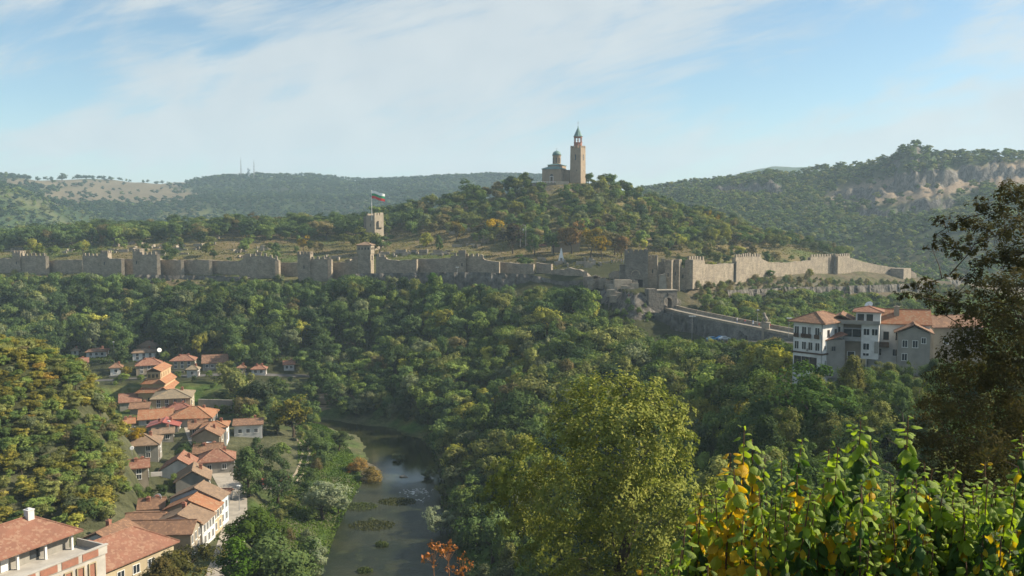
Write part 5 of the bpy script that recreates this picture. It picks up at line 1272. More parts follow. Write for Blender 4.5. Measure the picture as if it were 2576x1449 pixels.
rwall([(372, 1262, 344), (460, 1258, 345), (560, 1248, 346), (760, 1254, 349)], .35, .9, .9, STONE_L, "pale kerb parapet along the upper road behind the basilica", 'road_parapet')
rwall([(498, 1562, 186), (536, 1560, 187)], .3, 0, .9, CONC, "white courtyard wall left of the bright white gable house", 'yard_wall')

# ---------------------------------------------------------------- stepped row along the street
def local(lab, loc, yaw, w, d, h, rh, st, rm, wmt, **k): return block_house(lab, loc, yaw, w, d, h, rh, st, rm, wmt, **k)
zs = -62.8
sw = lambda n, d, z, ww=.9, wh=1.5: [((i + .5) / n * d * .9 - d * .45, z, ww, wh) for i in range(n)]
local("row house with grey ridge light and tan roof, farthest of the street row", (-65.3, 181.6, zs), -3, 10.5, 4.6, 5.9, 2.5, 'front', TAN, BLUEW, wr=sw(2, 4.6, 3.3) + sw(2, 4.6, .8), over=.35, group='street row')
local("row house with bright orange gable roof, middle of the street row", (-64.8, 176.6, zs), -2, 10.0, 5.0, 5.3, 2.2, 'front', ORA, CREAM, wr=sw(3, 5, 3.2) + sw(2, 5, .8), over=.35, group='street row')
local("row house with faded tan roof and white shuttered street front", (-64.3, 170.6, zs), -2, 9.4, 6.6, 4.9, 1.9, 'front', TAN, WHITE, wr=sw(4, 6.6, 2.9) + sw(3, 6.6, .6), over=.35, group='street row', chim=((-.1, .3, 2.6),))
local("row house with ribbed tile roof and blank beige end wall", (-66.0, 164.0, zs), 3, 12, 6, 5.0, 1.7, 'side', BRN, BEIGE, wr=sw(3, 7, 2.9) + sw(2, 7, .7), over=.35, group='street row')
local("low shed roofed wing with dark brown tiles beside the large dish", (-72.5, 172.0, zs), 4, 7.0, 9, 4.3, 1.2, 'side', BRN, GREYR, over=.3, base=4, group='street row')
local("tan gable roofed house wedged behind the big red roof", (-72.8, 157.5, zs), -14, 8.5, 7.5, 6.0, 2.0, 'front', BRN, WHITE, wr=sw(2, 7.5, 3), over=.35, group='street row', chim=((-.2, .1, 2.6),))
# wooden shelter on the left, and awnings
shp = PS(414, 1712, 172); sh = thing('wooden_shelter', "small open shelter with sagging red tiled roof on tall posts at the wood edge", 'shelter', tuple(shp), R(-8))
roof_mesh('side', 4.6, 3.2, 0, .9, .25).obj('roof', BRN, sh)
for x in (-2, 2):
    for y in (-1.3, 1.3): MB().tube((x, y, -6), (x, y, -.1), .1).obj('post', METAL, sh)
MB().box(-2.2, 2.2, -1.4, 1.4, -2.4, -.3).obj('boarding', WOOD, sh)
ap = PS(740, 1585, 196); sh = thing('tiled_shelter', "little red tiled lean-to on posts beside the pale yard", 'shelter', (ap.x, ap.y, H(ap.x, ap.y) + 2.4))
roof_mesh('side', 3.4, 2.6, 0, .7, .2).obj('roof', RED, sh)
for x in (-1.5, 1.5):
    for y in (-1.1, 1.1): MB().tube((x, y, -3), (x, y, -.1), .07).obj('post', METAL, sh)
block_house("low hut with red sheet roof among white rubble by the grass track", (PS(905, 1490, 218).x, 218, H(PS(905, 1490, 218).x, 218)), 28, 6.5, 3.5, 2.0, .6, 'side', SHEET, GREYR, over=.3, base=2, group=None, name='hut')

# ---------------------------------------------------------------- big red roofed yellow house
def oblique(name, label, E, yaw, L, Wd, h, rh, rm, wmt, cat='house'):
    """house whose local x runs along its long eave; E is the world spot of the right front eave corner"""
    root = thing(name, label, cat, E, R(yaw)); return root
# long axis towards the camera-left; local +x = (0.43,0.90), local -y faces the river
ya = 64.0
E = Vector((-58.9, 152.6, -56.0))
ca, sa = math.cos(R(ya)), math.sin(R(ya))
def off(E, ax, ay): return (E.x + ca * ax - sa * ay, E.y + sa * ax + ca * ay)
cx, cy = off(E, -12.0, 5.2)
yh = block_house("long yellow house with wide plain red roof and dormer near the lower left", (cx, cy, -62.3), ya, 23, 9.4, 6.3, 3.4, 'hip', RED, CREAM, wf=[(-9 + i * 3.1, 3.6, 1.3, 1.4) for i in range(7)] + [(-9 + i * 3.1, .8, 1.3, 1.4) for i in range(7)], wr=[(-2, 3.6, 1.2, 1.4), (2, 3.6, 1.2, 1.4)], over=.75, group=None, chim=((-.12, .12, 3.4),))
dm = MB().box(-6.3, -4.3, -4.2, -1.4, 6.6, 8.1).obj('dormer', GREYR, [c for c in yh.children if c.name.startswith('roof')][0])
dr2 = [c for c in yh.children if c.name.startswith('roof')][0]
roof_mesh('front', 2.6, 3.2, 8.1, .6, .25).xf(Matrix.Translation((-5.3, -2.9, 0))).obj('dormer_roof', RED, dr2)
MB().box(-5.9, -4.7, -4.28, -4.0, 6.9, 7.9).obj('dormer_window', GLASS, dr2)

# ---------------------------------------------------------------- terrace house in the corner
E = Vector((-66.1, 131.6, -46.8))
cx, cy = off(E, -13.0, 4.9)
th = thing('terrace_house', "large red roofed house with open pillared terrace in the lower left corner", 'house', (cx, cy, -58.0), R(ya))
Lh, Wh, hh = 26, 8.6, 11.2
MB().box(-Lh/2, Lh/2, -Wh/2 + 1.2, Wh/2, -4, hh - .15).obj('wall', GREYR, th)
rf = roof_mesh('hip', Lh, Wh, hh, 3.0, .9).obj('roof', RED, th)
chimney(rf, 8.6, -.3, hh + 1.6, hh + 4.0, .5, WHITE)
chimney(rf, -4.5, .9, hh + 1.6, hh + 3.6, .45, WHITE)
MB().box(-Lh/2 - 4, Lh/2 + 1.2, -Wh/2 - 5.2, -Wh/2 + 1.19, -4, hh - 2.8).obj('lower_storey', CONC, th)
pa = MB().box(-Lh/2 - 4, Lh/2 + 1.4, -Wh/2 - 5.4, -Wh/2 - 5.15, hh - 3.0, hh - 1.7).box(Lh/2 + 1.2, Lh/2 + 1.45, -Wh/2 - 5.14, -Wh/2 + 1.1, hh - 3.0, hh - 1.7).box(-Lh/2 - 4, Lh/2 + 1.5, -Wh/2 - 5.55, -Wh/2 - 5.02, hh - 1.7, hh - 1.55)
pa.obj('parapet', CONC, th)
bpn = MB()
for i in range(8):
    x = Lh/2 - .2 - i * 3.4; bpn.box(x - 2.7, x, -Wh/2 - 5.47, -Wh/2 - 5.4, hh - 2.9, hh - 1.85)
bpn.obj('brick_panels', BRICK, th)
for i in range(9):
    x = Lh/2 - .6 - i * 2.0
    f = MB().box(x - 1.25, x - 1.1, -Wh/2 - 5.42, -Wh/2 - 5.1, hh - 7.2, hh - 3.6).box(x - .1, x + .05, -Wh/2 - 5.42, -Wh/2 - 5.1, hh - 7.2, hh - 3.6).box(x - 1.1, x - .1, -Wh/2 - 5.42, -Wh/2 - 5.1, hh - 3.75, hh - 3.6).obj('window', CREAM, th)
    MB().box(x - 1.1, x - .1, -Wh/2 - 5.26, -Wh/2 - 5.15, hh - 7.2, hh - 3.75).obj('pane', BRICK, f)
for i in range(6):
    x = Lh/2 - .3 - i * 4.4
    MB().box(x - .16, x + .16, -Wh/2 + .05, -Wh/2 + .37, hh - 2.8, hh - .12).obj('pillar', WMET, th)
MB().box(2, 3.2, -Wh/2 + 1.12, -Wh/2 + 1.25, hh - 2.75, hh - .7).obj('door', WMET, th)
for x in (-8, -4, 6.5): MB().box(x, x + 1.6, -Wh/2 + 1.13, -Wh/2 + 1.25, hh - 2.4, hh - 1.0).obj('window', GLASS, th)
CLEAR.append((cx, cy, 17)); CLEAR.append(off(E, 2, -2) + (7,)); CLEAR.append(off(E, -14, -6) + (10,)); CLEAR.append(off(E, -25, 2) + (12,))

# ---------------------------------------------------------------- hotel and houses on the right ridge
def P2(u, v, d): return PS(u, v, d)
rd_ = 200
a0 = P2(2636, 1062, rd_)
hl = thing('white_hotel', "three storey white house with brown hip roof and dark glazed ground floor", 'house', (0, 0, a0.z - 9.6), R(-48))
Wd, Dp, hh = 7.2, 10.2, 9.6
_c = P2(2721, 1062, 196); _a = R(-48)
hl.location.x = _c.x - (Wd/2 * math.cos(_a) + Dp/2 * math.sin(_a)); hl.location.y = 196 - (Wd/2 * math.sin(_a) - Dp/2 * math.cos(_a))
MB().box(-Wd/2, Wd/2, -Dp/2, Dp/2, -5, hh - .12).obj('wall', WHITE2, hl)
rf = roof_mesh('hip', Wd, Dp, hh, 2.0, 1.0).obj('roof', BRN, hl)
MB().box(-Wd/2 - .25, Wd/2 + .25, -Dp/2 - .25, Dp/2 + .1, 2.4, 2.75).obj('cornice', WOOD, hl)
for i, x in enumerate((-2.75, -.95, .35, 2.3)):
    f = add_window(hl, 'f', x, 5.9, 1.0 if i != 2 else .6, 2.5, Wd, Dp, WHITE2)
    bl = MB().box(x - .62, x + .62, -Dp/2 - .38, -Dp/2 - .34, 6.0, 6.9)
    bl.obj('balcony_rail', WOOD, hl)
for i, x in enumerate((-2.7, -.9, .7, 2.4)): add_window(hl, 'f', x, 3.3, .95, 1.7, Wd, Dp, WHITE2)
for i in range(3): add_window(hl, 'f', -2.4 + i * 1.9, -1.4, 1.6, 3.0, Wd, Dp, WOOD, sill=False)
for x in (-3.6, -1.2, 1.6): add_window(hl, 'r', x, -.6, .5, 1.6, Wd, Dp, WHITE2)
add_window(hl, 'r', -3.9, 3.6, .6, .8, Wd, Dp, WHITE2)
MB().box(-.1, .1, -Dp/2 - .3, -Dp/2, 3.0, 3.6).box(2.9, 3.5, -Dp/2 - .35, -Dp/2, 7.0, 7.6).obj('air_unit', GREYR, hl)
MB().tube((Wd/2 - .15, -Dp/2 - .1, -2), (Wd/2 - .15, -Dp/2 - .1, hh - .2), .07).tube((Wd/2 + .1, 1.5, -2), (Wd/2 + .1, 1.5, hh - .2), .07).obj('drainpipe', METAL, hl)
for x in (-2.6, .6, 3.4): add_window(hl, 'r', x, 6.4, .8, 1.4, Wd, Dp, WOOD)
CLEAR.append((hl.location.x, hl.location.y, 8)); CLEAR.append((hl.location.x, hl.location.y - 7, 5))
# small lean roof between the two
lr = P2(2755, 1120, 197); o_ = thing('annexe', "low annexe with narrow red roof between the white hotel and the balcony house", 'house', (lr.x, lr.y + 2, lr.z - 3), R(10))
MB().box(-2.8, 2.8, -1.5, 2.5, -6, 2.7).obj('wall', GREYR, o_)
MB().add([(-3.1, -1.9, 2.5), (3.1, -1.9, 4.0), (3.1, 2.8, 4.4), (-3.1, 2.8, 2.9), (-3.1, -1.9, 2.3), (3.1, -1.9, 3.8), (3.1, 2.8, 4.2), (-3.1, 2.8, 2.7)], [(0,1,2,3),(7,6,5,4),(0,4,5,1),(1,5,6,2),(2,6,7,3),(3,7,4,0)]).obj('roof', RED, o_)
add_window(o_, 'f', 0, 0.2, .9, 1.0, 5.6, 3.0, GREYR)
# balcony house
m0 = P2(2860, 1030, 198)
bh_ = thing('balcony_house', "tall white and grey house with stacked balconies and attic storey", 'house', (m0.x + .6, 203, m0.z - 10.9), R(-24))
bh_.scale = (.86, .86, .69)
# local frame: metres per px about .0676
MB().box(-6.6, .9, -4, 4, -3, 12.2).obj('wall', BEIGE, bh_)
MB().box(-6.65, -3.6, -5.2, -4.002, 5.6, 12.6).obj('bay', WHITE2, bh_)
MB().box(.95, 5.2, -5.6, 3.6, 0.3, 11.5).obj('tower_wing', WHITE2, bh_)
MB().box(-.6, 5.4, -3.2, 3.8, 11.52, 15.4).obj('attic', WHITE2, bh_)
roof_mesh('hip', 6.2, 7.2, 15.5, 1.5, .8).xf(Matrix.Translation((2.4, .3, 0))).obj('roof', RED, bh_)
roof_mesh('front', 5.2, 8.4, 12.7, 1.9, .6).xf(Matrix.Translation((-4.2, -.6, 0))).obj('roof', BRN, bh_)
bb_ = MB().box(-3.55, .9, -5.5, -4.01, 5.9, 6.2).box(-3.55, .9, -5.55, -5.4, 6.2, 7.3).box(-3.6, .94, -5.5, -4.01, 9.9, 10.2).box(-3.55, -3.4, -5.5, -5.35, 7.3, 9.9).box(-1.4, -1.2, -5.5, -5.35, 7.3, 9.9)
bb_.obj('balcony', METAL, bh_)
MB().box(-3.35, .7, -5.35, -5.3, 7.4, 9.8).obj('glazing', GLASS, bh_)
MB().box(-6.7, 5.4, -6.4, -3.3, 11.6, 11.9).box(-6.7, 5.4, -6.42, -6.32, 11.9, 12.9).obj('roof_terrace', GREYR, bh_)
for x, z, w2, h2 in ((-5.8, 8.6, .8, 1.8), (-4.6, 8.6, .8, 1.8)):
    f = MB().box(x - .5, x + .5, -5.28, -5.2, z - .1, z + h2 + .1).obj('window', WMET, bh_); MB().box(x - .38, x + .38, -5.32, -5.27, z, z + h2).obj('pane', GLASS, f)
for x, z, w2, h2 in ((2.2, 8.2, .7, 2.0), (4.2, 8.2, .7, 2.0), (2.2, 3.4, .7, 2.0), (2.2, 1.4, .7, .8)):
    f = MB().box(x - w2 - .1, x + w2 + .1, -5.68, -5.6, z - .1, z + h2 + .1).obj('window', WMET, bh_); MB().box(x - w2, x - .05, -5.72, -5.67, z, z + h2).box(x + .05, x + w2, -5.72, -5.67, z, z + h2).obj('pane', GLASS, f)
for x in (.6, 2.8):
    f = MB().box(x - .95, x + .95, -3.3, -3.2, 12.2, 14.8).obj('window', WMET, bh_); MB().box(x - .82, x + .82, -3.36, -3.29, 12.3, 14.7).obj('pane', GLASS, f)
MB().box(4.2, 5.2, -5.9, -5.61, 2.4, 6.2).obj('drain_panel', GREYR, bh_)
for x in (-5.5, -1.5):
    f = MB().box(x - 1, x + 1, -4.1, -4, 0, 2.3).obj('window', WMET, bh_); MB().box(x - .8, x + .8, -4.15, -4.09, .1, 2.2).obj('pane', GLASS, f)
CLEAR.append((m0.x, 202, 9)); CLEAR.append((m0.x - 2, 194, 6))
# tiled house further right
r0 = P2(2990, 1060, 199)
rh_ = thing('tiled_house', "orange tiled house with chimney right of the balcony house", 'house', (r0.x, 205, r0.z - 9.9), R(-20))
MB().box(-5.5, 7.5, -4, 4, -5, 8.9).obj('wall', WHITE2, rh_)
rf = roof_mesh('side', 12.6, 8.0, 9.0, 3.0, .6).xf(Matrix.Translation((1, 0, 0))).obj('roof', ORA, rh_)
chimney(rf, .6, -1.6, 10, 12.6, .55, BEIGE)
for x in (-4, -1.6, 1.0, 3.4, 5.6): add_window(rh_, 'f', x, 5.3, 1.0, 1.7, 13, 8, WOOD)
for x in (-3, 0.4, 3.4): add_window(rh_, 'f', x, 1.6, 1.0, 1.5, 13, 8, WMET)
MB().tube((-5.3, -4.12, -3), (-5.3, -4.12, 8.8), .07).tube((7.3, -4.12, -3), (7.3, -4.12, 8.8), .07).obj('drainpipe', METAL, rh_)
MB().box(-5.6, -1, -5.6, -4.01, 3.6, 4.7).obj('balcony', WOOD, rh_)
g0_ = P2(3050, 1085, 195)
gh = block_house("grey house with old brown gable roof half behind the dark tree", (g0_.x, 199.5, g0_.z - 7.0), -22, 6.6, 8, 5.9, 2.0, 'front', BRN, GREYR, wf=[(-1.8, 2.6, 1.0, 1.5), (.3, 2.6, 1.0, 1.5), (2.0, 3.6, .8, 1.2), (-1.8, -.4, 1.0, 1.5)], over=.8, group=None)
g0_ = P2(3180, 1070, 205)
gh = block_house("brown roofed house deepest behind the dark tree on the right", (g0_.x, 211, g0_.z - 8.0), 4, 12, 8, 7.0, 2.4, 'side', BRN, BEIGE, wf=[(-3, 3, 1, 1.4), (1, 3, 1, 1.4)], over=.6, group=None)
CLEAR.append((r0.x, 204, 9)); CLEAR.append((r0.x + 6, 196, 6))
# ---------------------------------------------------------------- where trees grow
def heath_mask(x, y, rs):
    z = height(x, y); U = 1288 + FD * x / y; Vr = 560 - z / y * FD
    n = fbm(x / 140, y / 140, 44)
    hm = np.clip(1 - np.abs(Vr - 492) / 34, 0, 1) * np.clip((560 - U) / 160, 0, 1) * np.clip((U - 60) / 120, 0, 1)
    hm = np.maximum(hm, np.clip(1 - np.abs(Vr - 462) / 14, 0, 1) * np.clip((500 - U) / 60, 0, 1))
    hm2 = np.clip(1 - np.abs(Vr - (500 - (U - 2100) * 0.14)) / 42, 0, 1) * np.clip((U - 2020) / 160, 0, 1) * (y < 1500)
    f = np.clip(np.maximum(hm * 2.2 + n * .9 - .1, hm2 * 2.2 + n * .8 - .2), 0, 1)
    ok = rs.uniform(0, 1, len(x)) > f * 0.93
    for ub, yb, A, e_ in BANDS:
        sg = y - np.interp(U, ub, yb); ok &= ~((U > ub[0] + e_ * .3) & (U < ub[-1] - e_ * .3) & (sg > -A * 1.5) & (sg < 6) & (rs.uniform(0, 1, len(x)) < .93))
    return ok
PAL_WOOD = [(G_DARK, 6), (G_MID, 5), (G_FRESH, 2), (G_OLIVE, 2), (G_GREY, 1.2), (G_YEL, .35), (G_BROWN, .4)]
PAL_BANK = [(G_DARK, 2.5), (G_MID, 4), (G_FRESH, 4), (G_OLIVE, 3.5), (G_GREY, 1), (G_YEL, .8), (G_BROWN, .5)]
NAMES[(.21, .20, .05)] = 'golden olive'; NAMES[(.26, .19, .05)] = 'orange brown'
PAL_SPUR = [((.21, .20, .05), 4), (G_OLIVE, 4.5), (G_FRESH, 3.4), (G_MID, 2), (G_YEL, 1.6), (G_BROWN, 1.2), ((.26, .19, .05), .4), (G_GREY, .8)]
PAL_PARK = [(G_DARK, 4), (G_MID, 5), (G_FRESH, 1.5), (G_OLIVE, 1.6), (G_BROWN, .9), (G_YEL, .2)]
PAL_HILL = [(G_MID, 4), (G_FRESH, 2), (G_OLIVE, 4), (G_DARK, 1.5), (G_BROWN, 1.5), (G_YEL, .8), (G_GREY, 1)]
PAL_NORTH = [(G_FRESH, 5), (G_MID, 4), (G_OLIVE, 2.5), (G_YEL, .5), (G_GREY, 1)]
PAL_FAR = [(G_DARK, 4), (G_MID, 4), (G_OLIVE, 1.2), (G_GREY, 1), (G_FRESH, 1)]
# single trees that stand out in the view: frame column, row of the foot, distance, height, tint, kind, what it is
def one(u, v, d, h, tint, kind, note, wide=1.0, snap=True):
    q = PD(u, v or 700, d); z = H(q.x, d)
    if v: h = max(2.5, PD(u, v, d).z - z)
    TREES.append(dict(x=q.x, y=d, z=z, h=h, w=wide, tint=tint, kind=kind, zone='one', note=note))
one(1247, 545, 522, 9, (0.40, 0.29, 0.02), 'mid', "small bright yellow tree on the dark hillside left of the stairway", 1.2)
one(762, 590, 535, 10, (0.26, 0.19, 0.02), 'mid', "round golden tree on the plateau above the humped bulge")
one(1487, 570, 455, 15, (0.24, 0.18, 0.02), 'mid', "large golden tree left of the square gate tower", .95)
one(1515, 592, 452, 13, (0.22, 0.16, 0.02), 'mid', "golden tree touching the large golden one on its right", 1.0)
one(1563, 590, 462, 12, G_RUST, 'mid', "rusty brown tree beside the square gate tower")
one(1545, 0, 466, 13, G_BROWN, 'mid', "brown tree behind the golden pair")
one(1438, 552, 470, 14, G_RUST, 'mid', "broad reddish brown tree behind the obelisk")
one(1290, 560, 478, 14, (0.06, 0.05, 0.04), 'mid', "dark brownish tree left of the metal bell frame", .95)
one(1330, 0, 500, 11, G_FRESH, 'mid', "light green tree right of the metal bell frame")
one(1345, 0, 470, 12, G_MID, 'mid', "deep green tree above the red parasol")
one(1392, 0, 473, 12, G_MID, 'mid', "deep green tree left of the broad reddish one")
one(1317, 637, 436, 4.6, G_MID, 'mid', "lone round tree growing on the curtain wall top", 1.3)
one(1150, 0, 520, 13, (.13, .11, .03), 'mid', "yellowing tree group member nearest the watch tower, on shaded slope")
one(1072, 0, 500, 11, G_YEL, 'mid', "yellowing tree between the watch tower and the dark hillside")
one(1105, 0, 503, 9, G_MID, 'tall', "slim green tree right of the yellowing tree on the terraces")
one(1035, 520, 560, 16, G_MID, 'mid', "big lit green tree right of the flag tower", 1.1)
one(925, 568, 505, 13, G_OLIVE, 'mid', "pale olive tree directly below the flag tower", 1.2)
one(955, 592, 503, 12, G_MID, 'mid', "green tree hiding the right foot of the flag tower", 1.3)
one(85, 0, 560, 11, G_YEL, 'mid', "yellow green tree near the left edge of the plateau")
one(103, 0, 548, 9, (.12, .15, .02), 'mid', "lime green tree behind the first battlements on the left")
one(210, 0, 560, 10, G_YEL, 'mid', "yellow green tree behind the second battlemented bulge")
one(365, 0, 590, 12, G_FRESH, 'mid', "bright green round tree at the back of the plateau")
one(1135, 770, 380, 8, (.22, .20, .02), 'mid', "vivid yellow green tree in the wood below the battlements")
one(1105, 690, 398, 10, G_FRESH, 'tall', "slender light green tree reaching the cliff below the lamp pole")
one(1085, 682, 403, 11, (.06, .13, .03), 'tall', "tallest slender light green tree in front of the dark cliff")
one(990, 900, 350, 9, (.17, .17, .025), 'mid', "yellow green tree at the river bend beneath the dark wood")
one(735, 992, 270, 7.5, (.14, .14, .03), 'mid', "golden green tree by the excavated ruins", 1.2)
one(1905, 970, 168, 9, (.24, .21, .03), 'fine', "yellow flowering tree right of the large willow", 1.0)
one(1770, 905, 235, 9, (.11, .15, .03), 'fine', "light olive tree behind the large willow", 1.2)
one(2060, 915, 150, 10, (.07, .13, .04), 'fine', "fresh green rounded tree below the white hotel", 1.1)
one(2008, 915, 168, 9, (.10, .13, .05), 'fine', "dark olive tree hiding the foot of the white hotel", 1.3)
one(2140, 890, 172, 6.5, (.13, .14, .05), 'fine', "pale thin tree under the balcony house")
one(1560, 0, 290, 8, (.15, .08, .05), 'mid', "reddish tree top in the middle of the right bank wood")
one(2035, 0, 468, 6, (.20, .20, .03), 'mid', "yellow tree on the slope beneath the long sunlit wall")
one(1937, 0, 450, 5, (.07, .15, .03), 'mid', "round fresh green shrub behind the raised battlements", 1.3)
one(1780, 0, 585, 8, (.30, .22, .02), 'mid', "yellow tree at the right shoulder of the hill")
one(1800, 0, 575, 8, (.24, .17, .02), 'mid', "second yellow tree lower on the right shoulder of the hill")
one(625, 1122, 200, 11, G_MID, 'fine', "large dark green tree beside the pale yard", 1.3)
one(695, 1150, 207, 10, G_DARK, 'fine', "dark tree between the big dark one and the grass track", 1.2)
one(645, 1246, 163, 12, (.06, .10, .02), 'fine', "big rounded tree in front of the yard at lower left", 1.2)
one(600, 1352, 148, 9, (.07, .14, .02), 'fine', "lit green tree at the lower edge left of the river", 1.4)
one(705, 1320, 154, 8, G_MID, 'fine', "deep green tree at the lower edge nearest the river bank", 1.3)
one(440, 1350, 140, 7, (.09, .09, .03), 'fine', "olive tree in front of the yellow house wall", 1.3)
one(395, 1400, 133, 5, (.09, .08, .03), 'fine', "brownish shrub tree below the big plain red roof", 1.3)
one(812, 1205, 203, 7.5, G_SILV, 'fine', "broad silvery willow bush on the left river bank", 1.5)
one(850, 1228, 209, 6, G_SILV, 'fine', "smaller silvery willow right beside the broad one", 1.3)
one(792, 1352, 170, 6, G_SILV, 'fine', "silvery willow bush at the lower left river edge", 1.2)
one(1108, 1272, 196, 4.5, G_SILV, 'fine', "silvery bush on the right river bank above the stalks", 1.3)
one(930, 0, 205, 2.6, (.12, .15, .09), 'bush', "small grey green willow on the weedy islet", 1.5)
one(905, 1148, 243, 3.0, (.24, .16, .055), 'bush', "orange yellow bush on the sand spit in the river", 1.5)
one(935, 1168, 238, 3.0, (.22, .17, .06), 'bush', "tan low bush at the tip of the sand spit", 1.5)
one(880, 0, 243, 2.6, (.28, .15, .03), 'bush', "orange bush at the root of the sand spit", 1.9)
one(787, 0, 252, 1.8, (.36, .26, .02), 'bush', "tiny yellow bush beside the grass track", 1.3)
one(845, 0, 262, 6, (.06, .09, .04), 'mid', "grey green willow where the pool begins", 1.3)
one(800, 0, 250, 6, G_MID, 'mid', "deep green bush right of the wheel tracks", 1.5)
one(1000, 0, 258, 4, G_GREY, 'mid', "pale round bush at the far right shore of the pool", 1.2)
one(1075, 0, 240, 4.5, G_GREY, 'mid', "second pale round bush on the right shore", 1.2)
one(1110, 0, 222, 4, G_OLIVE, 'mid', "light bush overhanging the rapids on the right", 1.2)
one(655, 955, 285, 13, (.05, .07, .045), 'mid', "tall grey green willow in the middle of the valley floor", 1.2)
one(620, 0, 290, 11, (.05, .075, .04), 'mid', "bushy tree behind the sunny lawn", 1.3)
one(590, 915, 318, 12, G_OLIVE, 'mid', "tall olive tree right of the concrete wall")
one(548, 1002, 297, 8, (.06, .10, .02), 'mid', "dense green tree right of the basilica arcade", 1.5)
one(565, 0, 335, 9, G_OLIVE, 'mid', "olive tree standing before the far cottages")
one(800, 880, 358, 13, G_DARK, 'mid', "tall dark tree at the bend beside the road wall")
one(310, 0, 345, 6, (.17, .15, .03), 'mid', "yellowish tree beside the small white road house", 1.2)
one(320, 0, 225, 5, (.28, .20, .02), 'fine', "golden bush next to the tiny orange roof", 1.5)
one(455, 0, 228, 7, G_DARK, 'fine', "dark tree filling the lane between the houses", 1.2)
one(425, 0, 205, 4, G_FRESH, 'fine', "bright garden bush below the big tan hip roof", 1.4)
one(395, 0, 182, 4.5, (.08, .14, .025), 'fine', "bright green bush before the narrow brick sided house", 1.4)
one(640, 0, 240, 7, G_DARK, 'tall', "slim dark cypress by the low farm house")
one(165, 0, 2060, 24, G_DARK, 'far', "lone dark tree clump breaking the far left skyline", 1.6)
one(1180, 448, 598, 13, G_MID, 'mid', "tall tree on the left shoulder of the church hill", 1.2)
one(1320, 432, 602, 14, G_FRESH, 'mid', "rounded green tree on the crest left of the church", 1.2)
one(1290, 442, 600, 13, G_DARK, 'mid', "dark tree on the crest behind the rounded one", 1.1)
one(1480, 0, 606, 8, G_GREY, 'mid', "grey green tree right against the bell tower", .9)
one(1512, 0, 606, 7.5, G_OLIVE, 'mid', "thin leaved tree on the crest right of the bell tower", 1.3)
one(1530, 0, 603, 8, G_MID, 'mid', "darker tree at the end of the crest right of the church", 1.2)
scatter('wood', [(-120, 373), (-120, 514), (0, 510), (300, 478), (600, 452), (900, 431), (1150, 416), (1400, 396), (1490, 378), (1530, 352), (1480, 345), (1150, 352), (960, 380), (900, 376)], 6.6, (8.5, 14), PAL_WOOD, seed=11, wide=.86)
scatter('bank', [(930, 372), (1130, 345), (1480, 344), (1560, 340), (1700, 338), (1880, 292), (1990, 250), (1990, 186), (1990, 178), (1180, 178), (1080, 230), (1040, 300)], 6.3, (8.5, 13), PAL_BANK, seed=12, wide=.88)
scatter('bankn', [(1180, 178), (1990, 178), (2000, 92), (1280, 92), (1150, 130)], 6.6, (9, 14), PAL_BANK, kind='fine', seed=13, wide=.9)
scatter('spur', [(-260, 140), (-260, 292), (0, 286), (200, 262), (300, 226), (335, 196), (330, 150), (250, 132), (0, 132)], 2.6, (2.2, 4.2), PAL_SPUR, seed=14, wide=1.25)
scatter('park', [(-120, 592), (-120, 700), (1000, 650), (1060, 600), (960, 560), (500, 585)], 8.5, (9, 13.5), PAL_PARK, seed=15, wide=1.15)
scatter('lawn', [(-120, 530), (-120, 590), (1000, 560), (1000, 480)], 19, (4, 9), PAL_PARK, seed=16)
def not_stair(x, y, rs):
    U = 1288 + FD * x / y
    return ~((np.abs(U - 1388) < 22) & (y > 540)) & ~((U > 1345) & (U < 1465) & (y > 588)) & (rs.uniform(0, 1, len(x)) > np.clip((1330 - U) / 500, 0, .55) * (y < 560))
scatter('hill', [(1010, 545), (1010, 612), (1150, 612), (1470, 604), (1640, 604), (1900, 592), (1900, 530), (1640, 470), (1480, 482), (1250, 500), (1130, 530)], 7.4, (7, 11), PAL_HILL, seed=17, keep=not_stair)
scatter('east', [(1640, 468), (1900, 528), (2130, 560), (2130, 592), (1900, 592), (1850, 560)], 7.0, (6, 9), PAL_HILL, seed=18)
scatter('shoulder', [(1700, 430), (1760, 415), (2060, 500), (2060, 520), (1640, 470)], 10, (4, 8), PAL_HILL, seed=19)
scatter('north', [(1745, 386), (1850, 335), (1960, 312), (2060, 292), (2240, 296), (2700, 300), (2700, 520), (2300, 508), (2100, 470), (1950, 418), (1800, 390)], 6.4, (7, 10.5), PAL_NORTH, seed=20)
scatter('ridge', [(1990, 88), (2760, 60), (2760, 186), (2000, 186)], 5.4, (6, 9), [(G_DARK, 4), (G_MID, 3), (G_OLIVE, 2), (G_FRESH, 1.2)], kind='fine', seed=21)
scatter('shoulder', [(1490, 350), (1640, 350), (1650, 362), (1500, 366)], 4.2, (2.2, 4.2), PAL_BANK, kind='bush', seed=44)
scatter('spurfoot', [(300, 163), (352, 168), (362, 262), (312, 262)], 2.9, (1.4, 3.0), [(G_FRESH, 3), (G_OLIVE, 2), (G_MID, 2)], kind='bush', seed=45)
scatter('village', [(585, 232), (700, 232), (735, 300), (600, 332)], 7.5, (5, 9.5), PAL_BANK, seed=46)
scatter('shore', [(770, 314), (1090, 300), (1130, 318), (930, 350), (790, 338)], 4.8, (5, 9), PAL_WOOD, kind='mid', seed=47)
scatter('village', [(590, 270), (960, 330), (960, 372), (560, 372), (600, 310)], 7, (6, 11), PAL_WOOD, seed=41)
scatter('scrub', [(1745, 392), (1850, 425), (2080, 480), (2240, 515), (2290, 530), (2500, 535), (2500, 505), (2250, 500), (2100, 462), (1960, 412), (1850, 380), (1760, 372)], 3.6, (2.0, 4.6), [(G_BROWN, 3), (G_OLIVE, 3), (G_GREY, 3), (G_MID, 1.5)], kind='bush', seed=42)
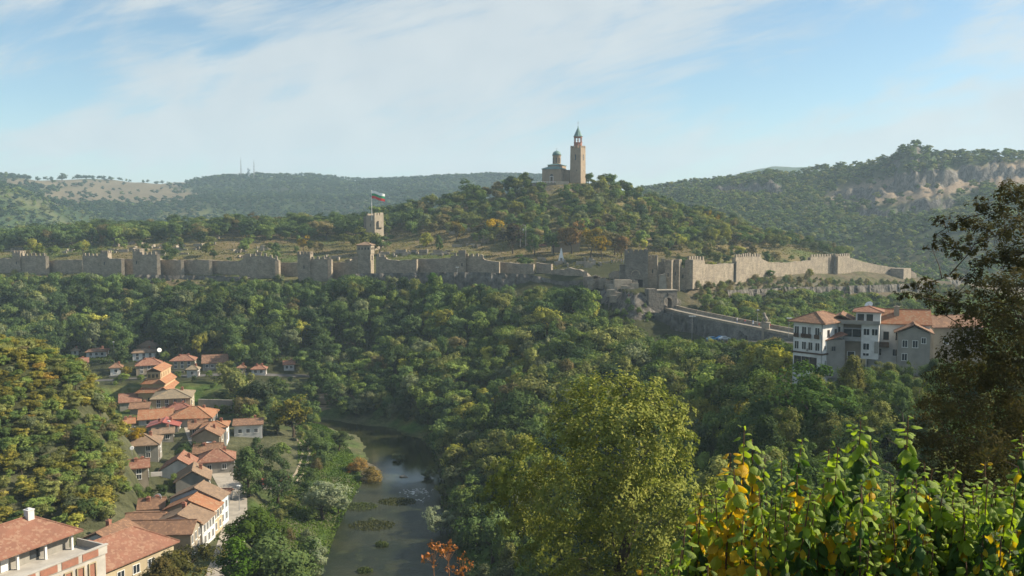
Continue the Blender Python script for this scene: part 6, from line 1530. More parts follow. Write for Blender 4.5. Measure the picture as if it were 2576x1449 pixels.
scatter('lawn', [(-120, 500), (-120, 522), (0, 516), (300, 486), (600, 464), (900, 446), (1100, 438), (1100, 430), (600, 456), (300, 478)], 5.5, (1.5, 4), PAL_WOOD, kind='bush', seed=43)
scatter('village', [(300, 165), (560, 160), (760, 190), (790, 262), (800, 335), (560, 340), (270, 345), (290, 260)], 6.6, (2.2, 5), [(G_MID, 4), (G_FRESH, 3), (G_OLIVE, 2), (G_DARK, 2)], seed=22, keep=lambda x, y, rs: ~((x > -62) & (x < -38) & (y > 255) & (y < 300) & (rs.uniform(0, 1, len(x)) < .8)))
scatter('top', [(150, 352), (150, 374), (900, 374), (900, 362), (800, 352)], 7, (5, 8), PAL_WOOD, seed=23)
scatter('leftbank', [(560, 128), (700, 132), (812, 178), (850, 215), (850, 250), (800, 300), (760, 300), (770, 215), (660, 178), (560, 150)], 6.2, (2.5, 6), [(G_MID, 3), (G_FRESH, 4), (G_OLIVE, 2), (G_GREY, 1), (G_BROWN, .7)], kind='bush', seed=24, keep=lambda x, y, rs: (rs.uniform(0, 1, len(x)) < .8) & ~((1288 + FD * x / y > 715) & (y > 205) & (y < 285) & (rs.uniform(0, 1, len(x)) < .55)))
scatter('shore', [(1090, 176), (1190, 176), (1180, 240), (1110, 300), (1010, 330), (850, 330), (850, 318), (1080, 290)], 4.2, (3.5, 6.5), [(G_DARK, 4), (G_MID, 3), (G_OLIVE, 1.5), (G_GREY, 1)], kind='bush', seed=25)
# tree tops keep below what the view shows above the woods
_lu = [-200, 340, 420, 600, 700, 1000, 1120, 1480, 1540, 1570, 1640, 1900, 1990, 2010, 2600]; _lv = [686, 690, 712, 712, 692, 690, 716, 722, 745, 800, 850, 856, 848, 905, 905]
_keep = []
HB += [(445 * K, 559 * K, 1222 * K, 1310 * K, 300)]
def hides_house(t_):
    u_, v_ = proj(t_['x'], t_['y'], t_['z'] + t_['h']); s_ = FD / t_['y']; r_ = .38 * t_['h'] * t_['w'] * s_; vb = v_ + .85 * t_['h'] * s_
    for a, b_, c, d_, D in HB:
        w_ = b_ - a
        if t_['y'] < D + 2 and D - t_['y'] < 110 and u_ + r_ > a + .12 * w_ and u_ - r_ < b_ - .12 * w_ and v_ < d_ and vb > c: return True
    return False
for t_ in TREES:
    if t_['zone'] == 'hill' and t_['y'] < 606:
        u_, v_ = proj(t_['x'], t_['y'], t_['z'] + t_['h'])
        if 1362 < u_ < 1480 and v_ < 461:
            t_['h'] -= (461 - v_) * t_['y'] / FD
            if t_['h'] < 2: continue
    if t_['zone'] != 'one' and t_['x'] < -20 and t_['zone'] != 'spur' and hides_house(t_): continue
    if t_['zone'] == 'spur':
        u_, v_ = proj(t_['x'], t_['y'], t_['z'] + t_['h'] * .9); r_ = .35 * t_['h'] * t_['w'] * FD / t_['y']
        if u_ + r_ > np.interp(v_ + r_, [822, 870, 915, 950, 1012, 1080, 1120, 1187, 1248, 1293, 1340], [0, 150, 200, 230, 304, 325, 306, 320, 335, 342, 300]) + 12: continue
    if t_['zone'] == 'village' and -96 < t_['x'] < -55 and t_['y'] < 262 and random.random() < .8: continue
    if t_['zone'] in ('wood', 'bank', 'bankn', 'top', 'ridge', 'north'):
        u_, v_ = proj(t_['x'], t_['y'], t_['z'] + t_['h'])
        lim = float(np.interp(u_, _lu, _lv) if t_['zone'] != 'north' else np.interp(u_, [1700, 1850, 2000, 2300], [752, 738, 728, 742])) + 6 * math.sin(u_ / 13.0)
        if v_ < lim:
            q_ = PD(u_, lim, t_['y']).z - t_['z']
            if q_ < 2.2: continue
            t_['h'] = q_
    _keep.append(t_)
TREES[:] = _keep
# ---------------------------------------------------------------- choose the trees that show largest
Tn = len(TREES)
P_ = np.array([(t_['x'], t_['y'], t_['z'] + t_['h'] * .6) for t_ in TREES]); Hh = np.array([t_['h'] * t_['w'] for t_ in TREES])
ff = P_[:, 1] * CP - P_[:, 2] * SP_; uu = 1288 + FD * P_[:, 0] / ff; vv = 724.5 - FD * (P_[:, 1] * SP_ + P_[:, 2] * CP) / ff
rr_ = 0.40 * Hh * FD / ff
Wb, Hb = 1288, 725
buf = np.zeros((Hb, Wb), bool); area = np.zeros(Tn)
# rows of bare ground hide what lies behind
fr = np.linspace(0.05, 0.97, 60)
hid = np.zeros(Tn, bool)
for i0 in range(0, Tn, 500):
    sl = slice(i0, min(Tn, i0 + 500)); X_ = P_[sl, 0:1] * fr; Y_ = P_[sl, 1:2] * fr; Z_ = (P_[sl, 2:3] + Hh[sl][:, None] * .3) * fr
    hid[sl] = (base_height(X_, Y_) > Z_ + 0.5).any(1)
for i in np.argsort(P_[:, 1]):
    u_, v_, r_ = uu[i] / 2, vv[i] / 2, rr_[i] / 2
    x0, x1, y0, y1 = int(max(0, u_ - r_)), int(min(Wb, u_ + r_ + 1)), int(max(0, v_ - r_)), int(min(Hb, v_ + r_ + 1))
    if x0 >= x1 or y0 >= y1 or hid[i]: continue
    yy_, xx_ = np.mgrid[y0:y1, x0:x1]; m_ = ((xx_ - u_) ** 2 + (yy_ - v_) ** 2) < r_ * r_
    b_ = buf[y0:y1, x0:x1]; area[i] = (m_ & ~b_).sum(); b_ |= m_
order = [i for i in range(Tn) if TREES[i]['zone'] == 'one']
rest = sorted((i for i in range(Tn) if TREES[i]['zone'] != 'one' and area[i] > 6), key=lambda i: -area[i])
order += rest[:max(0, 296 - len(order))]
chosen = set(order)
# words for where a tree stands
LM = [(20, "the wall's left end"), (130, "the first battlements"), (250, "the second bulge"), (375, "the square bastion"), (520, "the white rock outcrop"), (650, "the humped bulge"), (765, "the square tower"), (925, "the roofed watch tower"), (1060, "the ragged wall stretch"), (1165, "the right battlements"), (1290, "the wall's bright corner"), (1400, "the ruined wall end"), (1520, "the lookout terrace"), (1620, "the square gate tower"), (1700, "the arched gate"), (1800, "the causeway cliff"), (1930, "the lion pillar"), (2060, "the white hotel"), (2200, "the balcony house"), (2330, "the tiled house"), (2500, "the dark near tree")]
def near_lm(u): return min(LM, key=lambda q: abs(q[0] - u))[1]
def where(t_, u, v):
    z = t_['zone']; L_ = near_lm(u)
    if z in ('wood', 'top'): return ("high in the wood beneath " if v < 750 else "halfway up the wood beneath " if v < 830 else "low in the wood beneath ") + L_
    if z in ('bank', 'bankn'): return ("at the head of the valley wood under " if v < 880 else "in the upper valley wood under " if v < 980 else "in the lower valley wood under " if v < 1120 else "deep in the near valley under ") + L_
    if z == 'spur': return ("on the crest of the left hillside" if v < 980 else "halfway down the left hillside" if v < 1130 else "low on the left hillside") + (", at the photo edge" if u < 90 else ", middle part" if u < 200 else ", village side")
    if z in ('park', 'lawn'): return ("in the back row on the plateau behind " if z == 'park' else "on the open plateau behind ") + L_
    if z in ('hill', 'east', 'shoulder'): return ("high on the church hill above " if v < 520 else "on the middle church hill above " if v < 590 else "low on the church hill above ") + L_
    if z == 'north': return ("on the far slope behind " if v < 780 else "just behind ") + L_
    if z == 'ridge': return "on the near slope below " + L_
    if z == 'village': return ("in the upper village" if v < 980 else "in the village centre" if v < 1150 else "in the lower village") + (", hillside edge" if u < 400 else ", river edge" if u > 580 else "")
    if z == 'spurfoot': return 'on the bank where the left hillside meets the houses'
    if z == 'scrub': return 'on the rocky slope under the long sunlit wall'
    if z == 'leftbank': return ("on the left river bank by the pool" if v < 1200 else "on the left river bank by the rapids" if v < 1320 else "on the left river bank at the photo foot")
    return ("along the right shore by the pool" if v < 1180 else "along the right shore by the rapids")
ORD = ['', 'second', 'third', 'fourth', 'fifth', 'sixth', 'seventh', 'eighth', 'ninth', 'tenth', 'eleventh', 'twelfth']
labs = {}
for i in order:
    t_ = TREES[i]
    if t_['note']: t_['label'] = t_['note']; continue
    kind_ = {'bush': 'bush', 'tall': 'slim tree'}.get(t_['kind'], 'shrubby tree' if t_['zone'] == 'spur' else 'tree')
    t_['label'] = NAMES[t_['tint']] + ' ' + kind_ + ' ' + where(t_, uu[i], vv[i]); labs.setdefault(t_['label'], []).append(i)
for lb, ids in labs.items():
    ids.sort(key=lambda i: uu[i])
    if len(ids) > 1:
        for k, i in enumerate(ids):
            TREES[i]['label'] = ('leftmost ' if k == 0 else 'rightmost ' if k == len(ids) - 1 else ORD[min(k, 11)] + ' from left ') + lb
GRP = {'spurfoot': 'bushes at the foot of the left hillside', 'wood': 'trees of the wood below the fortress', 'top': 'trees of the wood below the fortress', 'bank': 'trees of the valley wood', 'bankn': 'trees of the valley wood', 'spur': 'shrubby trees on the left hillside', 'park': 'plateau trees', 'lawn': 'plateau trees', 'hill': 'trees on the church hill', 'east': 'trees on the church hill', 'shoulder': 'trees on the church hill', 'north': 'trees behind the causeway', 'ridge': 'trees on the near slope', 'village': 'village trees', 'leftbank': 'river bank bushes', 'scrub': 'scrub below the long sunlit wall', 'shore': 'river bank bushes', 'one': None}
crown_src = {}
for t_ in TREES:
    if t_['zone'] not in ('one',):
        q_ = random.uniform(.72, 1.4); t_['tint'] = tuple(c * q_ for c in t_['tint'])
for i in order:
    t_ = TREES[i]; t_['kind'] = 'tall' if (t_['kind'] == 'mid' and t_['zone'] != 'one' and i % 7 == 0) else t_['kind']; ms = PROTO[t_['kind']]; k = i % len(ms)
    nm = {'bush': 'bush', 'cone': 'conifer'}.get(t_['kind'], 'tree')
    rt = thing(nm, t_['label'], 'bush' if nm == 'bush' else 'tree', (t_['x'], t_['y'], t_['z'] - .15), random.uniform(0, 6.28), GRP[t_['zone']])
    _e = random.uniform(.84, 1.18); rt.scale = (t_['h'] * t_['w'] * _e, t_['h'] * t_['w'] / _e, t_['h']); rt.rotation_euler[0] = random.uniform(-.09, .09); rt.rotation_euler[1] = random.uniform(-.09, .09)
    c = link(bpy.data.objects.new('crown', ms[k]), rt); c['tint'] = t_['tint']
    crown_src.setdefault((t_['kind'], k), c)
    if t_['kind'] != 'bush': link(bpy.data.objects.new('trunk', TR[i % 3]), rt)
# every crown shape needs one source object
def stuff_forest(name, items, label):
    """one object: a point per tree, each point carries its crown"""
    keys = sorted({(t_['kind'], t_['k']) for t_ in items}, key=str)
    ki = {k: i for i, k in enumerate(keys)}; n = len(items)
    me = bpy.data.meshes.new(name); me.vertices.add(n)
    me.vertices.foreach_set('co', np.array([(t_['x'], t_['y'], t_['z'] - .15) for t_ in items], np.float32).ravel())
    for an, ty, dat in (('pick', 'INT', np.array([ki[(t_['kind'], t_['k'])] for t_ in items], np.int32)),
                        ('rot', 'FLOAT', rng.uniform(0, 6.28, n).astype(np.float32))):
        a = me.attributes.new(an, ty, 'POINT'); a.data.foreach_set('value', dat)
    a = me.attributes.new('size', 'FLOAT_VECTOR', 'POINT'); a.data.foreach_set('vector', np.array([(t_['h'] * t_['w'] * e_, t_['h'] * t_['w'] / e_, t_['h']) for t_, e_ in zip(items, rng.uniform(.82, 1.2, n))], np.float32).ravel())
    a = me.attributes.new('tint', 'FLOAT_COLOR', 'POINT'); a.data.foreach_set('color', np.array([(*t_['tint'], 1) for t_ in items], np.float32).ravel())
    ob = link(bpy.data.objects.new(name, me)); tag(ob, label, None, kind='stuff')
    ng = bpy.data.node_groups.new(name, 'GeometryNodeTree')
    ng.interface.new_socket('Geometry', in_out='INPUT', socket_type='NodeSocketGeometry'); ng.interface.new_socket('Geometry', in_out='OUTPUT', socket_type='NodeSocketGeometry')
    N = ng.nodes; L = ng.links; gi = N.new('NodeGroupInput'); go = N.new('NodeGroupOutput'); jn = N.new('GeometryNodeJoinGeometry')
    def attr(nm, ty):
        q = N.new('GeometryNodeInputNamedAttribute'); q.data_type = ty; q.inputs[0].default_value = nm; return q.outputs[0]
    pk, rt_, sz = attr('pick', 'INT'), attr('rot', 'FLOAT'), attr('size', 'FLOAT_VECTOR')
    cx_ = N.new('ShaderNodeCombineXYZ'); L.new(rt_, cx_.inputs[2])
    for key, i in ki.items():
        cp = N.new('FunctionNodeCompare'); cp.data_type = 'INT'; cp.operation = 'EQUAL'; L.new(pk, [s for s in cp.inputs if s.type == 'INT'][0]); [s for s in cp.inputs if s.type == 'INT'][1].default_value = i
        ip = N.new('GeometryNodeInstanceOnPoints'); oi = N.new('GeometryNodeObjectInfo'); oi.inputs[0].default_value = crown_src[key]; oi.transform_space = 'ORIGINAL'; oi.inputs[1].default_value = True
        L.new(gi.outputs[0], ip.inputs['Points']); L.new(cp.outputs[0], ip.inputs['Selection']); L.new(oi.outputs['Geometry'], ip.inputs['Instance'])
        L.new(cx_.outputs[0], ip.inputs['Rotation']); L.new(sz, ip.inputs['Scale']); L.new(ip.outputs[0], jn.inputs[0])
    L.new(jn.outputs[0], go.inputs[0])
    md = ob.modifiers.new('trees', 'NODES'); md.node_group = ng
    return ob
restT = [TREES[i] for i in range(Tn) if i not in chosen]
for i, t_ in enumerate(restT):
    ks = [k for (kd, k) in crown_src if kd == t_['kind']]; t_['k'] = ks[i % len(ks)]
stuff_forest('woodland', restT, None)
n_near = len(TREES)
TREES.clear()
FLATS_, FLATS[:] = list(FLATS), []
scatter('far', [(1560, 860), (2860, 800), (2860, 1095), (2300, 1088), (2100, 1165), (1950, 1225), (1640, 1280), (1480, 1250)], 8.5, (7, 11), PAL_FAR + [(G_OLIVE, 2), (G_FRESH, 1.5)], kind='far', keep=heath_mask, seed=31, wide=1.5)
scatter('far', [(1560, 640), (2860, 650), (2860, 800), (1560, 860)], 9, (6, 9), PAL_FAR + [(G_FRESH, 2)], kind='far', seed=32, wide=1.3)
scatter('far', [(-200, 930), (300, 960), (480, 1150), (420, 1330), (300, 1380), (-200, 1400)], 17, (6, 10), [(G_FRESH, 3), (G_OLIVE, 2), (G_DARK, 2)], kind='far', seed=36, wide=1.3)
scatter('far', [(-200, 940), (700, 1150), (1480, 1280), (1480, 1900), (1400, 2520), (900, 2420), (600, 2320), (300, 2270), (-200, 2050)], 12.5, (9, 13), [((.030, .070, .045), 5), ((.045, .085, .045), 4), (G_MID, 1.2)], kind='far', keep=lambda x, y, rs: heath_mask(x, y, rs) & ~((1288 + FD * x / y < 400) & (y < 1380) & (rs.uniform(0, 1, len(x)) < .75)), seed=33, wide=1.5)
scatter('far', [(-200, 760), (1400, 760), (1480, 1280), (700, 1150), (-200, 940)], 13, (8, 12), PAL_FAR, kind='far', seed=34, wide=1.4)
FLATS[:] = FLATS_
for i, t_ in enumerate(TREES): t_['k'] = [k for (kd, k) in crown_src if kd == 'far'][0]
stuff_forest('hill_forest', TREES, None)
print('trees near', n_near, 'far', len(TREES))
# ---------------------------------------------------------------- near plants, leaf by leaf
def limb_tree(name, label, base, clumps, d0, leaf_size, n_leaf, tint, trunk_r, seed, forks=None, squash=1.0, dj=2.0, leafmat=None, varbias=0.0):
    """clumps: (u, v, r px[, depth offset]) seen in the 2576 px frame around distance d0; limbs grow from the trunk to each clump"""
    rs = np.random.default_rng(seed); root = thing(name, label, 'tree', tuple(base)); B = Vector(base)
    Cs = []; 
    for q in clumps:
        dd = d0 + (q[3] if len(q) > 3 else rs.uniform(-dj, dj)); c = PD(q[0], q[1], dd); Cs.append((c, q[2] * dd / FD))
    CC = sum((q[0] for q in Cs), Vector()) / len(Cs) - Vector((0, 0, 1.0))
    mb = MB()
    F_ = [PD(u, v, d) for u, v, d in forks]
    pts = [B] + F_; nP = len(pts)
    rad = [trunk_r * (1 - .75 * i / max(1, nP - 1)) for i in range(nP)]
    mb.path([p - B for p in pts], rad, 8)
    LP, LN, LV = [], [], []
    nodes = list(pts[1:]); nrad = list(rad[1:])
    for c, r in sorted(Cs, key=lambda q: (q[0] - F_[0]).length):
        # grow from the nearest fitting node lower than the clump
        j = min(range(len(nodes)), key=lambda k: (nodes[k] - c).length + (3 if nodes[k].z > c.z + .5 else 0)); a = nodes[j]; L_ = (c - a).length
        rj = max(.02, min(nrad[j] * .62, .045 + L_ * .018))
        side = Vector((rs.normal(), rs.normal(), rs.normal() * .5)) * L_ * .09
        m1 = a.lerp(c, .4) + side + Vector((0, 0, L_ * .05)); m2 = a.lerp(c, .75) + side * .6
        mb.path([a - B, m1 - B, m2 - B, c - B], [rj, rj * .75, rj * .55, rj * .3], 6)
        nodes += [m1, m2, c]; nrad += [rj * .75, rj * .55, rj * .35]
        # twigs
        for k in range(9):
            e = c + Vector(rs.normal(size=3)).normalized() * r * rs.uniform(.6, 1.0); s_ = m2.lerp(c, rs.uniform(0, 1))
            mb.tube(s_ - B, e - B, rj * .16 + .004, .003, 4, cap=False)
        n = max(30, int(n_leaf * (r / (60 * d0 / FD)) ** 2))
        # leaves sit on small sprays
        ns = max(6, n // 14); sd_ = rs.normal(size=(ns, 3)); sd_ /= np.linalg.norm(sd_, axis=1, keepdims=True)
        sc_ = sd_ * (r * rs.uniform(.25, 1.0, ns) ** .6)[:, None] * np.array((1, 1, squash))
        k = rs.integers(0, ns, n)
        P = np.array(c - B) + sc_[k] + rs.normal(size=(n, 3)) * r * .11
        LP.append(P); oc_ = np.array(c - CC); oc_ /= max(.1, np.linalg.norm(oc_)); LN.append(rs.normal(size=(n, 3)) * .45 + sd_[k] * .8 + oc_ * .8 + np.array((0, 0, .25))); LV.append(np.clip(rs.uniform(0, 1, ns)[k] * .6 + rs.uniform(0, .4, n) + varbias, 0, 1))
    mb.obj('trunk', BARK, root, smooth=True)
    me = leaf_mesh('crown', np.concatenate(LP), np.concatenate(LN), leaf_size, np.concatenate(LV), leafmat or LEAF, .5, rs=rs)
    c_ = link(bpy.data.objects.new('crown', me), root); c_['tint'] = tint
    return root
# large willow in the middle
bx = PD(1560, 1500, 55); bz = H(bx.x, 55)
cl = [(1440, 1020, 60), (1500, 990, 55), (1570, 985, 60), (1640, 1000, 60), (1700, 1040, 50), (1420, 1090, 60), (1490, 1070, 70), (1570, 1060, 75), (1650, 1080, 70), (1715, 1110, 45),
      (1460, 1150, 60), (1540, 1150, 70), (1620, 1160, 75), (1690, 1180, 60), (1340, 1160, 60), (1390, 1200, 60), (1280, 1210, 55), (1240, 1250, 45), (1320, 1250, 65), (1400, 1270, 65),
      (1480, 1230, 70), (1560, 1250, 70), (1640, 1250, 80), (1710, 1260, 60), (1760, 1300, 60), (1360, 1330, 60), (1290, 1310, 45), (1450, 1340, 70), (1540, 1340, 70), (1630, 1340, 80), (1710, 1360, 70),
      (1400, 1410, 60), (1480, 1430, 60), (1560, 1430, 50), (1650, 1430, 70), (1750, 1400, 60), (1330, 1400, 40), (1790, 1240, 45), (1260, 1180, 35)]
limb_tree('willow_tree', "large olive green willow with fine leaves in the middle foreground", (bx.x, 55, bz), cl, 55, .24, 900, (.235, .265, .08), .50, 5, [(1560, 1425, 55), (1600, 1290, 55.5), (1575, 1170, 56)], dj=2.6)
# dark tree at the right
bx = PD(2680, 1500, 27); bz = H(bx.x, 27)
cr = [(2540, 480, 42), (2575, 500, 50), (2500, 530, 40), (2460, 515, 28), (2450, 565, 32), (2405, 560, 34), (2365, 555, 22), (2370, 600, 24), (2345, 625, 20), (2400, 625, 34), (2450, 615, 36), (2500, 590, 40), (2550, 570, 50),
      (2520, 650, 45), (2570, 640, 60), (2470, 665, 30), (2560, 720, 60), (2500, 720, 50), (2440, 700, 30), (2390, 690, 20), (2330, 715, 28), (2290, 735, 26), (2262, 745, 16), (2340, 755, 34), (2390, 750, 34), (2370, 785, 24),
      (2430, 770, 45), (2490, 790, 60), (2560, 800, 70), (2440, 840, 55), (2510, 870, 70), (2580, 900, 80), (2400, 880, 45), (2440, 940, 70), (2380, 960, 55), (2520, 960, 80), (2350, 1030, 55), (2420, 1040, 75), (2500, 1050, 80), (2580, 1040, 80),
      (2330, 1110, 55), (2400, 1130, 70), (2480, 1140, 80), (2570, 1140, 80), (2420, 1210, 70), (2500, 1230, 80), (2590, 1240, 80), (2290, 1180, 45), (2350, 1210, 55), (2640, 700, 80), (2660, 850, 90), (2680, 1000, 100), (2680, 560, 70), (2660, 1150, 90)]
limb_tree('near_tree', "big dark brownish tree filling the right edge in front of the houses", (bx.x, 27, bz), cr, 27, .10, 1100, (.078, .072, .036), .34, 6, [(2640, 1100, 27), (2600, 820, 27.3), (2590, 620, 27.2)], dj=1.6, squash=.8)
# bare branched tree under the balcony house
bx = PD(2290, 1330, 98); bz = H(bx.x, 98)
cb = [(2240, 950, 30), (2290, 920, 24), (2330, 960, 22), (2200, 1000, 26), (2170, 1050, 18), (2250, 1020, 28), (2310, 1010, 22), (2230, 1100, 24), (2340, 1060, 20), (2150, 1120, 14), (2280, 1080, 18), (2120, 1010, 12), (2190, 1160, 16)]
limb_tree('sparse_tree', "sparse tree with pale bare branches under the balcony house", (bx.x, 98, bz), cb, 98, .24, 210, (.10, .14, .03), .22, 7, [(2290, 1230, 98), (2280, 1130, 98), (2270, 1040, 98)], dj=1.5)

# broad leaved shrub in front: every leaf a cupped, drooping blade
m = bpy.data.materials.new('shrub_leaf'); m.use_nodes = True
t = NT(m.node_tree); t.n.clear()
at = t.add('ShaderNodeAttribute', attribute_type='GEOMETRY', attribute_name='col')
uvn = t.add('ShaderNodeAttribute', attribute_type='GEOMETRY', attribute_name='vein')
g = t.add('ShaderNodeSeparateColor'); t.link(uvn.outputs['Color'], g.inputs[0])
vein = t.m('POWER', t.m('ABSOLUTE', t.m('SINE', t.m('ADD', t.m('MULTIPLY', g.outputs[0], 26), t.m('MULTIPLY', t.m('ABSOLUTE', t.m('SUBTRACT', g.outputs[1], .5)), -16)))), 5)
col = t.mix(t.m('MULTIPLY', vein, .3), at.outputs['Color'], t.mix(1.0, at.outputs['Color'], (.62, .7, .6), 'MULTIPLY'))
pr = t.add('ShaderNodeBsdfPrincipled'); t.link(col, pr.inputs['Base Color']); pr.inputs['Roughness'].default_value = .55; pr.inputs['Specular IOR Level'].default_value = .3
bn = t.add('ShaderNodeBump'); bn.inputs['Distance'].default_value = .004; t.link(vein, bn.inputs['Height']); t.link(bn.outputs[0], pr.inputs['Normal'])
tr = t.add('ShaderNodeBsdfTranslucent'); t.link(t.mix(1.0, col, (1.5, 1.5, .5), 'MULTIPLY'), tr.inputs[0])
mx = t.add('ShaderNodeMixShader'); mx.inputs[0].default_value = .38; t.link(pr.outputs[0], mx.inputs[1]); t.link(tr.outputs[0], mx.inputs[2])
out = t.add('ShaderNodeOutputMaterial'); t.link(mx.outputs[0], out.inputs[0])
SHL = m
STEM = rough_mat('shrub_stem', (.13, .075, .045), (.09, .055, .035), 8)
nu, nv = 7, 4     # along, across
lu = np.linspace(0, 1, nu); prof = np.array([0.10, 0.72, 1.0, 0.98, 0.80, 0.48, 0.03]) * .5
T_ = []
for i in range(nu):
    for j in range(nv + 1):
        s_ = j / nv * 2 - 1; ser = 1 + (.07 if (i + j) % 2 else -.03)
        T_.append((lu[i] - .10 * abs(s_) * (i < 2), s_ * prof[i] * ser, -.42 * lu[i] ** 1.9 + .30 * abs(s_) ** 1.5 * prof[i] * -1.3))
T_ = np.array(T_); nt = len(T_)
TF = np.array([(i * (nv+1) + j, i * (nv+1) + j + 1, (i+1) * (nv+1) + j + 1, (i+1) * (nv+1) + j) for i in range(nu - 1) for j in range(nv)])
VE = np.array([(lu[i], j / nv, 0, 1) for i in range(nu) for j in range(nv + 1)])
def shrub(name, label, stems, seed, leafs=(0.062, 0.112), cat='shrub'):
    """stems: (u, v of the tip, distance, yellow from..to fraction, size factor)"""
    rs = np.random.default_rng(seed); V, C_, G_ = [], [], []; mb = MB()
    x0 = PD(stems[0][0], 1449, stems[0][2]); base = Vector((x0.x, x0.y, H(x0.x, x0.y)))
    root = thing(name, label, cat, tuple(base))
    for (u, v, d, y0, y1, sf) in stems:
        tip = PD(u, v, d); lean = Vector((rs.normal() * .22, rs.normal() * .22, 0)); gz = min(H(tip.x, d), tip.z - 1.8)
        gb = Vector((tip.x, tip.y, gz)) - lean * 1.5
        nst = 9; P = [gb.lerp(tip, i / nst) + lean * .25 * math.sin(math.pi * i / nst) for i in range(nst + 1)]
        mb.path([p - base for p in P], [.014 * (1 - .8 * i / nst) + .0015 for i in range(nst + 1)], 5)
        L_ = (tip - gb).length; phi = rs.uniform(0, 6.28); s_ = 0.0; k = 0
        while s_ < min(L_ * .8, 2.3):
            f = 1 - s_ / L_; q = f * nst; j = min(nst - 1, int(q)); p = P[j].lerp(P[j + 1], q - j)
            phi += 2.4 + rs.normal() * .25
            sz = rs.uniform(*leafs) * sf * (0.45 + .55 * min(1, (s_ + .02) / .22))
            if s_ > 1.0: sz *= .92
            elev = .45 - min(1.15, s_ * 4.0) + rs.normal() * .32
            ax = Vector((math.cos(phi) * math.cos(elev), math.sin(phi) * math.cos(elev), math.sin(elev)))
            sd_ = Vector((0, 0, 1)).cross(ax).normalized(); sd_ = (sd_ + Vector(rs.normal(size=3)) * .45).normalized(); up = ax.cross(sd_).normalized(); sd_ = up.cross(ax)
            pet = p + ax * .028; mb.tube(p - base, pet - base, .0014, .001, 3, cap=False)
            M = np.array([ax, sd_, up]) * sz
            Tm_ = T_.copy(); Tm_[:, 2] *= rs.uniform(.4, 2.4); Tm_[:, 1] *= rs.uniform(.75, 1.1); Tm_ = Tm_ + rs.normal(size=Tm_.shape) * np.array((.012, .018, .028))
            V.append(Tm_ @ M + np.array(pet - base))
            fr_ = s_ / 1.3
            if y0 <= fr_ <= y1 and rs.random() < .8: c = np.array((.62, .40, .02)) * rs.uniform(.7, 1.1) if rs.random() < .75 else np.array((.36, .38, .03))
            elif s_ < (.30 if y0 < 9 or sf != 1.0 else .16): c = np.array((.25, .35, .045)) * rs.uniform(.75, 1.2)
            else: c = np.array((.06, .125, .034)) * rs.uniform(.6, 1.35) if rs.random() > .12 else np.array((.60, .44, .03))
            C_.append(np.tile(np.append(c, 1), (nt, 1))); s_ += rs.uniform(.017, .034) + (.010 if s_ > .3 else 0); k += 1
    n = len(V); V = np.concatenate(V); F = (TF[None] + (np.arange(n) * nt)[:, None, None]).reshape(-1, 4)
    me = mesh_from('foliage', V, F, [SHL], True)
    a = me.color_attributes.new('col', 'FLOAT_COLOR', 'POINT'); a.data.foreach_set('color', np.concatenate(C_).astype(np.float32).ravel())
    a = me.color_attributes.new('vein', 'FLOAT_COLOR', 'POINT'); a.data.foreach_set('color', np.tile(VE, (n, 1)).astype(np.float32).ravel())
    link(bpy.data.objects.new('foliage', me), root); mb.obj('stems', STEM, root)
    return root
rs = np.random.default_rng(77)
env_u = [1620, 1680, 1750, 1850, 1950, 2100, 2300, 2450, 2620]; env_v = [1420, 1350, 1270, 1220, 1225, 1190, 1200, 1215, 1190]
def fill(u0, u1, n, dr=(6.4, 9.2)):
    out = []
    for _ in range(n):
        u = rs.uniform(u0, u1); v = np.interp(u, env_u, env_v) + rs.uniform(0, 1) ** 1.3 * 260; yl = rs.random() < (.45 if u < 2020 else .1); out.append((u, v, rs.uniform(*dr), rs.uniform(0, .3) if yl else 9, 1.2 if yl else 9, rs.uniform(.75, 1.1)))
    return out
A_ = [(1872, 1078, 7.6, .12, .8, 1.0), (1892, 1105, 7.9, .18, 1.3, 1.05), (1838, 1140, 7.2, .0, 1.3, .9), (1846, 1180, 7.0, .08, 1.4, 1.1), (1765, 1240, 7.4, .0, 1.5, .8), (1925, 1150, 8.4, 9, 9, .9), (1965, 1160, 8.2, 9, 9, .8), (2018, 1105, 7.9, 9, 9, 1.0), (2005, 1190, 7.1, .05, 1.6, 1.1), (1905, 1270, 6.9, .15, 1.2, 1.05), (1870, 1300, 6.7, .2, 1.2, 1.0), (1690, 1400, 7.0, 9, 9, .9), (1720, 1360, 7.6, .2, .6, .8)]
Bs = [(2165, 1060, 7.3, .5, .8, 1.15), (2148, 1075, 7.5, 9, 9, 1.1), (2190, 1110, 7.9, .25, .4, 1.0), (2108, 1125, 7.0, .6, .75, 1.15), (2085, 1130, 7.2, .5, .7, 1.0), (2070, 1180, 8.3, 9, 9, .9), (2285, 1048, 7.4, 9, 9, 1.15), (2276, 1075, 7.7, 9, 9, 1.05), (2325, 1165, 7.2, 9, 9, 1.0), (2345, 1180, 7.6, 9, 9, 1.0), (2250, 1205, 8.1, .1, .5, .85), (2300, 1320, 6.7, .1, 1.4, 1.0)]
Cs_ = [(2405, 1165, 7.7, 9, 9, .9), (2388, 1190, 7.9, 9, 9, .9), (2478, 1165, 7.9, .0, .1, .8), (2570, 1090, 7.2, 9, 9, 1.0), (2560, 1150, 7.4, .4, .9, .9), (2590, 1120, 7.4, 9, 9, 1.0), (2545, 1230, 7.2, .2, .9, .9), (2500, 1260, 8.0, .2, .6, .8)]
shrub('leafy_shrub', "broad leaved shrub with the most yellow leaves, left part of the foreground thicket", A_ + fill(1610, 2050, 125), 1)
shrub('leafy_shrub', "tallest broad leaved shrub in the centre of the foreground thicket", Bs + fill(2030, 2340, 105), 2)
shrub('leafy_shrub', "broad leaved shrub cut by the right edge of the foreground", Cs_ + fill(2320, 2640, 100), 3)
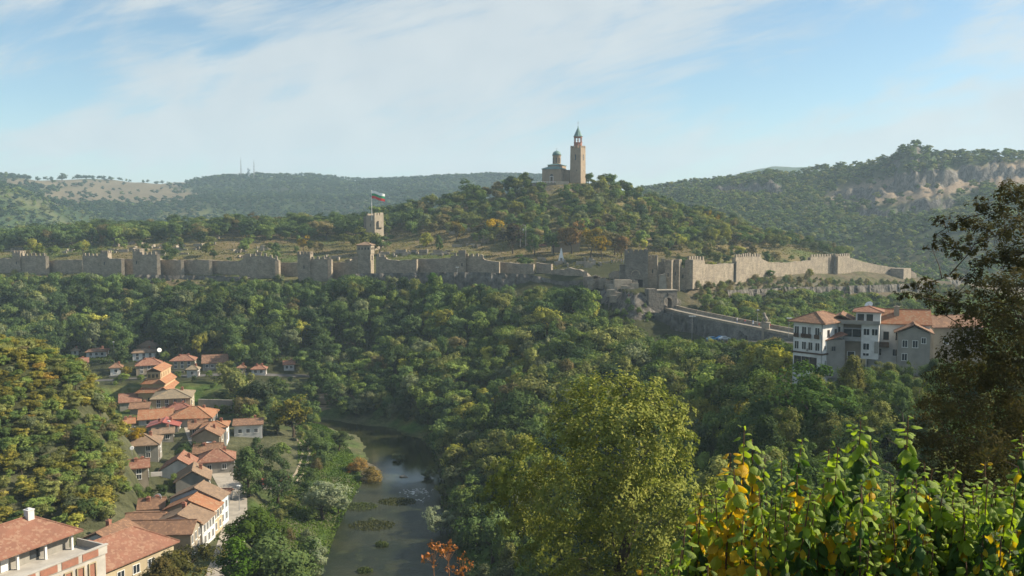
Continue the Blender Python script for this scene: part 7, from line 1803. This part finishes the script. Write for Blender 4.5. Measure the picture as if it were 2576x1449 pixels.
# dried brown seed heads
for i, (u, v, d, lb) in enumerate([(1090, 1388, 4.2, "dried brown seed head on a stalk, leftmost of three over the river"), (1128, 1384, 4.35, "dried brown seed head in the middle of three over the river"), (1160, 1420, 4.3, "lowest and rightmost dried brown seed head of three")]):
    c = PD(u, v, d); root = thing('dried_stalk', lb, 'dried plant', (c.x + .05, c.y, H(c.x, c.y))); B = Vector(root.location)
    mb = MB(); mb.path([Vector((0, 0, 0)), (c - B) * .5 + Vector((.03, 0, 0)), c - B + Vector((0, 0, -.06))], [.006, .004, .0025], 5)
    rs = np.random.default_rng(90 + i); P = []; 
    for k in range(11):
        e = c + Vector((rs.normal() * .028, rs.normal() * .02, rs.uniform(-.05, .045))); mb.tube(c - B + Vector((0, 0, -.06)), e - B, .0015, .001, 3, cap=False)
        for q in range(9): P.append(np.array(e - B) + rs.normal(size=3) * .008)
    mb.obj('stem', rough_mat('dry_stem', (.25, .13, .07)), root)
    P = np.array(P); me = leaf_mesh('seed_head', P, rs.normal(size=P.shape), .017, rs.uniform(0, 1, len(P)), LEAF, .6, rs=rs)
    o = link(bpy.data.objects.new('seed_head', me), root); o['tint'] = (.33, .145, .065)

# ---------------------------------------------------------------- weeds and stones in the stream
def on_water(u, v):
    q = PD(u, v, 1.0); d = WATER / q.z; return Vector((q.x * d, d, WATER))
for i, (u, v, r, h, lb) in enumerate([(960, 1372, 1.0, 1.3, "small reed clump standing in the lower stream"), (918, 1438, 1.1, 1.2, "reed clump in the water near the photo's lower edge"), (1000, 1262, 3.2, .35, "flat brown weed bed in the middle of the shallows"), (935, 1322, 3.6, .5, "weedy gravel islet with pale margin in the stream"), (905, 1275, 3.0, 1.0, "dark sedge tuft island left of the shallows")]):
    p = on_water(u, v); rs = np.random.default_rng(200 + i); n = int(260 + r * 160); a = rs.uniform(0, 6.28, n); q = r * rs.uniform(0, 1, n) ** .5
    P = np.stack([q * np.cos(a) * 1.5, q * np.sin(a), rs.uniform(-.05, 1, n) * h * (1 - (q / r) * .7)], -1)
    me = leaf_mesh('reeds', P, rs.normal(size=P.shape) * np.array((1, 1, .3)), .42 if h > .6 else .5, rs.uniform(0, 1, n), LEAF, .35, rs=rs)
    o = link(bpy.data.objects.new('reeds', me)); o.location = p; o['tint'] = (.08, .11, .04) if h > .6 else (.07, .08, .035); tag(o, lb, 'reeds')
def stone(p, s, lb, m_=STONE_L, seed=0, grp=None):
    mb = bmesh.new(); bmesh.ops.create_icosphere(mb, subdivisions=2, radius=1); rs = np.random.default_rng(seed)
    for v in mb.verts: v.co *= 1 + .25 * rs.normal() * .6; v.co.z *= .5
    me = bpy.data.meshes.new('stone'); mb.to_mesh(me); mb.free(); me.materials.append(m_); o = link(bpy.data.objects.new('stone', me)); o.location = p; o.scale = (s * 1.4, s, s); tag(o, lb, 'stone', grp)
ST = [(1014, 1199, .8, "white rock standing alone in the dark pool"), (1022, 1201, .4, "small stone touching the white rock in the pool")]
for i, (u, v, s, lb) in enumerate(ST): stone(on_water(u, v), s, lb, STONE_L, i)
# foam of the rapids: many little stones and broken water, too many to count
fm = MB(); rs = np.random.default_rng(9)
for i in range(70):
    u, v = rs.normal(1048, 20), rs.normal(1236, 4) + (rs.random() < .25) * 20
    p = on_water(u, v); s = rs.uniform(.04, .13); fm.box(p.x - s * 2.2, p.x + s * 2.2, p.y - s, p.y + s, WATER - .05, WATER + .05 + s * .15)
o = fm.obj('white_water', WMET); tag(o, None, None, kind='stuff')
# sand spit
sp_ = [on_water(u, v) for u, v in ((875, 1190), (905, 1197), (940, 1196), (958, 1184), (940, 1172), (910, 1160), (880, 1150))]
c = sum(sp_, Vector()) / len(sp_); o = MB().prism([(p.x - c.x, p.y - c.y) for p in sp_], -1, .28).obj('sand_spit', rough_mat('sand', (.17, .14, .09), (.09, .085, .05), .8)); o.location = c; tag(o, kind='structure')
# grass on the sunny bank and algae edge
def tufts(name, poly, n, size, tint, seed, zf=None):
    rs = np.random.default_rng(seed); Q = np.array([((u - 1288) / FD * d, d) for u, d in poly]); x0, y0 = Q.min(0); x1, y1 = Q.max(0)
    px, py = rs.uniform(x0, x1, n * 3), rs.uniform(y0, y1, n * 3); ins = np.zeros(len(px), bool); j = len(Q) - 1
    for i in range(len(Q)):
        xi, yi = Q[i]; xj, yj = Q[j]; ins ^= ((yi > py) != (yj > py)) & (px < (xj - xi) * (py - yi) / ((yj - yi) or 1e-9) + xi); j = i
    px, py = px[ins][:n], py[ins][:n]; rd_, rw_ = poly_dist(px, py, RC, RW); m_ = rd_ > rw_ - 1; px, py = px[m_], py[m_]
    pz = np.maximum(height(px, py), WATER) + size * .2
    P = np.stack([px, py, pz], -1)
    me = leaf_mesh(name, P, rs.normal(size=P.shape) * np.array((1, 1, .5)), size, np.clip(.5 + fbm(px / 6, py / 6, seed) * 1.6, 0, 1), LEAF, .5, rs=rs)
    o = link(bpy.data.objects.new(name, me)); o['tint'] = tint; tag(o, kind='stuff')
tufts('bank_grass', [(600, 135), (760, 150), (830, 175), (905, 232), (880, 262), (800, 300), (740, 300), (740, 230), (640, 200)], 26000, .5, (.075, .13, .025), 5)
tufts('undergrowth', [(-120, 373), (-120, 496), (600, 446), (1150, 416), (1490, 378), (1530, 345), (1700, 338), (1880, 292), (1990, 180), (1180, 150), (1080, 235), (1040, 330), (930, 372)], 45000, 1.1, (.07, .11, .04), 6)
tufts('hill_grass', [(-120, 520), (1000, 455), (1500, 430), (1640, 460), (2120, 545), (2120, 590), (1600, 600), (1000, 610), (-120, 690)], 30000, .9, (.13, .13, .05), 7)
# ---------------------------------------------------------------- people
def person_meshes(walk):
    J = [(0, 0, .95), (0, 0, 1.15), (0, 0, 1.38), (0, .01, 1.50), (0, -.01, 1.62), (0, -.015, 1.74)]
    E = [(0, 1), (1, 2), (2, 3), (3, 4), (4, 5)]; Rr = [.15, .13, .15, .055, .095, .075]
    def chain(start, pts, rad):
        p = start
        for q, r in zip(pts, rad): J.append(q); Rr.append(r); E.append((p, len(J) - 1)); p = len(J) - 1
    for s_ in (-1, 1):
        f = walk * s_ * .22
        chain(0, [(.09 * s_, 0, .88), (.10 * s_, -f * .6, .50), (.10 * s_, -f * .7 + .04 * walk, .09), (.11 * s_, -f * .7 - .14, .03)], [.095, .06, .045, .035])
        chain(2, [(.17 * s_, 0, 1.40), (.25 * s_, f * .4, 1.14), (.26 * s_, f * .8 - .10, .92), (.26 * s_, f * .8 - .14, .82)], [.06, .045, .033, .03])
    me = bpy.data.meshes.new('person_body'); me.from_pydata(J, E, []); me.update()
    ob = bpy.data.objects.new('tmp', me); COL.objects.link(ob)
    md = ob.modifiers.new('skin', 'SKIN'); md2 = ob.modifiers.new('sub', 'SUBSURF'); md2.levels = 1; md2.render_levels = 1
    for v, r in zip(me.skin_vertices[0].data, Rr): v.radius = (r, r * .85)
    me.skin_vertices[0].data[0].use_root = True
    dg = bpy.context.evaluated_depsgraph_get(); bd = bpy.data.meshes.new_from_object(ob.evaluated_get(dg))
    bpy.data.objects.remove(ob)
    V = np.array([v.co[:] for v in bd.vertices]); N = np.array([v.normal[:] for v in bd.vertices]); Fs = [tuple(p.vertices) for p in bd.polygons]
    bd.materials.clear(); bd.materials.append(CLOTH)
    def part(nm, zlo, zhi, xm, off):
        fs = [f for f in Fs if all(zlo <= V[i][2] <= zhi and abs(V[i][0]) <= xm for i in f)]; ids = sorted({i for f in fs for i in f}); mp_ = {a: b for b, a in enumerate(ids)}
        return mesh_from(nm, V[ids] + N[ids] * off, [tuple(mp_[i] for i in f) for f in fs], [CLOTH], True)
    return bd, part('shirt', .93, 1.50, .40, .016), part('trousers', .07, 1.00, .19, .016), part('hair', 1.64, 2, 1, .02)
cm_ = bpy.data.materials.new('cloth'); cm_.use_nodes = True; t = NT(cm_.node_tree); b = t.n['Principled BSDF']; b.inputs['Roughness'].default_value = .9
at = t.add('ShaderNodeAttribute', attribute_type='INSTANCER', attribute_name='tint'); t.link(at.outputs['Color'], b.inputs['Base Color']); CLOTH = cm_
PM = [person_meshes(0), person_meshes(1)]
SH = [('white', (.75, .75, .75)), ('dark blue', (.05, .07, .18)), ('red', (.5, .06, .05)), ('black', (.03, .03, .03)), ('grey', (.3, .3, .3)), ('light blue', (.3, .45, .65)), ('beige', (.5, .42, .3)), ('pink', (.6, .3, .35))]
TRS = [('dark', (.03, .03, .04)), ('blue', (.08, .12, .25)), ('beige', (.4, .33, .24))]
ORDP = ['leftmost', 'second from left', 'third from left', 'fourth from left', 'fifth from left', 'sixth from left', 'seventh from left', 'eighth from left', 'ninth from left', 'tenth from left', 'eleventh from left', 'rightmost']
def crowd(spots, what, grp, seed):
    rs = random.Random(seed); spots = sorted(spots, key=lambda p: p[0] / p[1])
    for i, (x, y, z) in enumerate(spots):
        sn, sc_ = rs.choice(SH); tn, tc2 = rs.choice(TRS); w_ = rs.random() < .5
        om = ORDP[i] if i < len(spots) - 1 and i < 11 else 'rightmost'
        r_ = thing('person', f"{om} person {what}, {sn} top", 'person', (x, y, z), rs.uniform(0, 6.28), grp); s_ = rs.uniform(.92, 1.05); r_.scale = (s_, s_, s_)
        for m_, nm, tt in zip(PM[w_], ('body', 'shirt', 'trousers', 'hair'), ((.45, .28, .2), sc_, tc2, (.06, .04, .03))):
            o = link(bpy.data.objects.new(nm, m_), r_); o['tint'] = tt
random.seed(12)
crowd([(tp.x - 5.0 + i * .62 + random.uniform(-.15, .15), tp.y + (i % 3) * .7 - .6 + random.uniform(-.2, .2), TZ) for i in range(12)], "in the crowd on the lookout terrace", 'crowd on the lookout terrace', 1)
def bridge_pt(f, o):
    L_ = offset_line(BRP, o); k = f * (len(L_) - 1); j = min(len(L_) - 2, int(k)); q = k - j
    return (L_[j][0] * (1 - q) + L_[j+1][0] * q, L_[j][1] * (1 - q) + L_[j+1][1] * q, BZ[j] * (1 - q) + BZ[j+1] * q + .05)
crowd([bridge_pt(.49 + .028 * i, random.uniform(-1.4, 1.2)) for i in range(7)], "walking mid causeway", 'walkers on the causeway', 2)
crowd([bridge_pt(.26, -.6)], "alone high on the causeway", 'walkers on the causeway', 3)
q = PS(1742, 716, 545)
crowd([(q.x + i * 1.2 - 5, 545 + random.uniform(-2, 2), H(q.x + i * 1.2 - 5, 545) + .1) for i in range(7)], "on the hill path below the dark trees", 'visitors on the hill path', 4)
crowd([(ct.location.x - 9 + i * 2.6, ct.location.y + 1, ct.location.z) for i in range(6)], "on the church terrace", 'visitors on the church terrace', 5)
crowd([(PS(2022 + i * 8, 850, 440).x, 440 + (i % 2), H(PS(2022 + i * 8, 850, 440).x, 440) + .05) for i in range(6)], "under the brown trees by the gate tower", 'visitors under the brown trees', 6)
# ---------------------------------------------------------------- air
hzm = bpy.data.materials.new('haze'); hzm.use_nodes = True; t = NT(hzm.node_tree); t.n.clear()
pv_ = t.add('ShaderNodeVolumePrincipled'); pv_.inputs['Color'].default_value = (.62, .82, 1.0, 1); pv_.inputs['Density'].default_value = HAZE; pv_.inputs['Anisotropy'].default_value = .1
out = t.add('ShaderNodeOutputMaterial'); t.link(pv_.outputs[0], out.inputs['Volume'])
hb = MB().box(-3760, 3760, -40, 4560, -86, 330).obj('haze', hzm); tag(hb, kind='stuff')
